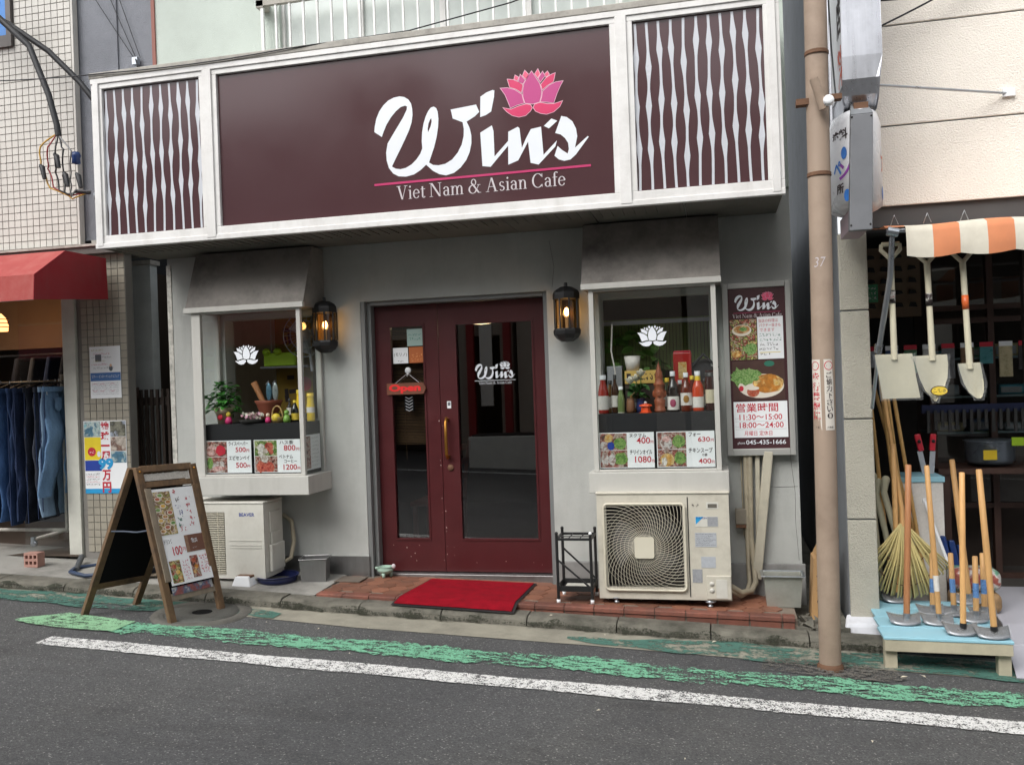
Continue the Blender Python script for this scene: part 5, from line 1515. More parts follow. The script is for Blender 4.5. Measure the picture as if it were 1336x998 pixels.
m_mtn = PHOTO('mountain_print', [(0.12, 0.16, 0.1, 1), (0.35, 0.4, 0.5, 1), (0.1, 0.1, 0.08, 1), (0.25, 0.25, 0.2, 1)], 12, 6)
m_pnk = PHOTO('ruin_print', [(0.4, 0.28, 0.2, 1), (0.2, 0.12, 0.1, 1), (0.5, 0.45, 0.4, 1)], 16, 8)
m_brd = MAT('royal_blue_print', lin(30, 60, 150), 0.6)
def blk(x0, x1, z0, z1, m, nm):
    B().box(-5.30 + x0 * 0.415, -5.30 + x1 * 0.415, yq, yq + 0.0006, 0.63 + z0 * 0.617, 0.63 + z1 * 0.617).build(nm, m, p2)
blk(0.01, 0.4, 0.78, 0.99, m_sky, 'sea_picture'); blk(0.63, 0.99, 0.78, 0.99, m_mtn, 'mountain_picture'); blk(0.63, 0.99, 0.58, 0.775, m_pnk, 'ruin_picture')
blk(0.63, 0.99, 0.42, 0.575, m_sky, 'harbour_picture'); blk(0.01, 0.4, 0.46, 0.775, m_yel, 'yellow_field'); blk(0.01, 0.4, 0.31, 0.455, m_brd, 'ship_picture'); blk(0.0, 1.0, 0.0, 0.065, m_cyan, 'blue_footer')
b = B()
y3 = yq - 0.0015
bw_ = 0.084
for i, ch in enumerate('地球一周'):
    write(b, ch, (-5.30 + 0.405 * 0.415, y3, 1.247 - 0.083 * (i + 1) + (0.03 if ch == '一' else 0)), (1, 0, 0), (0, 0, 1), width=bw_, height=0.016 if ch == '一' else 0.074, bold=0.035, mi=0)
write(b, '99', (-5.30 + 0.33 * 0.415, y3, 0.63 + 0.325 * 0.617), (1, 0, 0), (0, 0, 1), width=0.145, height=0.098, bold=0.05, mi=1)
for i, ch in enumerate('万円'):
    write(b, ch, (-5.30 + 0.41 * 0.415, y3, 0.63 + (0.17 - 0.165 * i) * 0.617 + 0.003), (1, 0, 0), (0, 0, 1), width=bw_, height=0.092, bold=0.035, mi=0)
for i in range(5):
    scribble(b, (-5.29, y3, 0.70 + 0.022 * i), (1, 0, 0), (0, 0, 1), 0.14, 0.014, 0 if i % 2 else 2, seed=i)
disc(b, -5.225, 0.985, 0.04, 0.038, y3, 0)
scribble(b, (-5.25, y3 - 0.0004, 0.975), (1, 0, 0), (0, 0, 1), 0.05, 0.018, 3, seed=7)
disc(b, -5.155, 0.965, 0.018, 0.024, y3, 3)
b.build('poster_lettering', [m_redink, m_cyan, m_dkink, m_white], p2)

# clothes rail and jeans
rk = thing('clothes_rail', (-5.9, 0.1, 0.2), 'cream wheeled clothes rail carrying the jeans', 'clothes rail')
B().tube([(-5.59, 0.1, 0.28), (-5.59, 0.1, 1.66)], 0.014, 8).build('upright', m_aluw, rk)
B().tube([(-5.55, 0.1, 1.6), (-7.2, 0.1, 1.6)], 0.012, 8).build('top_rail', m_black, rk)
B().tube([(-5.59, 0.1, 0.30), (-7.2, 0.1, 0.30)], 0.016, 8).build('base_rail', m_aluw, rk)
B().tube([(-7.2, 0.1, 0.12), (-7.2, 0.1, 1.62)], 0.014, 8).build('upright', m_aluw, rk)
B().tube([(-5.45, 0.35, 0.27), (-5.59, 0.1, 0.30), (-5.72, -0.14, 0.26)], 0.015, 8).build('foot', m_aluw, rk)
for p in ((-5.72, -0.14), (-5.45, 0.35)):
    B().lathe((0, 0, 0), [(0.0001, -0.012), (0.026, -0.012), (0.026, 0.012), (0.0001, 0.012)], 14).build('castor', m_chrome, rk, local=True).matrix_local = Matrix.Translation(Vector((p[0], p[1], 0.225)) - ORG[rk.name]) @ Matrix.Rotation(math.radians(90), 4, 'X')
    B().box(p[0] - 0.014, p[0] + 0.014, p[1] - 0.02, p[1] + 0.02, 0.235, 0.28).build('castor_fork', m_chrome, rk)
DEN = [('dark indigo', lin(52, 70, 104)), ('black', lin(36, 40, 50)), ('charcoal', lin(60, 64, 74)), ('pale washed blue', lin(128, 152, 176)), ('mid blue', lin(74, 106, 150)), ('faded blue', lin(98, 128, 160)), ('navy', lin(44, 56, 84))]
DM = {n: MAT(n.replace(' ', '_') + '_denim', c, 0.9, var=0.38, vs=10, stretch=(1, 1, 0.3), bump=1.0, bs=26, spec=0.2) for n, c in DEN}
def jeans(x, y, ang, h, kind, label, sd, flare=0.0):
    rg = random.Random(sd)
    o = thing('jeans', (x, y, 1.56 - h), label, 'jeans', 'jeans hanging on the rail')
    dx, dy = math.cos(ang), math.sin(ang)
    nx_, ny_ = -dy, dx
    NU, NV = 14, 22
    zt = 1.545
    for leg in (0, 1):
        vs, fs = [], []
        for j in range(NV + 1):
            v = j / NV
            z = zt - h * v
            taper = 0.40 if v < 0.26 else 0.40 + 0.02 * v
            hw = 0.105 if v < 0.26 else 0.105 - 0.02 * (v - 0.26)
            cen = (-1 if leg == 0 else 1) * (0.1 if v < 0.26 else 0.1 + 0.012 * (v - 0.26) + flare * (v - 0.26) ** 2 * (1 if leg else 0.3))
            th = 0.016 + 0.016 * math.sin(3.1416 * min(1, v * 1.1)) * (0.6 + 0.4 * math.sin(sd * 1.7 + v * 9))
            fold = 0.010 * math.sin(v * 19 + sd * 1.3 + leg * 2) + 0.010 * math.sin(v * 8.5 + sd + leg) + 0.016 * math.sin(v * 3.3 + sd * 2)
            for i in range(NU):
                a = 2 * math.pi * i / NU
                u_ = cen + hw * math.cos(a) * (1 + 0.07 * math.sin(v * 14 + a * 2 + sd) + 0.05 * math.sin(v * 31 + sd)) + 0.006 * math.sin(v * 6.3 + sd * 0.7 + leg)
                w_ = th * math.sin(a) + fold
                vs.append((x + dx * u_ + nx_ * w_, y + dy * u_ + ny_ * w_, z))
        for j in range(NV):
            for i in range(NU):
                fs.append((j * NU + i, j * NU + (i + 1) % NU, (j + 1) * NU + (i + 1) % NU, (j + 1) * NU + i))
        B().add(vs, fs, 0, True).build('trouser_leg', DM[kind], o)
    for sgn in (1, -1):
        st_ = [(x + dx * (0.2 * sgn) , y + dy * (0.2 * sgn), zt - h * q / 8) for q in range(9)]
        B().tube([(p[0], p[1] + 0.002, p[2]) for p in st_], 0.0045, 5).build('side_seam', DM['navy'], o)
    wb = B()
    ring = []
    for i in range(20):
        a = 2 * math.pi * i / 20
        ring.append((0.212 * math.cos(a), 0.036 * math.sin(a)))
    vs = [(x + dx * p[0] + nx_ * p[1], y + dy * p[0] + ny_ * p[1], z) for z in (zt - 0.035, zt + 0.008) for p in ring]
    wb.add(vs, [(i, (i + 1) % 20, 20 + (i + 1) % 20, 20 + i) for i in range(20)], 0, True)
    wb.build('waistband', DM[kind], o)
    B().tube([(x - dx * 0.17, y - dy * 0.17, zt), (x, y, zt + 0.05), (x + dx * 0.17, y + dy * 0.17, zt)], 0.005, 6).build('hanger', m_black, o)
    B().tube([(x, y, zt + 0.05), (x, y, zt + 0.075)], 0.004, 6).build('hanger_hook', m_chrome, o)
    for u0 in (-0.12, 0.04):
        pk_ = [(u0, zt - 0.09), (u0 + 0.09, zt - 0.09), (u0 + 0.09, zt - 0.18), (u0 + 0.045, zt - 0.205), (u0, zt - 0.18)]
        for sgn in (1, -1):
            B().add([(x + dx * p[0] + nx_ * sgn * (0.05), y + dy * p[0] + ny_ * sgn * (0.05), p[1]) for p in pk_], [(0, 1, 2, 3, 4)]).build('pocket', DM[kind], o)
    if sd % 3 == 0:
        B().box(x + dx * 0.12 - 0.012, x + dx * 0.12 + 0.012, y + dy * 0.12 - 0.05, y + dy * 0.12 - 0.046, zt - 0.07, zt - 0.02).build('price_tag', m_paper, o)
jl = [(-5.56, 0.03, -1.49, 0.92, 'faded blue', 'faded blue jeans, rightmost on the rail, with flaring leg', 3, 0.22),
      (-5.64, 0.08, -1.55, 1.10, 'pale washed blue', 'palest washed jeans, second from the right on the rail', 4, 0.05),
      (-5.73, 0.1, -1.43, 1.12, 'charcoal', 'charcoal jeans next to the palest pair', 5, 0.0),
      (-5.82, 0.1, -1.49, 1.16, 'black', 'black jeans in the middle of the rail', 7, 0.0),
      (-5.91, 0.1, -1.55, 1.14, 'navy', 'navy jeans left of the black pair', 8, 0.0),
      (-6.01, 0.1, -1.42, 1.18, 'dark indigo', 'dark indigo jeans beside a brighter blue pair', 10, 0.0),
      (-6.11, 0.08, -1.47, 1.15, 'mid blue', 'mid blue jeans at the left of the rail', 6, 0.0),
      (-6.22, 0.1, -1.51, 1.14, 'navy', 'leftmost navy jeans cut by the photo edge', 12, 0.0)]
for a in jl: jeans(*a)
# shirts behind
for i, (x, c) in enumerate(((-6.5, 'black'), (-6.32, 'charcoal'), (-6.14, 'navy'), (-5.98, 'black'))):
    o = thing('hanging_shirt', (x, 0.75, 1.4), ['black shirt on the back rail beside the lamp', 'charcoal shirt second from the lamp on the back rail', 'navy shirt third from the lamp on the back rail', 'black shirt nearest the shop post on the back rail'][i], 'shirt', 'shirts on the back rail')
    b = B()
    b.hexa([(x - 0.03, 0.55, 1.2), (x + 0.03, 0.55, 1.2), (x + 0.03, 0.95, 1.2), (x - 0.03, 0.95, 1.2), (x - 0.02, 0.6, 1.85), (x + 0.02, 0.6, 1.85), (x + 0.02, 0.9, 1.85), (x - 0.02, 0.9, 1.85)])
    b.build('shirt_body', DM[c], o, bevel=0.02)
    B().hexa([(x - 0.03, 0.5, 1.5), (x + 0.03, 0.5, 1.5), (x + 0.03, 0.6, 1.5), (x - 0.03, 0.6, 1.5), (x - 0.02, 0.58, 1.85), (x + 0.02, 0.58, 1.85), (x + 0.02, 0.68, 1.85), (x - 0.02, 0.68, 1.85)]).build('sleeve', DM[c], o, bevel=0.02)
br = thing('back_rail', (-6.3, 0.75, 1.88), 'black clothes rail at the back of the clothes shop', 'clothes rail')
B().tube([(-5.75, 0.75, 1.88), (-8.0, 0.75, 1.88)], 0.012, 8).build('top_rail', m_black, br)
B().tube([(-5.75, 0.75, 1.88), (-5.75, 0.75, 0.12)], 0.012, 8).build('upright', m_black, br)
B().tube([(-8.0, 0.75, 1.88), (-8.0, 0.75, 0.12)], 0.012, 8).build('upright', m_black, br)

# things on the pavement at the left
hb = thing('breeze_brick', (-5.51, -0.35, 0.1), 'pink perforated ventilation brick on the pavement under the rail', 'brick')
zb = KZ(-5.5) + 0.012
m_pinkb = MAT('pink_clay', lin(170, 130, 118), 0.85, var=0.12, bump=0.3)
hl = []
for cx_ in (-5.565, -5.525, -5.485):
    for cz_ in (0.034, 0.082):
        hl.append((cx_ - 0.013, cx_ + 0.013, zb + cz_ - 0.014, zb + cz_ + 0.014))
wall_holes(B(), -5.59, -5.46, zb, zb + 0.115, hl, -0.4, -0.32).build('brick_body', m_pinkb, hb)
B().box(-5.588, -5.462, -0.33, -0.322, zb + 0.005, zb + 0.11).build('inner_web', m_rust, hb)
hz = thing('garden_hose', (-5.0, -0.4, KZ(-5)), 'loop of dark blue hose lying on the pavement', 'hose')
zz = KZ(-5.0) + 0.02
B().tube([(-4.62, -0.5, zz), (-4.85, -0.6, zz), (-5.05, -0.52, zz + 0.01), (-5.12, -0.38, zz + 0.01), (-5.05, -0.22, zz), (-4.85, -0.16, zz), (-4.6, -0.16, zz), (-4.4, -0.14, zz)], 0.016, 8).build('hose_tube', MAT('navy_hose', lin(44, 60, 86), 0.45), hz)
B().tube([(-5.22, -0.18, zz + 0.06), (-5.08, -0.42, zz), ], 0.024, 8).build('nozzle', MAT('grey_nozzle', lin(74, 78, 82), 0.5), hz)
pk = thing('plank', (-4.4, -0.45, KZ(-4.4)), 'dark weathered plank lying behind the folding sign', 'plank')
B().bar((-4.72, -0.62, KZ(-4.7) + 0.02), (-3.95, -0.3, KZ(-4) + 0.12), 0.07, 0.03).build('board', m_board, pk, bevel=0.004)
B().bar((-4.72, -0.5, KZ(-4.7) + 0.016), (-4.2, -0.42, KZ(-4.2) + 0.05), 0.09, 0.025).build('board', m_greywood, pk, bevel=0.004)

# alley between the buildings: slatted gate, pale wall, grey building behind
gt = thing('slatted_gate', (-4.66, 0.3, 0.1), 'dark wooden slatted gate closing the alley left of the cafe', 'gate')
m_dkw = MAT('dark_stained_wood', lin(52, 42, 36), 0.75, var=0.25, vs=8)
xx = -5.02
while xx < -4.46:
    B().box(xx, xx + 0.024, 0.29, 0.312, 0.1, 1.50).build('slat', m_dkw, gt)
    xx += 0.055
for z in (1.36, 0.35):
    B().box(-5.06, -4.45, 0.313, 0.345, z, z + 0.07).build('rail', m_dkw, gt)
B().box(-5.06, -4.99, 0.25, 0.33, 0.05, 1.52).build('gate_post', MAT('brown_post', lin(74, 56, 46), 0.7), gt)
aw2 = thing('alley_wall', (-5.06, 0.5, 0), 'pale rendered wall end standing in the alley behind the slatted gate', 'wall')
B().box(-5.2, -4.93, 0.46, 0.56, 0, 2.62).build('render', MAT('pale_alley_render', lin(200, 206, 206), 0.85, dirt=0.2), aw2)
B().box(-5.22, -4.91, 0.44, 0.58, 2.621, 2.66).build('coping', m_aluw, aw2)
gb = thing('grey_building', (-5.2, 1.2, 0), 'dark grey rendered building behind the alley, above the sign', 'building')
m_grs = MAT('dark_grey_render', lin(132, 135, 142), 0.9, var=0.1, vs=2, bump=0.8, bs=130, dirt=0.35, ds=1.2, dcol=(0.06, 0.065, 0.075, 1))
B().box(-5.5, -4.47, 0.075, 0.25, 2.8, 7.5).build('upper_wall', m_grs, gb)
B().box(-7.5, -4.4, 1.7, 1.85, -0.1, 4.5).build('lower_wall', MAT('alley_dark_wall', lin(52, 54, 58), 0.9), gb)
B().box(-4.9, -4.885, 0.06, 0.0745, 2.8, 7.5).build('wall_joint', m_grs, gb)
B().box(-5.2, -4.45, 0.05, 0.3, 2.70, 2.795).build('eaves', m_aluw, gb)

# cables
m_cab = MAT('black_cable', (0.016, 0.017, 0.02, 1), 0.55)
pc = thing('power_cables', (-5.2, -0.3, 3.1), 'bundle of black power cables and connectors beside the sign', 'cables')
B().tube([(-6.2, -0.5, 4.95), (-5.72, -0.35, 4.64), (-5.45, -0.3, 4.37), (-5.28, -0.3, 3.95), (-5.21, -0.3, 3.69), (-5.2, -0.3, 3.6)], 0.026, 8).build('main_cable', m_cab, pc)
B().tube([(-6.2, -0.5, 4.88), (-5.65, -0.3, 4.58), (-5.35, -0.2, 4.35), (-5.1, -0.15, 4.08), (-4.9, -0.1, 3.8), (-4.7, -0.05, 3.65)], 0.024, 8).build('main_cable', m_cab, pc)
for i, c in enumerate([MAT('yellow_wire', lin(190, 150, 60), 0.5), MAT('red_wire', lin(140, 40, 44), 0.5), m_cab, m_cab, MAT('grey_wire', lin(120, 120, 120), 0.5)]):
    rg = random.Random(i)
    a = [(-5.21, -0.3, 3.62), (-5.36 + 0.09 * i, -0.32 - 0.02 * i, 3.52 - 0.02 * i), (-5.38 + 0.07 * i, -0.3, 3.36 - 0.03 * i), (-5.3 + 0.05 * i, -0.3, 3.18 - 0.02 * i), (-5.1 + 0.01 * i, -0.28, 3.08 + 0.02 * i), (-4.95, -0.2, 3.14)]
    pts = []
    for q in range(len(a) - 1):
        for k in range(5):
            t = k / 5
            pts.append(Vector(a[q]).lerp(Vector(a[q + 1]), t) + Vector((0.008 * math.sin(q * 3 + k), 0, 0.012 * math.sin(t * 3.14 + i))))
    B().tube(pts, 0.0065, 6).build('wire', c, pc)
for p in ((-5.36, 3.3), (-5.22, 3.38), (-5.14, 3.22), (-5.02, 3.2)):
    B().tube([(p[0], -0.33, p[1] + 0.07), (p[0] + 0.02, -0.33, p[1] + 0.05), (p[0] + 0.04, -0.33, p[1] - 0.05)], [0.012, 0.022, 0.016], 8).build('connector', m_cab, pc)
B().lathe((-5.04, -0.3, 3.4), [(0.0001, 0.05), (0.03, 0.05), (0.04, 0.02), (0.03, 0.0), (0.035, -0.04), (0.0001, -0.05)], 12).build('insulator', MAT('blue_insulator', lin(36, 60, 110), 0.35), pc)
B().tube([(-4.95, -0.22, 3.1), (-4.8, -0.1, 3.12)], 0.03, 8).build('clamp', m_chrome, pc)
B().tube([(-6.25, -0.5, 5.0), (-5.95, -0.42, 4.8), (-5.7, -0.36, 4.72)], 0.05, 10).build('splice_sleeve', MAT('blue_sleeve', lin(40, 66, 110), 0.5), pc)
def cat(p, q, sag, n=14):
    p, q = Vector(p), Vector(q)
    return [p.lerp(q, i / n) - Vector((0, 0, sag * 4 * (i / n) * (1 - i / n))) for i in range(n + 1)]
w1 = thing('overhead_wire', (-3, -0.76, 3.9), 'thin black wire slung along the top of the big sign', 'wire')
B().tube([(-6.5, -0.76, 3.99)] + cat((-5.5, -0.765, 3.93), (-4.4, -0.765, 3.865), 0.01, 4) + cat((-4.4, -0.768, 3.865), (-2.9, -0.765, 3.87), 0.02, 6) + cat((-2.9, -0.765, 3.87), (-2.0, -0.72, 3.9), 0.0, 4) + [(-1.3, -0.6, 4.05), (-0.6, -0.4, 4.3)], 0.005, 5).build('wire_strand', m_cab, w1)
w2 = thing('drop_wires', (-4.8, 0.3, 4.4), 'three service wires running down behind the left end of the sign', 'wires')
for p, q in (((-5.95, 0.0, 6.3), (-4.7, 0.04, 4.28)), ((-5.5, 0.0, 6.3), (-4.70, 0.05, 4.30)), ((-5.3, 0.0, 6.3), (-4.66, 0.05, 4.3))):
    B().tube(cat(p, q, 0.03, 6), 0.0035, 5).build('wire_strand', m_cab, w2)
B().box(-4.72, -4.67, 0.02, 0.06, 4.24, 4.3).build('wire_anchor', m_chrome, w2)
B().tube([(-4.7, 0.04, 4.3), (-4.62, -0.05, 4.2), (-4.6, -0.1, 3.95)], 0.006, 5).build('wire_strand', m_cab, w2)
# ------------------------------------------------------------ price cards in the windows
def price_card(x0, x1, z0, z1, label, foods, rows, split):
    y = -0.338
    o = thing('price_card', ((x0 + x1) / 2, y, z0), label, 'price card', 'price cards in the cafe windows')
    B().box(x0, x1, y, y + 0.002, z0, z1).build('card', m_paper, o)
    xs_ = x0 + split * (x1 - x0)
    zm = (z0 + z1) / 2
    for i, m in enumerate(foods):
        a, c = (zm + 0.003, z1 - 0.006) if i == 0 else (z0 + 0.006, zm - 0.001)
        ph = B().box(x0 + 0.006, xs_, y - 0.0012, y - 0.0002, a, c).build('product_photo', m[0], o)
        b = B()
        for q, (cx, cz, rx, rz) in enumerate(m[2]):
            disc(b, x0 + cx * (xs_ - x0), a + cz * (c - a), rx, rz, y - 0.0016 - 0.0002 * q, q % len(m[1]), 18, 0.12)
        b.build('product_print', m[1], ph)
    b = B()
    W_ = x1 - xs_
    for tx, fx, fz, w, h, mi in rows:
        write(b, tx, (xs_ + fx * W_, y - 0.0014, z0 + fz * (z1 - z0)), (1, 0, 0), (0, 0, 1), width=w * W_, height=h, bold=0.012, mi=mi)
    b.build('price_lettering', [m_dkink, m_redink], o)
m_pkt = PHOTO('pink_packet_print', [(0.4, 0.18, 0.18, 1), (0.62, 0.32, 0.32, 1), (0.7, 0.5, 0.48, 1), (0.35, 0.12, 0.1, 1)], 30, 3)
m_tom = PHOTO('tomato_print', [(0.22, 0.02, 0.02, 1), (0.45, 0.06, 0.04, 1), (0.55, 0.15, 0.1, 1), (0.3, 0.03, 0.02, 1)], 30, 3)
m_flo = PHOTO('flower_print', [(0.3, 0.3, 0.26, 1), (0.6, 0.58, 0.54, 1), (0.72, 0.7, 0.68, 1), (0.45, 0.4, 0.36, 1)], 34, 3)
m_org = PHOTO('orange_packet_print', [(0.3, 0.14, 0.03, 1), (0.55, 0.3, 0.07, 1), (0.62, 0.45, 0.2, 1)], 30, 3)
m_let = PHOTO('lettuce_print', [(0.06, 0.16, 0.03, 1), (0.14, 0.3, 0.06, 1), (0.26, 0.4, 0.12, 1), (0.1, 0.22, 0.05, 1)], 60, 1.0)
m_jar = PHOTO('jar_print', [(0.2, 0.18, 0.18, 1), (0.5, 0.48, 0.48, 1), (0.62, 0.6, 0.6, 1), (0.3, 0.2, 0.18, 1)], 34, 3)
price_card(-3.928, -3.535, 0.822, 1.075, 'price card with pink packets on the left of the left window',
           [(m_food3, [m_pkt, m_redink], [(0.3, 0.4, 0.05, 0.04), (0.72, 0.4, 0.045, 0.04), (0.3, 0.4, 0.016, 0.016), (0.72, 0.4, 0.016, 0.016)]), (m_food3, [m_jar, m_pkt, m_let], [(0.6, 0.4, 0.06, 0.045), (0.6, 0.25, 0.06, 0.02), (0.2, 0.6, 0.025, 0.045)])],
           [('ライスペーパー', 0.08, 0.84, 0.8, 0.032, 0), ('500', 0.36, 0.64, 0.42, 0.038, 1), ('円', 0.8, 0.64, 0.12, 0.022, 1), ('エビセンベイ', 0.08, 0.4, 0.84, 0.034, 0), ('500', 0.36, 0.16, 0.44, 0.04, 1), ('円', 0.82, 0.16, 0.12, 0.022, 1)], 0.47)
price_card(-3.51, -3.122, 0.822, 1.075, 'price card with flowers and tomatoes on the right of the left window',
           [(m_food2, [m_flo, m_tom], [(0.3, 0.55, 0.03, 0.03), (0.65, 0.6, 0.035, 0.035), (0.5, 0.3, 0.02, 0.02), (0.75, 0.25, 0.02, 0.02), (0.3, 0.2, 0.024, 0.022)]), (m_food3, [m_tom, m_flo], [(0.3, 0.35, 0.04, 0.045), (0.45, 0.85, 0.03, 0.03), (0.66, 0.3, 0.04, 0.04)])],
           [('ハス茶', 0.12, 0.85, 0.6, 0.03, 0), ('800', 0.3, 0.66, 0.5, 0.042, 1), ('円', 0.84, 0.66, 0.12, 0.022, 1), ('ベトナム', 0.08, 0.42, 0.6, 0.03, 0), ('コーヒー', 0.3, 0.29, 0.55, 0.026, 0), ('1200', 0.26, 0.08, 0.58, 0.042, 1), ('円', 0.87, 0.08, 0.11, 0.022, 1)], 0.5)
price_card(-0.832, -0.45, 0.822, 1.07, 'price card with jars on the left of the right window',
           [(m_food3, [m_org, m_let, m_jar, m_brd], [(0.35, 0.7, 0.03, 0.03), (0.75, 0.38, 0.045, 0.04), (0.16, 0.25, 0.025, 0.03), (0.42, 0.25, 0.025, 0.03)]), (m_food3, [m_jar, m_let, m_jar], [(0.2, 0.45, 0.026, 0.045), (0.76, 0.5, 0.046, 0.045), (0.45, 0.45, 0.024, 0.04)])],
           [('ヌクマム', 0.1, 0.86, 0.62, 0.026, 0), ('400', 0.36, 0.68, 0.5, 0.044, 1), ('円', 0.88, 0.68, 0.1, 0.02, 1), ('チリインオイル', 0.1, 0.38, 0.82, 0.032, 0), ('1080', 0.28, 0.15, 0.6, 0.044, 1), ('円', 0.9, 0.15, 0.09, 0.02, 1)], 0.51)
price_card(-0.432, -0.04, 0.822, 1.07, 'price card with soup packets on the right of the right window',
           [(m_food3, [m_jar, m_let, m_pkt], [(0.32, 0.4, 0.04, 0.055), (0.75, 0.45, 0.044, 0.045), (0.32, 0.6, 0.03, 0.02)]), (m_food3, [m_org, m_let, m_flo], [(0.35, 0.4, 0.05, 0.045), (0.78, 0.5, 0.042, 0.045), (0.25, 0.3, 0.02, 0.03)])],
           [('フォー', 0.1, 0.85, 0.42, 0.028, 0), ('630', 0.42, 0.7, 0.42, 0.034, 1), ('円', 0.87, 0.7, 0.1, 0.02, 1), ('チキンスープ', 0.08, 0.4, 0.84, 0.034, 0), ('の素', 0.55, 0.3, 0.18, 0.02, 0), ('400', 0.42, 0.1, 0.44, 0.034, 1), ('円', 0.88, 0.1, 0.09, 0.02, 1)], 0.51)
# narrow card in the left bay's side pane
o = thing('side_card', (-3.088, -0.2, 0.83), 'narrow menu card in the side pane of the left window', 'price card', 'price cards in the cafe windows')
B().box(-3.0905, -3.089, -0.32, -0.06, 0.83, 1.1).build('card', m_paper, o)
B().box(-3.0888, -3.088, -0.31, -0.23, 0.84, 1.09).build('product_photo', m_food3, o)
b = B()
for i in range(8):
    scribble(b, (-3.0878, -0.215, 1.065 - i * 0.03), (0, 1, 0), (0, 0, 1), 0.13, 0.014, seed=i)
b.build('card_writing', m_plate2, o)

# ------------------------------------------------------------ goods in the right window
SZ = 1.2005
def glassy(name, col):
    t = NT(name)
    return t.done(t.bsdf(col, 0.08, 0, None, 0.6, **{'Coat Weight': 0.3}).outputs[0])
m_lab = MAT('bottle_label', lin(214, 210, 204), 0.5, var=0.12, vs=60)
m_laby = MAT('yellow_label', lin(226, 196, 70), 0.5, var=0.15, vs=60)
def bottle(x, h, r, col, cap, label, y=-0.2, neck=0.35, lab=(0.12, 0.46), labm=None, name='bottle', body=0.55, z=SZ, group='bottles in the right window', extra=None):
    o = thing(name, (x, y, z), label, 'bottle', group)
    nr = r * neck
    m = glassy(label.split()[0] + '_' + label.split()[1] + '_glass', col)
    B().lathe((x, y, z), [(0.0001, 0), (r * 0.95, 0), (r, h * 0.03), (r, h * body), (r * 0.85, h * (body + 0.1)), (nr * 1.15, h * (body + 0.24)), (nr, h * 0.9), (nr, h * 0.93), (0.0001, h * 0.93)], 18).build('bottle_body', m, o)
    B().lathe((x, y, z), [(nr * 1.25, h * 0.88), (nr * 1.25, h), (0.0001, h)], 14).build('cap', cap, o)
    lb = B().lathe((x, y, z), [(r * 1.012, h * lab[0]), (r * 1.012, h * lab[1])], 18).build('label_band', labm or m_lab, o)
    if extra:
        B().ball((x, y - r * 0.98, z + h * (lab[0] + lab[1]) / 2), r * 0.5, r * 0.08, h * (lab[1] - lab[0]) * 0.32).build('label_picture', extra, lb)
    return o
m_capw = MAT('white_cap', lin(214, 216, 218), 0.4)
m_capy = MAT('yellow_cap', lin(222, 190, 50), 0.4)
m_capk = MAT('black_cap', (0.02, 0.02, 0.02, 1), 0.4)
bottle(-0.808, 0.275, 0.038, lin(150, 34, 22), m_capw, 'red chilli sauce bottle at the left end of the shelf', neck=0.5, lab=(0.1, 0.46))
bottle(-0.727, 0.275, 0.028, lin(60, 36, 22), m_capk, 'slim dark brown bottle beside the red chilli sauce', y=-0.17, lab=(0.16, 0.46), neck=0.36)
bottle(-0.678, 0.19, 0.026, lin(100, 116, 70), m_capw, 'small olive green bottle in front of the white flowers', y=-0.24, lab=(0.02, 0.04), neck=0.5)
bottle(-0.315, 0.285, 0.042, lin(26, 20, 18), m_capw, 'black sauce bottle with white cap right of the wooden carving', lab=(0.05, 0.38), extra=MAT('fig_print', lin(150, 60, 90), 0.5))
bottle(-0.224, 0.272, 0.04, lin(96, 40, 24), m_capw, 'amber fish sauce bottle with picture label', lab=(0.16, 0.48), neck=0.36, extra=MAT('dish_label_print', lin(150, 110, 50), 0.5))
bottle(-0.143, 0.28, 0.04, lin(190, 62, 22), m_capw, 'orange chilli sauce bottle with yellow neck label', lab=(0.09, 0.36), labm=m_lab, neck=0.4)
o = [q for q in bpy.data.objects if q.get('label', '').startswith('orange chilli')][0]
B().lathe((-0.143, -0.2, SZ), [(0.022, 0.2), (0.019, 0.25)], 14).build('neck_label', m_capy, o)
bottle(-0.057, 0.27, 0.036, lin(50, 18, 16), m_capk, 'dark red jar at the right end of the shelf', lab=(0.2, 0.55), neck=0.75, body=0.8, labm=MAT('beige_label', lin(196, 186, 160), 0.5))
bottle(-0.27, 0.22, 0.024, lin(70, 50, 40), m_capw, 'thin bottle behind the black sauce bottle', y=-0.1, neck=0.5, lab=(0.5, 0.6), labm=MAT('maroon_label', lin(120, 40, 40), 0.5))
for bx_, hh_, rr_, cc_, cp_, lb_ in ((-0.77, 0.235, 0.026, lin(120, 84, 40), m_capk, 'honey coloured bottle in the back row behind the red chilli sauce'),
        (-0.60, 0.2, 0.03, lin(150, 120, 60), m_capw, 'mustard coloured bottle in the back row behind the flowers'),
        (-0.36, 0.24, 0.028, lin(52, 66, 40), m_capy, 'dark green bottle in the back row behind the carving'),
        (-0.185, 0.25, 0.026, lin(110, 40, 30), m_capy, 'brick red bottle in the back row behind the fish sauce'),
        (-0.1, 0.23, 0.027, lin(80, 60, 36), m_capk, 'olive brown bottle in the back row by the right corner')):
    bottle(bx_, hh_, rr_, cc_, cp_, lb_, y=-0.1, neck=0.45, lab=(0.15, 0.5), labm=m_lab)
# brown clay jar
o = thing('clay_jar', (-0.614, -0.22, SZ), 'small brown clay jar beneath the white flowers', 'jar')
B().lathe((-0.614, -0.22, SZ), [(0.0001, 0), (0.028, 0), (0.031, 0.02), (0.029, 0.08), (0.022, 0.095), (0.0001, 0.095)], 14).build('jar_body', MAT('brown_clay', lin(116, 78, 52), 0.6), o)
B().lathe((-0.614, -0.22, SZ), [(0.024, 0.092), (0.026, 0.1), (0.02, 0.105)], 14).build('jar_rim', m_rust, o)
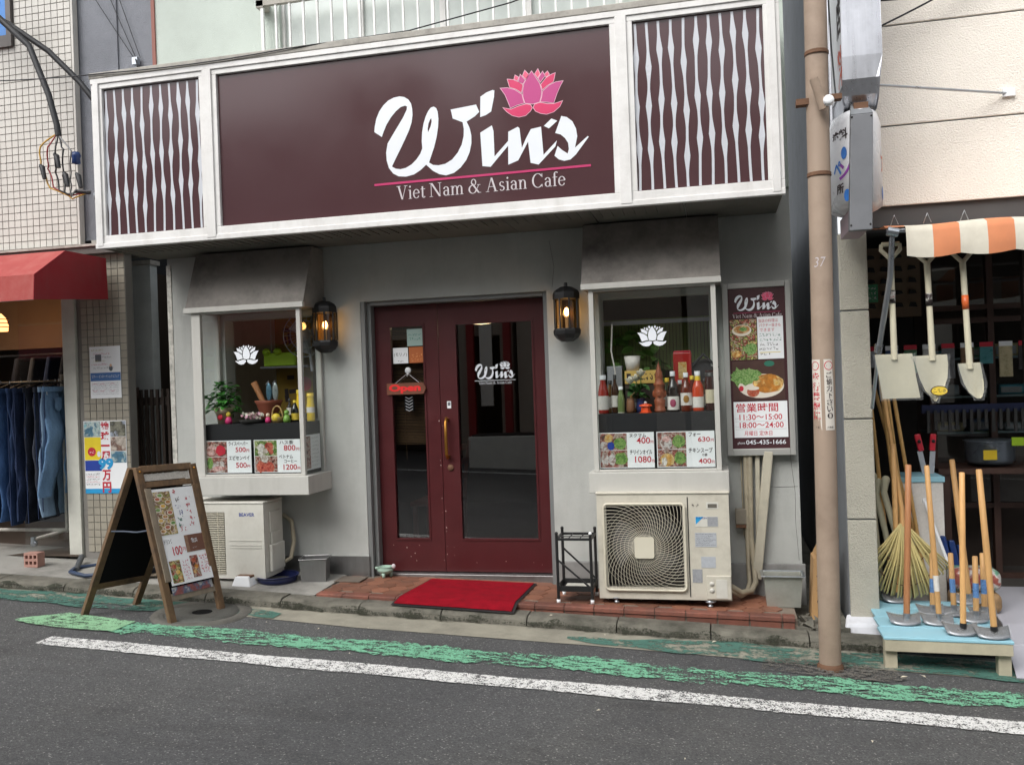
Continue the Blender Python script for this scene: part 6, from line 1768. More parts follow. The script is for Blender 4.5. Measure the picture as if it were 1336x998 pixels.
# flower arrangement
fl = thing('flower_arrangement', (-0.56, -0.19, SZ), 'white lotus flowers with green leaves in a blue glass vase', 'flowers')
m_leaf = MAT('window_leaf', lin(52, 92, 40), 0.6, var=0.3, vs=20)
m_pet = MAT('white_petal', lin(226, 222, 206), 0.6, var=0.08)
B().lathe((-0.545, -0.17, SZ), [(0.0001, 0), (0.032, 0), (0.036, 0.04), (0.03, 0.085), (0.034, 0.1)], 16).build('vase', glassy('blue_vase_glass', lin(60, 70, 120)), fl)
def petal_mesh(l, w, cup):
    bb = B()
    vs = []
    for i in range(5):
        t = i / 4
        ww = w * math.sin(math.pi * (0.08 + 0.88 * t)) ** 0.8
        for s in (-1, 0, 1):
            vs.append((l * t, s * ww, cup * t * t + abs(s) * 0.25 * ww))
    bb.add(vs, [(3 * i + s, 3 * i + s + 1, 3 * i + s + 4, 3 * i + s + 3) for i in range(4) for s in range(2)], 0, True)
    return bb
pm = mesh_of(petal_mesh(0.052, 0.017, 0.022), m_pet)
lm = mesh_of(petal_mesh(0.07, 0.022, -0.01), m_leaf)
for c in ((-0.61, -0.24, 1.405), (-0.535, -0.2, 1.455), (-0.575, -0.16, 1.42)):
    for ring, (n, up) in enumerate(((8, 0.45), (6, 1.0))):
        for i in range(n):
            piece('petal', pm, fl, c, (0, -up, 6.283 * i / n + ring * 0.4))
    B().tube([(-0.55, -0.17, SZ + 0.09), ((c[0] - 0.55) / 2, (c[1] - 0.17) / 2, (c[2] + SZ + 0.09) / 2), c], 0.004, 5).build('stem', m_leaf, fl)
for i in range(20):
    piece('leaf', lm, fl, (-0.57 + random.uniform(-0.05, 0.05), -0.19 + random.uniform(-0.04, 0.04), 1.3 + random.uniform(0, 0.1)), (random.uniform(-0.6, 0.6), random.uniform(-0.9, 0.5), random.uniform(0, 6.28)))
# orange lantern ornament
o = thing('orange_ornament', (-0.505, -0.26, SZ), 'bright orange miniature pagoda ornament at the shelf edge', 'ornament')
m_or = MAT('bright_orange', lin(228, 84, 36), 0.5)
B().lathe((-0.505, -0.26, SZ), [(0.0001, 0), (0.042, 0), (0.042, 0.007), (0.033, 0.008), (0.031, 0.045), (0.0001, 0.046)], 6, sm=False).build('ornament_body', m_or, o)
B().lathe((-0.505, -0.26, SZ), [(0.046, 0.046), (0.042, 0.056), (0.02, 0.062), (0.0001, 0.062)], 6, sm=False).build('ornament_roof', m_or, o)
B().ball((-0.505, -0.26, SZ + 0.07), 0.012, 0.012, 0.01).build('ornament_knob', m_offw, o)
# carved wooden tower
o = thing('wooden_carving', (-0.408, -0.22, SZ), 'carved reddish wooden tower with pointed spire in the middle of the shelf', 'carving')
m_carv = MAT('carved_wood', lin(140, 74, 44), 0.5, var=0.25, vs=30, bump=0.6, bs=70)
B().lathe((-0.408, -0.22, SZ), [(0.0001, 0), (0.04, 0), (0.042, 0.02), (0.034, 0.028), (0.038, 0.06), (0.04, 0.085), (0.03, 0.095), (0.037, 0.12), (0.041, 0.15), (0.032, 0.175), (0.04, 0.19), (0.042, 0.198)], 12).build('base_tiers', m_carv, o)
B().lathe((-0.408, -0.22, SZ), [(0.042, 0.198), (0.03, 0.21), (0.026, 0.24), (0.03, 0.25), (0.024, 0.27), (0.025, 0.28), (0.016, 0.3), (0.013, 0.32), (0.006, 0.34), (0.0001, 0.362)], 12).build('spire', m_carv, o)
for a in range(4):
    B().ball((-0.408 + 0.034 * math.cos(a * 1.571 - 1.571), -0.22 + 0.034 * math.sin(a * 1.571 - 1.571), SZ + 0.13), 0.016, 0.012, 0.026).build('carved_face', m_carv, o)
# yellow carton with cup on top, red tin, dark bag
o = thing('yellow_carton', (-0.535, -0.02, SZ), 'long yellow carton at the back of the right window', 'carton')
B().box(-0.665, -0.41, -0.06, 0.06, 1.405, 1.5).build('carton_body', MAT('yellow_card', lin(206, 172, 92), 0.6), o, bevel=0.003)
B().box(-0.665, -0.41, -0.05, 0.05, SZ, 1.404).build('carton_stand', m_room, o)
b = B(); scribble(b, (-0.56, -0.061, 1.43), (1, 0, 0), (0, 0, 1), 0.13, 0.045, 0, n=4, seed=2)
b.box(-0.65, -0.62, -0.0615, -0.0605, 1.425, 1.48)
b.build('carton_print', m_dkink, o)
o = thing('white_cup', (-0.61, 0.0, 1.5), 'white paper cup on top of the yellow carton', 'cup')
B().lathe((-0.61, 0.0, 1.5005), [(0.0001, 0), (0.045, 0), (0.06, 0.105), (0.057, 0.105), (0.043, 0.004), (0.0001, 0.004)], 18).build('cup_body', m_lab, o)
B().lathe((-0.61, 0.0, 1.5005), [(0.06, 0.103), (0.063, 0.107), (0.058, 0.109)], 18).build('cup_rim', m_lab, o)
o = thing('red_tin', (-0.25, 0.02, SZ), 'tall red tin at the back of the right window', 'tin')
B().box(-0.315, -0.185, -0.03, 0.1, SZ, 1.62).build('tin_body', MAT('red_tin_paint', lin(160, 30, 26), 0.35, var=0.1), o, bevel=0.008)
B().box(-0.31, -0.19, -0.025, 0.095, 1.6205, 1.632).build('tin_lid', m_redink, o, bevel=0.004)
B().box(-0.28, -0.22, -0.0315, -0.0305, 1.43, 1.55).build('tin_label', m_org, o)
o = thing('dark_bag', (-0.1, 0.05, SZ), 'black bag behind the orange chilli sauce', 'bag')
B().ball((-0.1, 0.06, 1.42), 0.15, 0.09, 0.15, 14, 10).build('bag_body', m_shelf, o)
B().tube([(-0.2, 0.0, 1.5), (-0.1, -0.03, 1.6), (0.0, 0.0, 1.5)], 0.012, 6).build('bag_strap', m_shelf, o)
o = thing('grey_box', (-0.75, 0.02, SZ), 'tall grey box behind the red chilli sauce', 'box')
B().box(-0.80, -0.69, 0.0, 0.1, SZ, 1.53).build('box_body', m_plate2, o, bevel=0.003)
B().box(-0.80, -0.69, 0.0, 0.1, 1.5305, 1.54).build('box_lid', m_plate, o)
B().tube([(-0.74, -0.03, 1.3), (-0.735, -0.04, 1.5), (-0.76, -0.03, 1.65), (-0.75, 0.0, 1.85)], 0.006, 6).build('white_cord', m_lab, o)
o = thing('trailing_plant', (-0.5, 0.5, 1.5), 'green leafy plant beyond the right window display', 'plant')
b = B()
B().lathe((-0.6, 0.26, 1.2005), [(0.0001, 0), (0.07, 0), (0.09, 0.14), (0.0001, 0.14)], 12).build('pot', m_plate2, o)
lm2 = mesh_of(petal_mesh(0.09, 0.03, -0.02), MAT('bright_leaf', lin(90, 130, 56), 0.6, var=0.3, vs=12))
for i in range(60):
    piece('leaf', lm2, o, (-0.7 + random.uniform(-0.12, 0.3), 0.22 + random.uniform(-0.06, 0.08), 1.45 + random.uniform(-0.05, 0.33)), (random.uniform(-1, 1), random.uniform(-1, 1), random.uniform(0, 6.28)))

# ------------------------------------------------------------ goods in the left window
o = thing('potted_plant', (-3.84, -0.2, SZ), 'green leafy plant in a cream patterned pot in the left window', 'potted plant')
B().lathe((-3.835, -0.2, SZ), [(0.0001, 0), (0.052, 0), (0.066, 0.085), (0.076, 0.088), (0.08, 0.13), (0.074, 0.13), (0.07, 0.1), (0.0001, 0.1)], 20).build('pot', MAT('cream_pot', lin(196, 180, 150), 0.5, var=0.15, vs=30), o)
B().lathe((0, 0, 0), [(0.0001, 0.003), (0.022, 0.003), (0.022, 0)], 14).build('pot_medallion', m_redink, o, local=True).matrix_local = Matrix.Translation(Vector((-3.835, -0.266, SZ + 0.055)) - ORG[o.name]) @ Matrix.Rotation(math.radians(80), 4, 'X')
m_pl = MAT('house_plant_leaf', lin(66, 128, 52), 0.45, var=0.25, vs=14, rnd=0.25)
pl3 = mesh_of(petal_mesh(0.06, 0.018, -0.016), m_pl)
for i in range(170):
    a = random.uniform(0, 6.283); r = random.uniform(0, 0.13) ; h = random.uniform(0.13, 0.34) - r * 0.5
    piece('leaf', pl3, o, (-3.84 + r * math.cos(a), -0.2 + r * 0.7 * math.sin(a), SZ + h), (random.uniform(-0.4, 0.4), random.uniform(-0.7, 0.5), a + random.uniform(-0.7, 0.7)))
for i in range(7):
    a = i * 0.9
    B().tube([(-3.835, -0.2, SZ + 0.1), (-3.835 + 0.05 * math.cos(a), -0.2 + 0.04 * math.sin(a), SZ + 0.2), (-3.835 + 0.1 * math.cos(a), -0.2 + 0.08 * math.sin(a), SZ + 0.24)], 0.003, 5).build('stem', m_leaf, o)
def figurine(x, label, mb_, mh_, s=1.0, y=-0.26):
    o = thing('figurine', (x, y, SZ), label, 'figurine', 'figurines in the left window')
    B().lathe((x, y, SZ), [(0.0001, 0), (0.022 * s, 0), (0.026 * s, 0.02 * s), (0.016 * s, 0.05 * s), (0.0001, 0.054 * s)], 12).build('figure_body', mb_, o)
    B().ball((x, y, SZ + 0.066 * s), 0.018 * s, 0.018 * s, 0.02 * s, 10, 8).build('figure_head', mh_, o)
m_mg = MAT('hot_pink', lin(196, 50, 110), 0.4); m_yl = MAT('toy_yellow', lin(226, 200, 70), 0.4); m_gn = MAT('toy_green', lin(120, 160, 70), 0.4); m_fl = MAT('toy_cream', lin(216, 190, 170), 0.4)
figurine(-3.765, 'pink and yellow figurine beside the potted plant', m_mg, m_yl, 1.1)
figurine(-3.425, 'cream figurine left of the wicker basket', m_mg, m_fl, 0.9)
figurine(-3.265, 'green figurine right of the wicker basket', m_gn, m_gn, 1.15)
o = thing('mortar', (-3.5, -0.1, SZ), 'red clay mortar with a wooden pestle in the left window', 'mortar')
B().lathe((-3.5, -0.1, SZ), [(0.0001, 0), (0.06, 0), (0.075, 0.08), (0.1, 0.15), (0.112, 0.175), (0.1, 0.175), (0.07, 0.1), (0.0001, 0.09)], 20).build('bowl', MAT('red_clay', lin(128, 66, 46), 0.7), o)
B().tube([(-3.52, -0.1, SZ + 0.1), (-3.6, -0.1, SZ + 0.27), (-3.625, -0.1, SZ + 0.32)], [0.02, 0.024, 0.028], 10).build('pestle', m_rwood, o)
o = thing('fish_ornament', (-3.46, -0.12, SZ), 'pair of blue and silver fish ornaments standing in the clay mortar', 'ornament')
for i, (x, c) in enumerate(((-3.485, lin(90, 130, 150)), (-3.43, lin(150, 160, 160)))):
    B().ball((x, -0.12, SZ + 0.24), 0.026, 0.012, 0.075, 10, 8).build('fish_body', MAT('fish_scale', c, 0.3, 0.4, var=0.3, vs=60), o)
    B().prism([(x - 0.03, SZ + 0.30), (x, SZ + 0.335), (x + 0.012, SZ + 0.30)], -0.123, -0.117).build('fish_tail', m_chrome, o)
o = thing('flower_garland', (-3.57, -0.24, SZ), 'dish of pink and white artificial flowers in the left window', 'flowers')
B().lathe((-3.57, -0.24, SZ), [(0.0001, 0.003), (0.09, 0.004), (0.105, 0.03), (0.1, 0.03), (0.085, 0.01)], 18).build('dish', m_dark, o)
pmk = mesh_of(petal_mesh(0.026, 0.011, 0.012), m_lpink)
pmw = mesh_of(petal_mesh(0.026, 0.011, 0.012), m_pet)
for i in range(60):
    a, r = random.uniform(0, 6.283), random.uniform(0, 0.09)
    piece('petal', pmk if i % 2 else pmw, o, (-3.57 + r * math.cos(a), -0.24 + 0.6 * r * math.sin(a), SZ + 0.03 + random.uniform(0, 0.035)), (random.uniform(-0.8, 0.8), random.uniform(-1.2, 0), random.uniform(0, 6.28)))
o = thing('wicker_basket', (-3.35, -0.25, SZ), 'small wicker basket with handle holding a yellow egg', 'basket')
m_wick = MAT('wicker', lin(170, 140, 90), 0.7, var=0.3, vs=60)
B().lathe((-3.35, -0.25, SZ), [(0.0001, 0), (0.035, 0), (0.05, 0.04), (0.046, 0.045)], 14).build('basket_body', m_wick, o)
B().tube([(-3.35 + 0.046 * math.cos(t), -0.25, SZ + 0.04 + 0.09 * math.sin(t)) for t in [math.pi * i / 10 for i in range(11)]], 0.006, 6).build('basket_handle', m_wick, o)
B().ball((-3.35, -0.27, SZ + 0.04), 0.036, 0.03, 0.034).build('egg', MAT('yellow_egg', lin(214, 186, 60), 0.4), o)
bottle(-3.30, 0.185, 0.022, lin(30, 20, 16), m_capk, 'dark soy bottle with white label in the left window', y=-0.14, lab=(0.3, 0.6), group='bottles in the left window')
bottle(-3.225, 0.17, 0.03, lin(20, 20, 18), m_capy, 'black bottle with yellow cap by the left window corner post', y=-0.2, lab=(0.1, 0.4), labm=m_laby, group='bottles in the left window')
bottle(-3.235, 0.25, 0.03, lin(226, 188, 40), m_capy, 'yellow mustard bottle in the left window corner', y=-0.1, lab=(0.3, 0.5), labm=m_laby, neck=0.6, group='bottles in the left window')
bottle(-3.14, 0.22, 0.032, lin(220, 190, 60), m_capy, 'yellow sauce bottle seen through the side pane', y=-0.1, lab=(0.3, 0.5), neck=0.7, group='bottles in the left window')
o = thing('lime_basket', (-3.32, 0.25, 1.6), 'lime green plastic basket on a hanging shelf in the left window', 'basket')
m_lime = MAT('lime_plastic', lin(160, 196, 40), 0.45)
b = B().box(-3.71, -3.42, 0.22, 0.38, 1.655, 1.765)
b.build('basket_body', m_lime, o, bevel=0.01)
for x in (-3.70, -3.60):
    B().ball((x + 0.02, 0.22, 1.775), 0.035, 0.03, 0.03).build('basket_ear', m_lime, o)
B().box(-3.73, -3.3, 0.2, 0.42, 1.638, 1.652).build('wire_shelf', m_chrome, o)
for x in (-3.72, -3.31):
    B().tube([(x, 0.38, 1.63), (x, 0.38, 2.5)], 0.005, 5).build('hanging_rod', m_chrome, o)
o = thing('electric_fan', (-3.2, 0.2, 1.6), 'wall fan with round wire guard inside the left window', 'fan')
fc = Vector((-3.277, 0.1, 1.895))
m_cw = MAT('fan_wire', lin(150, 156, 158), 0.4, 0.5)
for r in (0.18, 0.12, 0.06):
    B().tube([(fc.x + r * math.cos(6.2832 * i / 32), fc.y, fc.z + r * math.sin(6.2832 * i / 32)) for i in range(33)], 0.004, 5, caps=False).build('guard_ring', m_cw, o)
for i in range(24):
    a = 6.2832 * i / 24
    B().tube([(fc.x + 0.03 * math.cos(a), fc.y - 0.02, fc.z + 0.03 * math.sin(a)), (fc.x + 0.18 * math.cos(a), fc.y, fc.z + 0.18 * math.sin(a))], 0.0018, 4, caps=False).build('guard_wire', m_cw, o)
B().ball((fc.x, fc.y + 0.05, fc.z), 0.05, 0.08, 0.05).build('motor', m_plate, o)
for i in range(3):
    a = 2.094 * i
    B().add([(fc.x + r * math.cos(a + d), fc.y + 0.02 + 0.02 * d, fc.z + r * math.sin(a + d)) for r, d in ((0.03, 0), (0.15, -0.1), (0.16, 0.7), (0.04, 0.9))], [(0, 1, 2, 3)]).build('blade', m_plate, o)
B().tube([(fc.x, fc.y + 0.08, fc.z), (fc.x + 0.02, fc.y + 0.1, 1.6)], 0.015, 8).build('stem', m_plate, o)
# wooden chair inside the door
o = thing('wooden_chair', (-2.35, 0.9, 0), 'reddish wooden chair just inside the narrow door leaf', 'chair')
m_ch = MAT('chair_wood', lin(120, 56, 36), 0.5)
B().box(-2.6, -2.2, 0.6, 1.0, 0.42, 0.46).build('seat', m_ch, o, bevel=0.01)
for x in (-2.58, -2.24):
    for y in (0.62, 0.96):
        B().box(x, x + 0.035, y, y + 0.035, -0.02, 0.42).build('leg', m_ch, o)
B().tube([(-2.22, 0.62, 0.46), (-2.2, 0.6, 0.7), (-2.16, 0.58, 0.95)], 0.018, 8).build('back_post', m_ch, o)
B().tube([(-2.22, 0.98, 0.46), (-2.2, 0.98, 0.7), (-2.16, 0.98, 0.95)], 0.018, 8).build('back_post', m_ch, o)
for z in (0.65, 0.78, 0.9):
    B().bar((-2.2, 0.62, z), (-2.19, 0.98, z), 0.012, 0.05).build('back_slat', m_ch, o)
# open sign hanging from a hook
o = thing('open_sign', (-2.405, 0.1, 1.385), 'small wooden sign with bright red Open lettering hanging on the door', 'sign')
B().prism([(-2.57, 1.385), (-2.27, 1.385), (-2.243, 1.427), (-2.27, 1.472), (-2.57, 1.472)], 0.096, 0.11).build('board', MAT('dark_sign_wood', lin(112, 66, 46), 0.6, var=0.2, vs=12), o, bevel=0.003)
b = B(); write(b, 'Open', (-2.553, 0.0945, 1.392), (1, 0, 0), (0, 0, 1), width=0.265, height=0.072, bold=0.05)
b.build('lettering', EMIT('neon_red_paint', lin(226, 40, 40), 0.0) if False else MAT('fluorescent_red', lin(232, 36, 36), 0.6), o)
B().tube([(-2.50, 0.1, 1.472), (-2.4, 0.115, 1.55), (-2.3, 0.1, 1.472)], 0.002, 4).build('cord', m_offw, o)
o = thing('suction_hook', (-2.4, 0.13, 1.565), 'round white suction hook holding the Open sign', 'hook')
B().ball((-2.4, 0.128, 1.572), 0.026, 0.012, 0.026).build('suction_cup', m_capw, o)
B().tube([(-2.4, 0.12, 1.55), (-2.4, 0.105, 1.53), (-2.395, 0.1, 1.545)], 0.007, 6).build('hook_tip', m_capw, o)
o = thing('dark_tag', (-2.395, 0.12, 1.25), 'black chevron tag hanging below the Open sign', 'tag')
B().box(-2.44, -2.36, 0.128, 0.132, 1.25, 1.375).build('tag_body', m_board, o)
for i in range(5):
    B().add([(-2.43, 0.1265, 1.365 - i * 0.024), (-2.4, 0.1265, 1.35 - i * 0.024), (-2.37, 0.1265, 1.365 - i * 0.024), (-2.37, 0.1265, 1.358 - i * 0.024), (-2.4, 0.1265, 1.343 - i * 0.024), (-2.43, 0.1265, 1.358 - i * 0.024)], [(0, 1, 4, 5), (1, 2, 3, 4)]).build('chevron', m_plate2, o)

o = thing('hanging_banner', (-3.3, 0.45, 1.1), 'dull yellow banner with brushed characters hanging behind the left window goods', 'banner')
B().box(-3.72, -3.38, 0.45, 0.455, 1.25, 2.15).build('cloth', MAT('ochre_cloth', lin(150, 120, 44), 0.85, var=0.2), o)
b = B()
scribble(b, (-3.66, 0.448, 1.35), (1, 0, 0), (0, 0, 1), 0.22, 0.24, 0, n=1, seed=5)
scribble(b, (-3.66, 0.448, 1.85), (1, 0, 0), (0, 0, 1), 0.22, 0.24, 0, n=1, seed=8)
disc(b, -3.45, 1.5, 0.06, 0.06, 0.447, 1)
b.build('brushed_characters', [m_dkink, m_redink], o)
# ------------------------------------------------------------ street pole
def wrap(b, cx, cy, rx, ry, th0, R):
    """bend flat (s, 0, z) geometry round an upright elliptical surface facing the street"""
    out = []
    for s, d, z in b.v:
        a = th0 + s / R
        k = 1 - d / R
        out.append((cx + rx * k * math.sin(a), cy - ry * k * math.cos(a), z))
    b.v = out
    return b
po = thing('street_pole', (0.57, -1.14, RZ(0.57)), 'tall beige painted steel pole standing at the kerb', 'pole')
LEAN = 0.0125
pole_x = lambda z: 0.572 + LEAN * (z + 0.27)
B().tube([(pole_x(-0.3), -1.14, -0.3), (pole_x(1.2), -1.135, 1.2), (pole_x(7.5), -1.12, 7.5)], [0.061, 0.0625, 0.066], 24).build('shaft', m_cement, po)
B().lathe((pole_x(-0.27), -1.14, RZ(0.57)), [(0.075, -0.01), (0.073, 0.02), (0.062, 0.035)], 20).build('foot_collar', m_rust, po)
for z in (3.28, 2.58):
    B().lathe((pole_x(z), -1.135, z), [(0.0655, -0.012), (0.068, -0.008), (0.068, -0.003), (0.0655, 0.001), (0.068, 0.006), (0.0655, 0.012)], 20).build('wire_band', m_rust, po)
m_stk = MAT('pole_sticker_white', lin(214, 208, 198), 0.5, var=0.04)
def pole_sticker(th, w, z0, z1, col, txt, tail, ring):
    R = 0.0632
    cx = pole_x((z0 + z1) / 2)
    b = B()
    n = 10
    vs = []
    for i in range(n + 1):
        s = -w / 2 + w * i / n
        vs += [(s, 0, z0), (s, 0, z1)]
    b.add(vs, [(2 * i, 2 * i + 2, 2 * i + 3, 2 * i + 1) for i in range(n)], 0)
    if ring:
        for a in range(20):
            a0, a1 = 6.2832 * a / 20, 6.2832 * (a + 1) / 20
            b.add([(r * math.cos(t), -0.0007, z1 - 0.036 + r * math.sin(t)) for r, t in ((0.022, a0), (0.026, a0), (0.026, a1), (0.022, a1))], [(0, 1, 2, 3)], 1)
        b.add([(-0.017, -0.0007, z1 - 0.021), (-0.021, -0.0007, z1 - 0.025), (0.017, -0.0007, z1 - 0.051), (0.021, -0.0007, z1 - 0.047)], [(0, 1, 2, 3)], 1)
        b.add([(-0.014, -0.0005, z1 - 0.039), (0.014, -0.0005, z1 - 0.039), (0.014, -0.0005, z1 - 0.034), (-0.014, -0.0005, z1 - 0.034)], [(0, 1, 2, 3)], 2)
    sz = 0.8 * w if col == 1 else 0.62 * w
    textcol(b, txt, (-sz / 2, -0.0008, z1 - 0.068), (1, 0, 0), (0, 0, 1), sz, sz * 1.12, bold=0.02, mi=col)
    write(b, tail, (-0.02, -0.0008, z0 + 0.008), (1, 0, 0), (0, 0, 1), width=0.036, height=0.015, mi=2)
    wrap(b, cx, -1.135, R, R, th, R).build('sticker', [m_stk, m_redink, m_dkink], po)
pole_sticker(math.radians(-50), 0.062, 1.11, 1.515, 1, '歩行禁煙に', '六角橋', True)
pole_sticker(math.radians(22), 0.056, 1.11, 1.515, 2, 'ご協力下さい。', '六角橋', True)
b = B()
write(b, '37', (-0.035, -0.001, 2.045), (1, 0, 0), (0, 0, 1), width=0.065, height=0.055, shear=0.2, bold=-0.01)
wrap(b, pole_x(2.07), -1.133, 0.0638, 0.0638, math.radians(-10), 0.0638).build('painted_number', m_offw, po)
B().tube([(pole_x(3.0) - 0.03, -1.26, 3.1), (pole_x(3.0) + 0.02, -1.235, 2.93)], 0.026, 10).build('cable_spout', m_cement, po)
B().lathe((0, 0, 0), [(0.0001, 0.03), (0.026, 0.03), (0.03, 0.02), (0.03, 0)], 12).build('spout_cap', m_paper, po, local=True).matrix_local = Matrix.Translation(Vector((pole_x(3.0) + 0.045, -1.25, 2.965)) - ORG[po.name]) @ Matrix.Rotation(math.radians(75), 4, 'X')
B().box(pole_x(3.0) - 0.12, pole_x(3.0) - 0.05, -1.17, -1.11, 2.985, 3.02).build('clamp', m_rust, po)
B().box(pole_x(3.0) + 0.05, pole_x(3.0) + 0.13, -1.17, -1.11, 3.0, 3.03).build('clamp', m_rust, po)
B().tube([(pole_x(3.0) + 0.1, -1.14, 3.03), (pole_x(3.3) + 0.085, -1.12, 3.3), (pole_x(3.6) + 0.07, -1.12, 3.75)], 0.005, 5).build('stay_wire', m_cab, po)

# ------------------------------------------------------------ hardware shop
hw = thing('hardware_shop', (2.5, -0.4, -0.2), 'cream rendered hardware shop building with an open front at the right', 'building')
m_blk = MAT('rough_block', lin(190, 186, 172), 0.9, var=0.07, vs=3, bump=1.0, bs=110, dirt=0.3, ds=2.5, dcol=(0.22, 0.21, 0.19, 1))
m_crm = MAT('cream_render', lin(245, 238, 227), 0.9, var=0.05, vs=2, bump=1.0, bs=95, dirt=0.15, ds=1.5, dcol=(0.6, 0.54, 0.46, 1))
m_side = MAT('side_wall_grey', lin(122, 126, 130), 0.8, dirt=0.3)
pil2 = B().box(0.79, 0.955, -0.44, 0.3, -0.3, 2.335).build('pillar', m_side, hw)
zs_ = [-0.18, 0.48, 1.13, 1.832, 2.335]
for i in range(4):
    B().box(0.785, 0.96, -0.452, -0.39, zs_[i] + 0.005, zs_[i + 1] - 0.004).build('block', m_blk, pil2, bevel=0.006)
m_skw = MAT('white_skirting', lin(224, 226, 232), 0.8, var=0.08, dirt=0.3, ds=5)
b = B().hexa([(0.70, -0.62, -0.31), (0.99, -0.62, -0.325), (0.965, -0.40, -0.325), (0.76, -0.40, -0.31), (0.735, -0.57, -0.165), (0.985, -0.57, -0.165), (0.965, -0.40, -0.14), (0.76, -0.40, -0.14)])
b.build('skirting', m_skw, hw, bevel=0.02)
B().box(0.60, 3.0, -0.7, -0.46, -0.6, -0.30).build('foundation', MAT('black_rough_concrete', (0.02, 0.02, 0.02, 1), 0.9, bump=1.0, bs=60), hw)
wls = B().box(0.80, 6.0, -0.43, -0.2, 2.49, 7.5).build('upper_wall', m_side, hw)
for z0, z1 in ((2.49, 2.994), (3.004, 3.634), (3.644, 4.4), (4.41, 7.5)):
    B().box(0.80, 6.0, -0.452, -0.431, z0, z1).build('render_panel', m_crm, wls, bevel=0.004)
B().box(0.962, 6.0, -0.42, -0.2, 2.36, 2.489).build('shutter_box', MAT('dark_shutter_box', lin(72, 70, 70), 0.6), hw)
B().box(0.78, 0.79, -0.43, 4.0, -0.3, 6.0).build('side_cladding', m_side, hw)
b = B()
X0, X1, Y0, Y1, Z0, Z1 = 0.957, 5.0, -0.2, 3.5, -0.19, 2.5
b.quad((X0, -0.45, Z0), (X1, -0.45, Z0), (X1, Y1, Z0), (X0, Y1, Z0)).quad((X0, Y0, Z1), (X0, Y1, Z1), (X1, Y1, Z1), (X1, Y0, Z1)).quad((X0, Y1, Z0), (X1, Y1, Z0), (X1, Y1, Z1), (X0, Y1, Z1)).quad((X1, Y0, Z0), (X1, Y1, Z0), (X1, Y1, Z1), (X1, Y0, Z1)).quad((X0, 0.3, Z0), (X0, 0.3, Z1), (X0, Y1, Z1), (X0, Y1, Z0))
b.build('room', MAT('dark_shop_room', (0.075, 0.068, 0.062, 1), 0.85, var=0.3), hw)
# glazed cabinets at the back
cab = thing('glass_cabinet', (2.0, 1.0, -0.19), 'dark wood cabinet with glass doors deep in the hardware shop', 'cabinet')
m_cw2 = MAT('cabinet_wood', lin(74, 52, 44), 0.5, var=0.2)
fr = B()
for x in (1.60, 2.03, 2.46, 2.9):
    fr.box(x, x + 0.045, 0.93, 1.0, -0.19, 2.45)
for z in (2.4, 1.88, 1.78, 0.35, -0.19):
    fr.box(1.645, 2.9, 0.935, 0.995, z, z + 0.04)
fr.build('frame', m_cw2, cab)
B().box(1.6, 2.95, 1.4, 1.42, -0.19, 2.45).build('back_panel', m_room, cab)
for z in (1.5, 1.2, 0.92):
    B().box(1.62, 2.94, 1.0, 1.38, z, z + 0.015).build('shelf', MAT('pale_shelf', lin(110, 128, 132), 0.5), cab)
for x in (1.645, 2.075, 2.505):
    for z0, z1 in ((0.39, 1.78), (1.92, 2.4)):
        B().quad((x, 0.96, z0), (x + 0.385, 0.96, z0), (x + 0.385, 0.96, z1), (x, 0.96, z1)).build('pane', m_glass, cab)
gcol = [lin(70, 140, 160), lin(90, 150, 110), lin(170, 160, 120), lin(60, 80, 110), lin(140, 150, 156), lin(60, 60, 66)]
gname = ['teal', 'green', 'tan', 'navy', 'pale grey', 'black']
q = 0
for si, (z, sn) in enumerate(((1.515, 'top'), (1.215, 'middle'), (0.935, 'lowest'))):
    for k in range(4):
        x = 1.72 + k * 0.24 + 0.03 * si
        o = thing('wrapped_goods', (x, 1.15, z), '%s wrapped goods, number %s from the left on the %s cabinet shelf' % (gname[q % 6], ('one', 'two', 'three', 'four')[k], sn), 'goods', 'wrapped goods in the cabinet')
        m = MAT('wrapped_%s' % gname[q % 6].replace(' ', '_'), gcol[q % 6], 0.3, var=0.3, vs=20)
        hh = 0.06 + 0.05 * ((q * 7) % 5) / 5
        B().box(x - 0.1, x + 0.1, 1.06, 1.24, z, z + hh).build('packet', m, o, bevel=0.02)
        B().box(x - 0.085, x + 0.06, 1.055, 1.0595, z + 0.015, z + hh - 0.02).build('packet_label', m_plate2, o)
        q += 1
# brown panel with dark cut-outs at the upper left of the shop
o = thing('pegboard', (1.4, 0.9, 1.6), 'brown board with hanging dark tools behind the shovels', 'tool board')
B().box(1.12, 1.56, 0.92, 0.94, 1.85, 2.4).build('board', MAT('tan_board', lin(112, 92, 72), 0.7, var=0.15), o)
rg = random.Random(4)
for i in range(5):
    for j in range(4):
        x, z = 1.17 + j * 0.1, 1.93 + i * 0.095
        B().prism([(x, z), (x + 0.06, z + rg.uniform(-0.01, 0.01)), (x + 0.05, z + 0.03), (x + 0.01, z + 0.035)], 0.905, 0.919).build('tool', m_dark, o)
o = thing('green_notice', (1.12, 0.3, 1.98), 'small green notice inside the hardware shop doorway', 'notice')
B().box(0.99, 1.14, 0.28, 0.29, 1.93, 2.06).build('sheet', MAT('green_sheet', lin(50, 120, 80), 0.5), o)
b = B()
for i in range(3): scribble(b, (1.0, 0.278, 1.95 + 0.035 * i), (1, 0, 0), (0, 0, 1), 0.13, 0.02, seed=i)
b.build('notice_writing', m_offw, o)
B().box(0.96, 1.1, 0.45, 0.47, 0.9, 2.4).build('door_edge', MAT('reddish_door', lin(84, 44, 36), 0.6), hw)
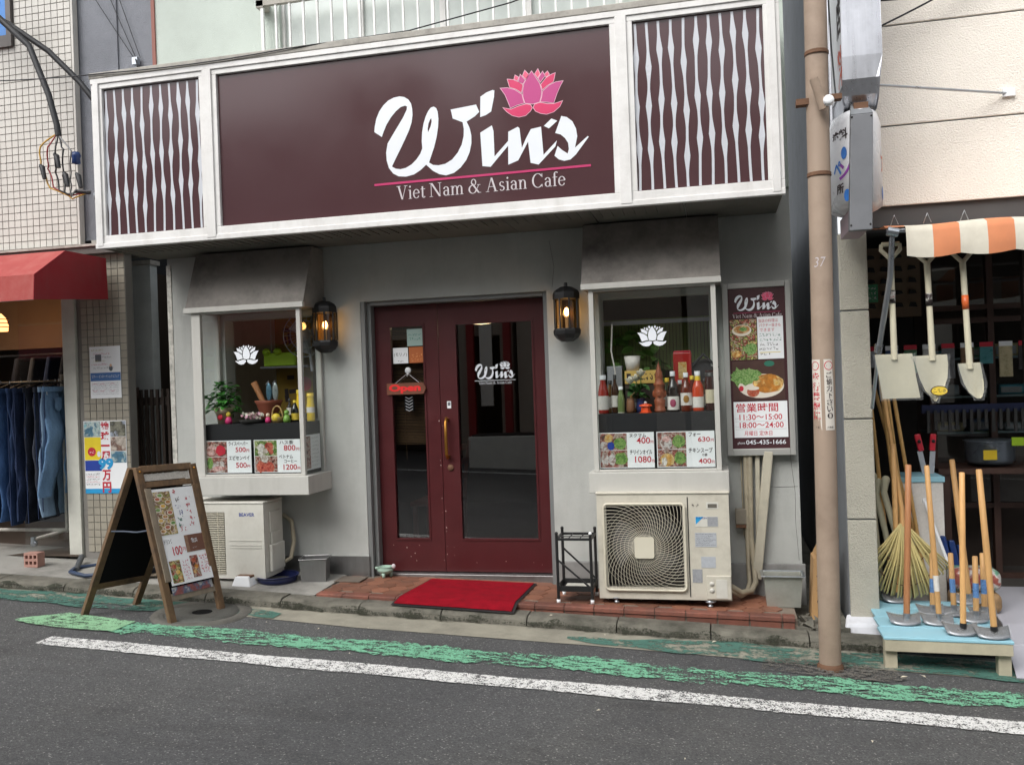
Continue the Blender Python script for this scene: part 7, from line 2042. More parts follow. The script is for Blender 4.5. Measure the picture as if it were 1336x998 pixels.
# dim goods lower in the shop
m_pan = MAT('enamel_pan', lin(96, 104, 112), 0.3, 0.3)
o = thing('stock_pot', (1.95, 0.7, 0.78), 'grey stock pot with a yellow sticker inside the hardware shop', 'pot')
B().lathe((1.95, 0.7, 0.72), [(0.0001, 0), (0.15, 0), (0.165, 0.03), (0.17, 0.16), (0.18, 0.17), (0.17, 0.175), (0.0001, 0.18)], 20).build('pot_body', m_pan, o)
B().box(1.86, 1.95, 0.52, 0.53, 0.76, 0.83).build('pot_sticker', m_capy, o)
B().box(2.05, 2.13, 0.52, 0.53, 0.86, 0.92).build('green_sticker', m_lime, o)
o = thing('shop_bench', (1.9, 0.7, 0), 'dark bench loaded with goods inside the hardware shop', 'bench')
B().box(1.55, 2.5, 0.5, 0.95, 0.66, 0.7).build('bench_top', m_cw2, o)
for x in (1.58, 2.44):
    B().box(x, x + 0.05, 0.52, 0.57, -0.19, 0.66).build('leg', m_cw2, o)
b = B()
o2 = thing('tool_strip', (1.9, 0.75, 1.02), 'row of small grey tools on a blue rail inside the hardware shop', 'tool rack')
B().box(1.5, 2.3, 0.74, 0.76, 1.1, 1.16).build('rail', MAT('navy_rail', lin(30, 40, 80), 0.5), o2)
for i in range(15):
    B().box(1.53 + i * 0.05, 1.552 + i * 0.05, 0.72, 0.735, 0.95 + 0.02 * (i % 3), 1.12).build('tool', m_fan, o2)
for k, x in enumerate((1.375, 1.445)):
    o = thing('hand_saw', (x, 0.2, 0.75), ['left', 'right'][k] + ' one of two hand saws with red grips hanging in the shop', 'saw', 'hanging hand saws')
    t = -0.25 if k == 0 else 0.12
    B().bar((x, 0.2, 0.86), (x + t * 0.1, 0.2, 0.98), 0.04, 0.025, (0, 1, 0)).build('grip', MAT('red_grip', lin(190, 40, 56), 0.4), o, bevel=0.008)
    B().bar((x + 0.04 * t, 0.2, 0.86), (x - t * 0.15, 0.2, 0.6), 0.035, 0.004, (0, 1, 0)).build('saw_blade', m_plate, o)
    B().lathe((0, 0, 0), [(0.0001, 0.004), (0.012, 0.004), (0.012, 0)], 10).build('hang_hole', m_dark, o, local=True).matrix_local = Matrix.Translation(Vector((x + t * 0.06, 0.183, 0.93)) - ORG[o.name]) @ Matrix.Rotation(math.radians(90), 4, 'X')

for i in range(9):
    x = 1.15 + 0.13 * i
    o = thing('hanging_packet', (x, 0.62, 1.15), ['silver', 'blue', 'green', 'white', 'grey', 'brown', 'teal', 'cream', 'dark'][i] + ' packet hanging in the row above the shop bench', 'packet', 'packets hanging in the hardware shop')
    hh = 0.16 + 0.05 * ((i * 5) % 3)
    B().box(x - 0.045, x + 0.045, 0.62, 0.635, 1.62 - hh, 1.62).build('packet_body', MAT('packet_colour', (lin(150, 154, 160), lin(60, 84, 130), lin(80, 120, 90), lin(190, 190, 186), lin(110, 112, 116), lin(120, 92, 66), lin(70, 130, 136), lin(186, 174, 140), lin(60, 58, 58))[i], 0.3, var=0.25, vs=30), o, bevel=0.004)
    B().box(x - 0.045, x + 0.045, 0.616, 0.6195, 1.585, 1.62).build('header_card', m_paper if i % 2 else m_redink, o)
# ---- projecting signs above the shop pillar
sv = thing('projecting_sign', (0.87, -0.8, 3.0), 'brushed silver projecting box sign above the white drum sign', 'sign')
m_brush = MAT('brushed_silver', lin(196, 198, 204), 0.3, 0.75, var=0.12, vs=4, stretch=(10, 10, 0.5), dirt=0.35, ds=4, dcol=(0.16, 0.16, 0.17, 1))
# the street edge of the case is a rounded band
prof = [(-0.52, 3.02), (-0.98, 2.99), (-1.06, 3.04), (-1.11, 3.12), (-1.115, 3.25), (-1.115, 6.2), (-0.52, 6.2)]
B().prismx(prof, 0.775, 0.958).build('case', m_brush, sv, bevel=0.02)
m_face = MAT('sign_face_white', lin(216, 218, 220), 0.4)
B().box(0.768, 0.7745, -1.07, -0.56, 3.12, 6.1).build('left_face', m_face, sv)
b = B()
for i, (z, c) in enumerate(((3.42, 1), (3.12, 0))):
    write(b, '店料塗'[i], (0.767, -0.86, z), (0, -1, 0), (0, 0, 1), width=0.18, height=0.24, bold=0.03, mi=c)
b.build('face_lettering', [MAT('orange_red_ink', lin(210, 90, 60), 0.5), m_dkink], sv)
B().box(0.82, 0.9, -1.06, -0.98, 2.93, 2.998).build('neck', m_rust, sv)
B().box(0.80, 0.93, -0.6, -0.45, 3.3, 3.4).build('wall_bracket', m_rust, sv)
dr_ = thing('drum_sign', (0.86, -0.8, 2.26), 'white rounded drum sign with blue dots hanging over the shop pillar', 'sign')
m_drum = MAT('white_acrylic', lin(226, 228, 232), 0.3, var=0.02)
dcx, dcy, drx, dry = 0.855, -0.79, 0.145, 0.305
B().lathe((dcx, dcy, 2.43), [(0.0001, -0.04), (0.6, -0.03), (1.0, 0.0), (1.0, 0.47), (0.9, 0.53), (0.6, 0.56), (0.0001, 0.57)], 40, sx=drx, sy=dry).build('drum_body', m_drum, dr_)
B().hexa([(0.765, -1.112, 2.25), (0.89, -1.112, 2.25), (0.89, -1.06, 2.25), (0.765, -1.06, 2.25), (0.795, -1.112, 2.915), (0.915, -1.112, 2.915), (0.915, -1.06, 2.915), (0.795, -1.06, 2.915)]).build('edge_strip', MAT('mid_grey_metal', lin(120, 122, 126), 0.5, 0.3), dr_, bevel=0.004)
B().hexa([(0.795, -1.112, 2.917), (0.915, -1.112, 2.917), (0.915, -1.06, 2.917), (0.795, -1.06, 2.917), (0.815, -0.98, 3.03), (0.895, -0.98, 3.03), (0.895, -0.93, 3.02), (0.815, -0.93, 3.02)]).build('strip_hood', m_side, dr_)
for p in ((0.8, 2.9), (0.905, 2.9), (0.775, 2.28), (0.88, 2.28)):
    B().ball((p[0], -1.113, p[1]), 0.006, 0.003, 0.006, 8, 6).build('screw', m_dark, dr_)
B().box(0.79, 0.9, -1.05, -0.55, 2.28, 2.40).build('lower_case', MAT('pinkish_case', lin(170, 150, 156), 0.5), dr_)
def on_drum(parts, side):
    b = B()
    for body, z, w, h, mi, ang in parts:
        bb = B()
        if body == 'dot':
            disc(bb, 0, z, w, h, -0.001, 0)
        else:
            write(bb, body, (-w / 2, -0.001, z), (1, 0, 0), (0, 0, 1), width=w, height=h, bold=0.03)
        bb.mi = [mi] * len(bb.mi)
        pts = []
        for s, d, zz in bb.v:
            a = math.radians(ang) + s / 0.2
            pts.append((dcx + side * drx * 1.012 * math.sin(a), dcy - dry * 1.012 * math.cos(a), zz))
        fs = bb.f if side > 0 else [tuple(reversed(f)) for f in bb.f]
        n = len(b.v)
        b.v += pts
        for f_, m_, s_ in zip(fs, bb.mi, bb.sm):
            b.f.append([n + i for i in f_]); b.mi.append(m_); b.sm.append(s_)
    return b
m_dot = MAT('blue_dot', lin(40, 110, 190), 0.4); m_pur = MAT('purple_ink', lin(130, 50, 150), 0.4); m_ora = MAT('orange_ink', lin(220, 110, 70), 0.4)
b = B()
def drum_text(body, z, w, h, mi, ang):
    bb = B()
    if body == 'dot':
        disc(bb, 0, z, w, h, -0.001, 0)
    else:
        write(bb, body, (-w / 2, -0.001, z), (1, 0, 0), (0, 0, 1), width=w, height=h, bold=0.03)
    pts = []
    for s, d, zz in bb.v:
        a = math.radians(ang) + s / 0.19
        pts.append((dcx + drx * 1.012 * math.sin(a), dcy - dry * 1.012 * math.cos(a), zz))
    b.add(pts, bb.f, mi)
drum_text('塗料', 2.80, 0.13, 0.065, 0, -50); drum_text('dot', 2.72, 0.022, 0.036, 1, -40); drum_text('ペ', 2.6, 0.07, 0.085, 1, -58); drum_text('ン', 2.57, 0.09, 0.1, 2, -40)
drum_text('所', 2.49, 0.06, 0.06, 0, -52); drum_text('dot', 2.47, 0.022, 0.036, 1, -36)
drum_text('ア', 2.6, 0.06, 0.1, 3, 62); drum_text('dot', 2.48, 0.018, 0.04, 1, 58)
b.build('drum_lettering', [m_dkink, m_dot, m_pur, m_ora], dr_)
rd = thing('stay_rod', (1.3, -0.7, 3.1), 'thin steel stay rod from the silver sign to the cream wall', 'rod')
B().tube([(0.9, -1.0, 3.115), (1.812, -0.46, 3.13)], 0.008, 8).build('rod_bar', m_chrome, rd)
B().box(1.78, 1.85, -0.475, -0.4525, 3.11, 3.16).build('anchor', m_paper, rd)
w3 = thing('slack_cables', (1.2, -0.6, 3.7), 'two slack black cables tied on the cream wall at the top right', 'cables')
B().tube(cat((0.96, -0.7, 3.72), (1.9, -0.5, 3.95), 0.07, 10), 0.007, 6).build('cable', m_cab, w3)
B().tube(cat((0.96, -0.6, 3.55), (1.9, -0.5, 4.0), 0.02, 8), 0.006, 6).build('cable', m_cab, w3)

# ---- striped awning
sa = thing('striped_awning', (2.0, -0.8, 2.1), 'orange and cream striped awning rolled out over the shop front', 'awning')
m_so = MAT('orange_canvas', lin(206, 132, 92), 0.85, var=0.12, vs=6, dirt=0.2, ds=4, dcol=(0.25, 0.14, 0.08, 1))
m_sw = MAT('cream_canvas', lin(206, 201, 186), 0.85, var=0.08, vs=6, dirt=0.35, ds=4, dcol=(0.3, 0.26, 0.2, 1))
def awn_pt(x, t):      # t: 0 wall .. 1 valance hem
    if t < 0.55:
        u = t / 0.55
        return (x, -0.46 - 0.46 * u, 2.345 - 0.05 * u - 0.012 * math.sin(u * 3.14) + 0.006 * math.sin(x * 9))
    u = (t - 0.55) / 0.45
    ph = (x - 1.1) / 0.29
    hem = 2.105 - 0.018 * abs(math.sin(math.pi * ph))
    return (x, -0.93 - 0.025 * math.sin(u * 2.2) + 0.008 * math.sin(x * 23), 2.293 + (hem - 2.293) * u)
x = 1.10
i = 0
while x < 4.0:
    n = 6
    vs, fs = [], []
    for a in range(n + 1):
        for t in range(13):
            vs.append(awn_pt(x + 0.145 * a / n, t / 12))
    fs = [(a * 13 + t, a * 13 + t + 1, (a + 1) * 13 + t + 1, (a + 1) * 13 + t) for a in range(n) for t in range(12)]
    B().add(vs, fs, 0, True).build('stripe', m_sw if i % 2 == 0 else m_so, sa)
    x += 0.145
    i += 1
vs = [awn_pt(0.99 + 0.11 * a / 4, t / 12) for a in range(5) for t in range(8)]
B().add(vs, [(a * 8 + t, a * 8 + t + 1, (a + 1) * 8 + t + 1, (a + 1) * 8 + t) for a in range(4) for t in range(7)], 0, True).build('stripe', m_so, sa)
B().tube([(1.0, -0.91, 2.262), (4.0, -0.91, 2.262)], 0.016, 10).build('front_tube', m_chrome, sa)
B().tube([(1.03, -0.92, 2.25), (1.018, -0.88, 2.0), (0.965, -0.72, 1.56)], 0.017, 10).build('folding_arm', m_chrome, sa)
B().tube([(1.0, -0.93, 2.26), (1.06, -0.93, 2.245)], 0.028, 10).build('arm_clamp', m_chrome, sa)
B().tube([(0.968, -0.73, 1.6), (0.962, -0.71, 1.55)], 0.024, 10).build('arm_joint', m_chrome, sa)
B().tube([(0.965, -0.72, 1.56), (0.95, -0.5, 1.2)], 0.012, 8).build('folding_arm', m_chrome, sa)
for x in (1.1, 1.29, 1.5):
    B().tube([(x - 0.02, -0.6, 2.34), (x, -0.62, 2.40), (x + 0.025, -0.6, 2.345)], 0.003, 5).build('wire_hook', m_chrome, sa)

# ---- shovels
m_shv = MAT('cream_enamel', lin(204, 198, 174), 0.4, var=0.05)
def WRAPM():
    t = NT('clear_polythene')
    fr = t.n('ShaderNodeLayerWeight', Blend=0.25)
    nz = t.noise(24, 4)
    f = t.math('MULTIPLY_ADD', fr.outputs['Facing'], 0.35, 0.05)
    f = t.math('ADD', f, t.math('MULTIPLY', nz, 0.14))
    tr = t.n('ShaderNodeBsdfTransparent', Color=(0.95, 0.96, 0.97, 1))
    gl = t.n('ShaderNodeBsdfPrincipled', Roughness=0.15)
    gl.inputs['Base Color'].default_value = (0.6, 0.62, 0.62, 1)
    t.l(t.bump(t.noise(40, 4), 0.8, 0.01), gl.inputs['Normal'])
    mx = t.n('ShaderNodeMixShader')
    t.l(f, mx.inputs[0]); t.l(tr.outputs[0], mx.inputs[1]); t.l(gl.outputs[0], mx.inputs[2])
    return t.done(mx.outputs[0])
m_wrap2 = WRAPM()
def shovel(x, ztop, zbl, zend, outline, label, tilt_, bandm, y=-0.8):
    o = thing('shovel', (x, y, zend), label, 'shovel', 'shovels hanging under the striped awning')
    cx, cz = x, zbl
    def tr(px, pz):
        dx, dz = px, pz
        return (cx + dx * math.cos(tilt_) - dz * math.sin(tilt_), cz + dx * math.sin(tilt_) + dz * math.cos(tilt_))
    L = ztop - zbl
    pts = [tr(0, t * L) for t in (-0.05, 0.0, 0.5, 0.86)]
    B().tube([(p[0], y + 0.01, p[1]) for p in pts], [0.020, 0.019, 0.017, 0.018], 12).build('shaft', m_shv, o)
    g0, g1, g2, g3, g4 = (tr(0, 0.86 * L), tr(-0.055, 0.95 * L), tr(-0.05, L), tr(0.05, L), tr(0.055, 0.95 * L))
    B().tube([(g[0], y + 0.01, g[1]) for g in (g0, g1, g2)], 0.013, 8).tube([(g[0], y + 0.01, g[1]) for g in (g0, g4, g3)], 0.013, 8).build('grip_fork', m_shv, o)
    B().tube([(g2[0], y + 0.01, g2[1]), (g3[0], y + 0.01, g3[1])], 0.014, 8).build('grip_bar', m_shv, o)
    s0, s1 = tr(0, 0.46 * L), tr(0, 0.58 * L)
    B().tube([(s0[0], y + 0.01, s0[1]), (s1[0], y + 0.01, s1[1])], 0.0192, 12, caps=False).build('shaft_label', bandm, o)
    # dished blade: grid between the outline's left and right edges
    n = len(outline)
    for wrapk, nm, mm in ((0, 'blade', m_shv), (1, 'polythene_wrap', m_wrap2)):
        vs, fs = [], []
        M = 9
        for k, (zl, xl, xr) in enumerate(outline):
            ex = 0.012 * wrapk * (1 + 0.5 * math.sin(k * 2.1 + x * 7))
            for i in range(M):
                u = i / (M - 1)
                px = (xl - ex) + (xr - xl + 2 * ex) * u
                d = 0.03 * (1 - (2 * u - 1) ** 2)
                p = tr(px, zl - 0.0 - (0.012 * wrapk if k == n - 1 else 0))
                vs.append((p[0], y - 0.02 + d - 0.012 * wrapk + 0.006 * wrapk * math.sin(k * 1.7 + i * 2.3), p[1]))
        fs = [(k * M + i, (k + 1) * M + i, (k + 1) * M + i + 1, k * M + i + 1) for k in range(n - 1) for i in range(M - 1)]
        B().add(vs, fs, 0, True).build(nm, mm, o)
        if wrapk == 0:
            md = o.children[-1].modifiers.new('thickness', 'SOLIDIFY'); md.thickness = 0.004
    if 'oval' in label:
        q = tr(0.02, outline[-1][0] * 0.78)
        bb = B(); disc(bb, q[0], q[1], 0.05, 0.03, y - 0.03, 0); disc(bb, q[0], q[1], 0.044, 0.025, y - 0.0306, 1)
        scribble(bb, (q[0] - 0.036, y - 0.0312, q[1] - 0.008), (1, 0, 0), (0, 0, 1), 0.072, 0.018, 0, seed=3)
        bb.build('oval_sticker', [m_dkink, m_laby], o)
    return o
m_bd1 = PHOTO('red_black_band', [(0.02, 0.02, 0.02, 1), (0.3, 0.03, 0.03, 1), (0.5, 0.5, 0.48, 1), (0.03, 0.02, 0.02, 1)], 26, 1)
m_bd2 = MAT('orange_band', lin(210, 100, 50), 0.4, var=0.3, vs=40)
shovel(1.04, 2.20, 1.535, 1.265, [(0.0, -0.115, 0.095), (-0.03, -0.112, 0.1), (-0.14, -0.095, 0.112), (-0.24, -0.082, 0.128), (-0.268, -0.08, 0.132)], 'square mouthed cream shovel hanging nearest the block pillar', 0.0, m_bd1)
shovel(1.252, 2.16, 1.52, 1.238, [(0.0, -0.115, 0.075), (-0.06, -0.1, 0.078), (-0.14, -0.082, 0.07), (-0.21, -0.055, 0.045), (-0.25, -0.025, 0.02), (-0.275, -0.008, 0.002)], 'round pointed cream shovel with an oval sticker', 0.02, m_bd1)
shovel(1.455, 2.16, 1.465, 1.25, [(0.0, -0.07, 0.05), (-0.05, -0.062, 0.056), (-0.12, -0.045, 0.062), (-0.17, -0.022, 0.06), (-0.20, 0.005, 0.05), (-0.212, 0.02, 0.04)], 'narrow cream shovel with an orange band, rightmost of the three', 0.03, m_bd2)

# ---- pale blue platform with hoes
pt = thing('display_platform', (1.2, -0.7, RZ(1.2)), 'low pale blue wooden platform carrying the hoes', 'platform')
m_blue = MAT('pale_blue_paint', lin(150, 200, 216), 0.6, var=0.1, vs=5, dirt=0.3, ds=5, dcol=(0.3, 0.36, 0.36, 1))
m_cfr = MAT('cream_frame_wood', lin(190, 182, 158), 0.7, var=0.1, vs=8, dirt=0.3)
PZ = lambda x: -0.094 - 0.012 * (x - 0.9)
ys_ = [-1.085, -0.86, -0.635, -0.41, -0.19]
for i in range(4):
    y0, y1 = ys_[i] + 0.003, ys_[i + 1] - 0.003
    xa, xb = 0.875 + 0.07 * (y0 + 1.085), 1.56
    B().hexa([(xa, y0, PZ(xa) - 0.018), (xb, y0, PZ(xb) - 0.018), (xb, y1, PZ(xb) - 0.018), (xa, y1, PZ(xa) - 0.018), (xa, y0, PZ(xa)), (xb, y0, PZ(xb)), (xb, y1, PZ(xb)), (xa, y1, PZ(xa))]).build('deck_board', m_blue, pt, bevel=0.004)
B().hexa([(0.88, -1.078, PZ(0.88) - 0.085), (1.555, -1.078, PZ(1.55) - 0.085), (1.555, -1.05, PZ(1.55) - 0.085), (0.88, -1.05, PZ(0.88) - 0.085), (0.88, -1.078, PZ(0.88) - 0.0185), (1.555, -1.078, PZ(1.55) - 0.0185), (1.555, -1.05, PZ(1.55) - 0.0185), (0.88, -1.05, PZ(0.88) - 0.0185)]).build('apron', m_cfr, pt, bevel=0.003)
for x, y in ((0.885, -1.045), (1.485, -1.045), (0.94, -0.27), (1.485, -0.27)):
    B().box(x, x + 0.068, y, y + 0.06, RZ(x) + (0.0 if y < -0.76 else 0.0), PZ(x) - 0.019).build('leg', m_cfr, pt, bevel=0.003)
m_hoe = MAT('hoe_steel', lin(150, 152, 156), 0.32, 0.7, var=0.2, vs=20)
m_lblb = MAT('blue_white_label', lin(90, 130, 180), 0.5, var=0.5, vs=90)
HOES = [((1.107, -0.259), (1.117, -0.209, 0.942), m_wood, 'tallest pale hoe, leftmost, with a red and white label', 0.016),
        ((1.054, -0.798), (1.105, -0.748, 0.858), m_rwood, 'reddish hoe at the front left of the platform', 0.0185),
        ((1.242, -0.779), (1.212, -0.729, 0.85), m_wood, 'hoe with a small white sticker leaning left near the middle', 0.016),
        ((1.544, -0.241), (1.48, -0.191, 0.832), m_wood, 'hoe standing at the back right of the platform', 0.018),
        ((1.323, -0.979), (1.358, -0.929, 0.828), m_wood, 'pale upright hoe with a dark ferrule at the front', 0.0165),
        ((1.476, -1.024), (1.437, -0.974, 0.849), m_wood, 'hoe with a black ferrule at the front right corner', 0.0175)]
def hoe(base, top, m, label, r, short=False):
    x, y = base
    z = PZ(x)
    o = thing('hoe', (x, y, z), label, 'hoe', 'hoes standing on the blue platform')
    b0 = Vector((x, y, z + 0.012))
    tp = Vector(top)
    B().tube([b0, b0.lerp(tp, 0.5), tp, tp + (tp - b0).normalized() * 0.004], [r, r * 1.03, r * 0.95, r * 0.7], 12).build('handle', m, o)
    d = (tp - b0).normalized()
    B().tube([b0 - d * 0.004, b0 + d * 0.055], r * 1.12, 12).build('ferrule', m_black if 'ferrule' in label else m_hoe, o)
    w = 0.1 if not short else 0.085
    # dished steel blade lying towards the street
    vs, fs = [], []
    for k in range(4):
        v = k / 3
        for i in range(7):
            u = i / 6
            hw_ = w * (0.95 - 0.12 * v)
            px = x + (2 * u - 1) * hw_ - 0.01
            py = y - 0.02 - 0.085 * v + 0.02 * (2 * u - 1) ** 2
            vs.append((px, py + 0.05, z + 0.05 - 0.042 * v + 0.012 * (2 * u - 1) ** 2))
    fs = [(k * 7 + i, (k + 1) * 7 + i, (k + 1) * 7 + i + 1, k * 7 + i + 1) for k in range(3) for i in range(6)]
    bl_ = B().add(vs, fs, 0, True).build('hoe_blade', m_hoe, o)
    md = bl_.modifiers.new('thickness', 'SOLIDIFY'); md.thickness = 0.004
    vs2 = [(p[0] + 0.004 * math.sin(p[0] * 90), p[1] - 0.006, p[2] + 0.008 + 0.004 * math.sin(p[0] * 120 + p[1] * 80)) for p in vs]
    B().add(vs2, fs, 0, True).build('polythene_wrap', m_wrap2, o)
    if short:
        s0, s1 = b0.lerp(tp, 0.35), b0.lerp(tp, 0.58)
        B().tube([s0, s1], r * 1.04, 12, caps=False).build('label_sleeve', m_lblb, o)
    elif 'white' in label:
        s0, s1 = b0.lerp(tp, 0.2), b0.lerp(tp, 0.3)
        B().tube([s0, s1], r * 1.05, 12, caps=False).build('label_sleeve', m_lab, o)
for h in HOES: hoe(*h)
for i, (bx, tp) in enumerate([((1.25, -0.57), (1.269, -0.52, 0.278)), ((1.376, -0.558), (1.378, -0.508, 0.277)), ((1.468, -0.689), (1.485, -0.639, 0.285)), ((1.545, -0.576), (1.556, -0.526, 0.282))]):
    hoe(bx, tp, m_wood, ['first', 'second', 'third', 'fourth'][i] + ' short hoe with blue label, counted from the left', 0.0165, True)

# ---- bamboo rake, brooms and poles behind the platform
rk2 = thing('bamboo_rake', (1.17, -0.2, -0.08), 'fan shaped bamboo rake leaning upside down behind the hoes', 'rake')
m_bam = MAT('bamboo_split', lin(198, 182, 124), 0.6, var=0.15, vs=20, rnd=0.15)
apx = Vector((1.155, -0.24, 0.42))
NT_ = 44
for i in range(NT_):
    t = i / (NT_ - 1)
    a = math.radians(-52 + 104 * t)
    L = 0.50 - 0.03 * math.cos(a * 2)
    e = apx + Vector((math.sin(a) * L * 0.66, -0.05 - 0.03 * math.sin(i * 2.3), -math.cos(a) * L + (0.06 if abs(a) > 0.6 else 0)))
    mid = apx.lerp(e, 0.5) + Vector((0, -0.03, 0))
    B().tube([apx + Vector((math.sin(a) * 0.02, 0, 0)), mid, e, e + Vector((0, 0.02, -0.012))], [0.005, 0.0068, 0.0062, 0.005], 5).build('tine', m_bam, rk2)
for rr in (0.55, 0.8):
    B().tube([apx + Vector((math.sin(a) * 0.5 * rr * 0.62, -0.05, -math.cos(a) * 0.5 * rr)) for a in [math.radians(-50 + 100 * k / 10) for k in range(11)]], 0.0035, 5).build('binding', m_rust, rk2)
B().tube([apx + Vector((0, 0, -0.06)), apx + Vector((0.0, 0.02, 0.1)), Vector((1.09, -0.12, 1.25))], [0.016, 0.014, 0.012], 10).build('bamboo_handle', m_wood, rk2)
m_bam2 = MAT('bamboo_pole', lin(190, 150, 92), 0.5, var=0.15, vs=12, rnd=0.1)
for i, (p, q, r, nm, lb) in enumerate([((1.2, -0.1, -0.1), (1.06, -0.05, 1.62), 0.014, 'bamboo_pole', 'long bamboo pole beside the block pillar'), ((1.24, -0.1, -0.1), (1.10, -0.02, 1.55), 0.012, 'bamboo_pole', 'thinner bamboo pole leaning next to the long one'), ((1.32, -0.05, 0.0), (1.14, 0.0, 1.5), 0.013, 'bamboo_pole', 'bamboo pole leaning furthest to the right'), ((1.1, -0.12, -0.1), (0.99, -0.1, 1.4), 0.014, 'bamboo_pole', 'bamboo pole touching the block pillar'), ((1.36, -0.02, -0.1), (1.05, 0.05, 1.34), 0.013, 'bamboo_pole', 'short bamboo pole leaning at the steepest slant'), ((1.15, -0.08, -0.1), (1.13, -0.02, 1.2), 0.012, 'bamboo_pole', 'shortest upright bamboo pole in the bundle')]):
    o = thing(nm, p, lb, 'pole', 'bamboo poles leaning by the pillar')
    P, Q = Vector(p), Vector(q)
    B().tube([P.lerp(Q, k / 8) for k in range(9)], r, 10).build('cane', m_bam2, o)
    for k in range(1, 8):
        c = P.lerp(Q, k / 8)
        B().lathe(c, [(r, -0.006), (r * 1.14, 0), (r, 0.006)], 10).build('node_ring', m_bam2, o)
m_crp = MAT('cream_plastic_pipe', lin(178, 174, 150), 0.45, var=0.06)
for i, (pts, lb) in enumerate([([(1.02, -0.2, -0.1), (1.0, -0.15, 0.35), (0.985, -0.12, 0.62), (1.0, -0.12, 0.72)], 'cream tool handle against the pillar foot'), ([(1.12, -0.2, -0.1), (1.06, -0.15, 0.35), (1.015, -0.12, 0.6), (1.03, -0.12, 0.68)], 'cream tool handle right of the one against the pillar'), ([(1.17, -0.22, -0.1), (1.12, -0.17, 0.35), (1.06, -0.15, 0.62), (1.075, -0.15, 0.7)], 'cream tool handle nearest the bamboo rake')]):
    o = thing('plastic_scoop', pts[0], lb, 'tool handle', 'cream tool handles by the pillar')
    B().tube(pts, [0.018, 0.02, 0.022, 0.026], 10).build('handle_tube', m_crp, o)
    B().ball(pts[-1], 0.028, 0.02, 0.03, 10, 8).build('handle_end', m_crp, o)
o = thing('silver_tube', (1.2, -0.22, 0), 'white metal tube with a blue and red label among the bamboo poles', 'tube')
B().tube([(1.175, -0.23, 0.05), (1.195, -0.2, 0.68)], 0.011, 10).build('tube_body', m_paper, o)
B().tube([(1.184, -0.2165, 0.33), (1.188, -0.21, 0.46)], 0.0118, 10, caps=False).build('tube_label', m_lblb, o)
o = thing('silver_tube', (1.4, -0.1, 0), 'white metal tube leaning across behind the middle hoe', 'tube')
B().tube([(1.52, -0.12, -0.08), (1.33, -0.05, 0.55)], 0.011, 10).build('tube_body', m_paper, o)
B().lathe((1.33, -0.05, 0.55), [(0.013, -0.02), (0.013, 0.012), (0.0001, 0.014)], 10).build('tube_cap', m_capw, o)
o = thing('storage_box', (1.3, 0.1, -0.19), 'grey box with a pale blue top behind the bamboo rake', 'box')
B().box(1.2, 1.47, 0.02, 0.32, -0.19, 0.66).build('box_body', m_lab, o, bevel=0.005)
B().box(1.19, 1.48, 0.01, 0.33, 0.662, 0.70).build('box_lid', m_blue, o, bevel=0.005)
o = thing('blue_sheet', (1.56, 0.0, -0.19), 'folded bright blue plastic sheet behind the hoes', 'plastic sheet')
m_bs = MAT('blue_tarp', lin(30, 56, 112), 0.35, var=0.2, vs=14, bump=0.4, bs=30)
for k in range(3):
    xx = 1.5 + 0.045 * k
    B().hexa([(xx, 0.0, -0.1), (xx + 0.045, 0.0, -0.1), (xx + 0.06, 0.1, -0.1), (xx + 0.01, 0.1, -0.1), (xx - 0.07 + 0.01 * k, 0.0, 0.30 - 0.03 * k), (xx - 0.03 + 0.01 * k, 0.0, 0.30 - 0.03 * k), (xx - 0.02, 0.1, 0.28 - 0.03 * k), (xx - 0.06, 0.1, 0.28 - 0.03 * k)]).build('fold', m_bs, o, bevel=0.012)
o = thing('printed_sack', (1.62, -0.15, -0.19), 'stack of printed soil sacks at the right of the platform', 'sack')
for k in range(2):
    B().box(1.46, 1.76, -0.2, 0.02, -0.185 + 0.15 * k, -0.045 + 0.15 * k).build('sack_body', [MAT('brown_sack_print', lin(150, 120, 84), 0.6, var=0.4, vs=18), PHOTO('white_sack_print', [(0.5, 0.48, 0.42, 1), (0.1, 0.3, 0.2, 1), (0.55, 0.52, 0.5, 1), (0.3, 0.08, 0.06, 1)], 14, 2)][k], o, bevel=0.05, seg=4)
# pale sheet ramp
b = B()
b.add([(1.80, 0.62, -0.182), (4.5, 0.62, -0.182), (4.5, -0.4, -0.182), (1.69, -0.4, -0.182), (4.5, -0.70, -0.22), (1.63, -0.70, -0.225), (4.5, -1.02, RZ(4.5) + 0.02), (1.565, -1.085, RZ(1.56) + 0.014)], [(0, 3, 2, 1), (3, 5, 4, 2), (5, 7, 6, 4)])
md = b.build('ramp_sheet', MAT('pale_grey_sheet', lin(176, 176, 184), 0.75, var=0.05, vs=3, bump=0.2, bs=80))
tag(md, 'pale grey sheet sloping from the shop floor to the gutter', 'floor sheet', kind='structure')
sm_ = md.modifiers.new('thickness', 'SOLIDIFY'); sm_.thickness = 0.008
# dark display frame at far right inside
o = thing('door_leaf', (2.05, -0.1, -0.19), 'dark glazed sliding door leaf at the right of the shop opening', 'door')
B().box(2.03, 2.08, 0.1, 0.16, -0.15, 2.3).box(2.08, 2.6, 0.11, 0.15, -0.15, 0.28).box(2.08, 2.6, 0.11, 0.15, 2.2, 2.3).build('frame', m_dkw, o)
B().quad((2.08, 0.13, 0.28), (2.6, 0.13, 0.28), (2.6, 0.13, 2.2), (2.08, 0.13, 2.2)).build('pane', m_glass, o)

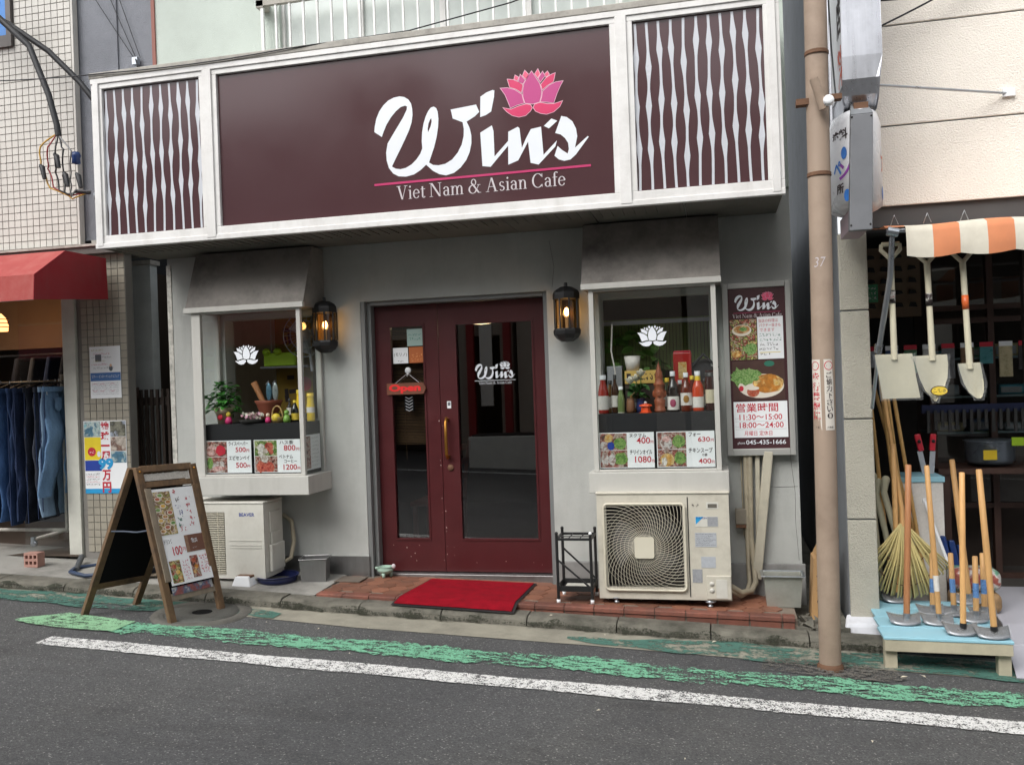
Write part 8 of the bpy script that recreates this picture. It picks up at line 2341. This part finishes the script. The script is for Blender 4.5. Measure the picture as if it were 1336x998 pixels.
# ------------------------------------------------------------ litter
b = B()
for x, y, s in ((-0.083, -0.83, 0.02), (-0.77, -0.86, 0.014), (-1.15, -0.70, 0.012), (0.95, -1.23, 0.022), (1.06, -1.19, 0.02), (0.63, -2.2, 0.014), (-0.64, -2.14, 0.012), (-2.6, -1.2, 0.012), (-2.3, -1.1, 0.01), (-3.0, -1.15, 0.008), (-1.5, -1.5, 0.008), (-2.2, -1.62, 0.008), (-0.2, -2.6, 0.009), (-3.5, -1.7, 0.008)):
    a = random.uniform(0, 3)
    dx, dy = math.cos(a) * s, math.sin(a) * s
    z = RZ(x) + (0.014 if y < -0.77 else 0.07)
    b.add([(x - dx, y - dy, z), (x + dy * 0.4, y - dx * 0.4, z + 0.004), (x + dx, y + dy, z + 0.002), (x - dy * 0.4, y + dx * 0.4, z + 0.006)], [(0, 1, 2, 3)])
tag(b.build('litter', MAT('paper_scraps', lin(206, 198, 178), 0.8)), 'scattered scraps and dry leaves on the road and gutter', 'litter', kind='stuff')
# ------------------------------------------------------------ the other side of the street (mirrored in the glass)
m_opw = [MAT('opposite_grey_render', lin(176, 178, 176), 0.85), MAT('opposite_tile_face', lin(156, 146, 134), 0.8, var=0.1), MAT('opposite_pale_face', lin(196, 192, 184), 0.85)]
OP = [(-16.0, -7.2, 6.6, 'grey rendered building with a red awning across the street, mirrored in the left window'),
      (-7.1, -5.15, 7.3, 'tall narrow brown building across the street beside the red awning'),
      (-5.05, -3.95, 4.1, 'low brown building with a red pillar across the street, mirrored in the door glass'),
      (-3.85, -0.6, 7.1, 'brown building with wide shop window across the street, mirrored in the door glass'),
      (-0.5, 9.0, 6.2, 'pale building across the street, mirrored in the right window')]
for i, (x0, x1, h, lb) in enumerate(OP):
    o = thing('opposite_building', ((x0 + x1) / 2, -10.5, RZ(0)), lb, 'building', 'buildings across the street')
    zb = -1.0
    wd = x1 - x0
    holes = [(x0 + 0.5, (x0 + x1) / 2 - 0.2, zb + 0.9, 2.4), ((x0 + x1) / 2 + 0.2, x1 - 0.5, zb + 0.9, 2.4)] if wd > 3 else [(x0 + 0.25, x1 - 0.25, zb + 0.9, 2.4)]
    n = (max(1, int(wd / 2.6))) if h > 5.5 else 0
    hw_ = min(0.7, wd * 0.3)
    wins = []
    for k in range(n):
        wx = x0 + (x1 - x0) * (k + 0.5) / n
        wins.append((wx - hw_, wx + hw_, 3.8, 5.1))
    wall_holes(B(), x0, x1, zb, h, holes + wins, -10.4, -10.2).build('wall', m_opw[(0, 1, 1, 1, 2)[i]], o)
    B().box(x0, x1, -14.5, -14.3, zb, h).box(x0, x1, -14.3, -10.4, h - 0.15, h).box(x0, x0 + 0.1, -14.3, -10.41, zb, h - 0.15).box(x1 - 0.1, x1, -14.3, -10.41, zb, h - 0.15).build('shell', m_opw[(0, 1, 1, 1, 2)[i]], o)
    for hx in holes:
        B().quad((hx[0], -11.2, hx[2]), (hx[1], -11.2, hx[2]), (hx[1], -11.2, hx[3]), (hx[0], -11.2, hx[3])).build('shop_interior', m_dark, o)
    for wv in wins:
        fr = B().box(wv[0], wv[1], -10.26, -10.22, wv[2], wv[2] + 0.06).box(wv[0], wv[1], -10.26, -10.22, wv[3] - 0.06, wv[3]).box((wv[0] + wv[1]) / 2 - 0.03, (wv[0] + wv[1]) / 2 + 0.03, -10.26, -10.22, wv[2] + 0.06, wv[3] - 0.06).build('window', m_alu, o)
        B().quad((wv[0], -10.3, wv[2]), (wv[1], -10.3, wv[2]), (wv[1], -10.3, wv[3]), (wv[0], -10.3, wv[3])).build('pane', MAT('opposite_pane', (0.05, 0.06, 0.07, 1), 0.08), fr)
    if i == 0:
        B().hexa([(x0 + 0.4, -10.2, 2.3), (x1 - 0.2, -10.2, 2.3), (x1 - 0.2, -9.0, 2.3), (x0 + 0.4, -9.0, 2.3), (x0 + 0.4, -10.2, 3.1), (x1 - 0.2, -10.2, 3.1), (x1 - 0.2, -9.1, 2.6), (x0 + 0.4, -9.1, 2.6)]).build('awning', m_awn, o)
    if i == 2:
        for px in (-4.85, -4.1):
            B().box(px, px + 0.14, -10.18, -10.05, zb, 2.8).build('red_pillar', MAT('red_pillar_paint', lin(140, 26, 30), 0.5), o)
        B().box(-4.6, -4.35, -10.18, -10.12, 1.0, 2.6).build('shop_notice', m_lab, o)
pt2 = thing('planter_wall', (-3.6, -8.6, -0.1), 'low pale planter wall across the street, mirrored in the door glass', 'planter')
B().box(-4.4, -2.3, -9.0, -8.4, -0.3, 0.5).build('planter_box', MAT('planter_render', lin(214, 214, 208), 0.85), pt2, bevel=0.02)
B().box(-4.34, -2.36, -8.94, -8.46, 0.501, 0.53).build('soil', m_dark, pt2)
strip('far_white_line', m_wpaint, [(-14 + i, -7.6, -7.75) for i in range(24)], 0.008, 'white edge line on the far side of the road', 'road marking')
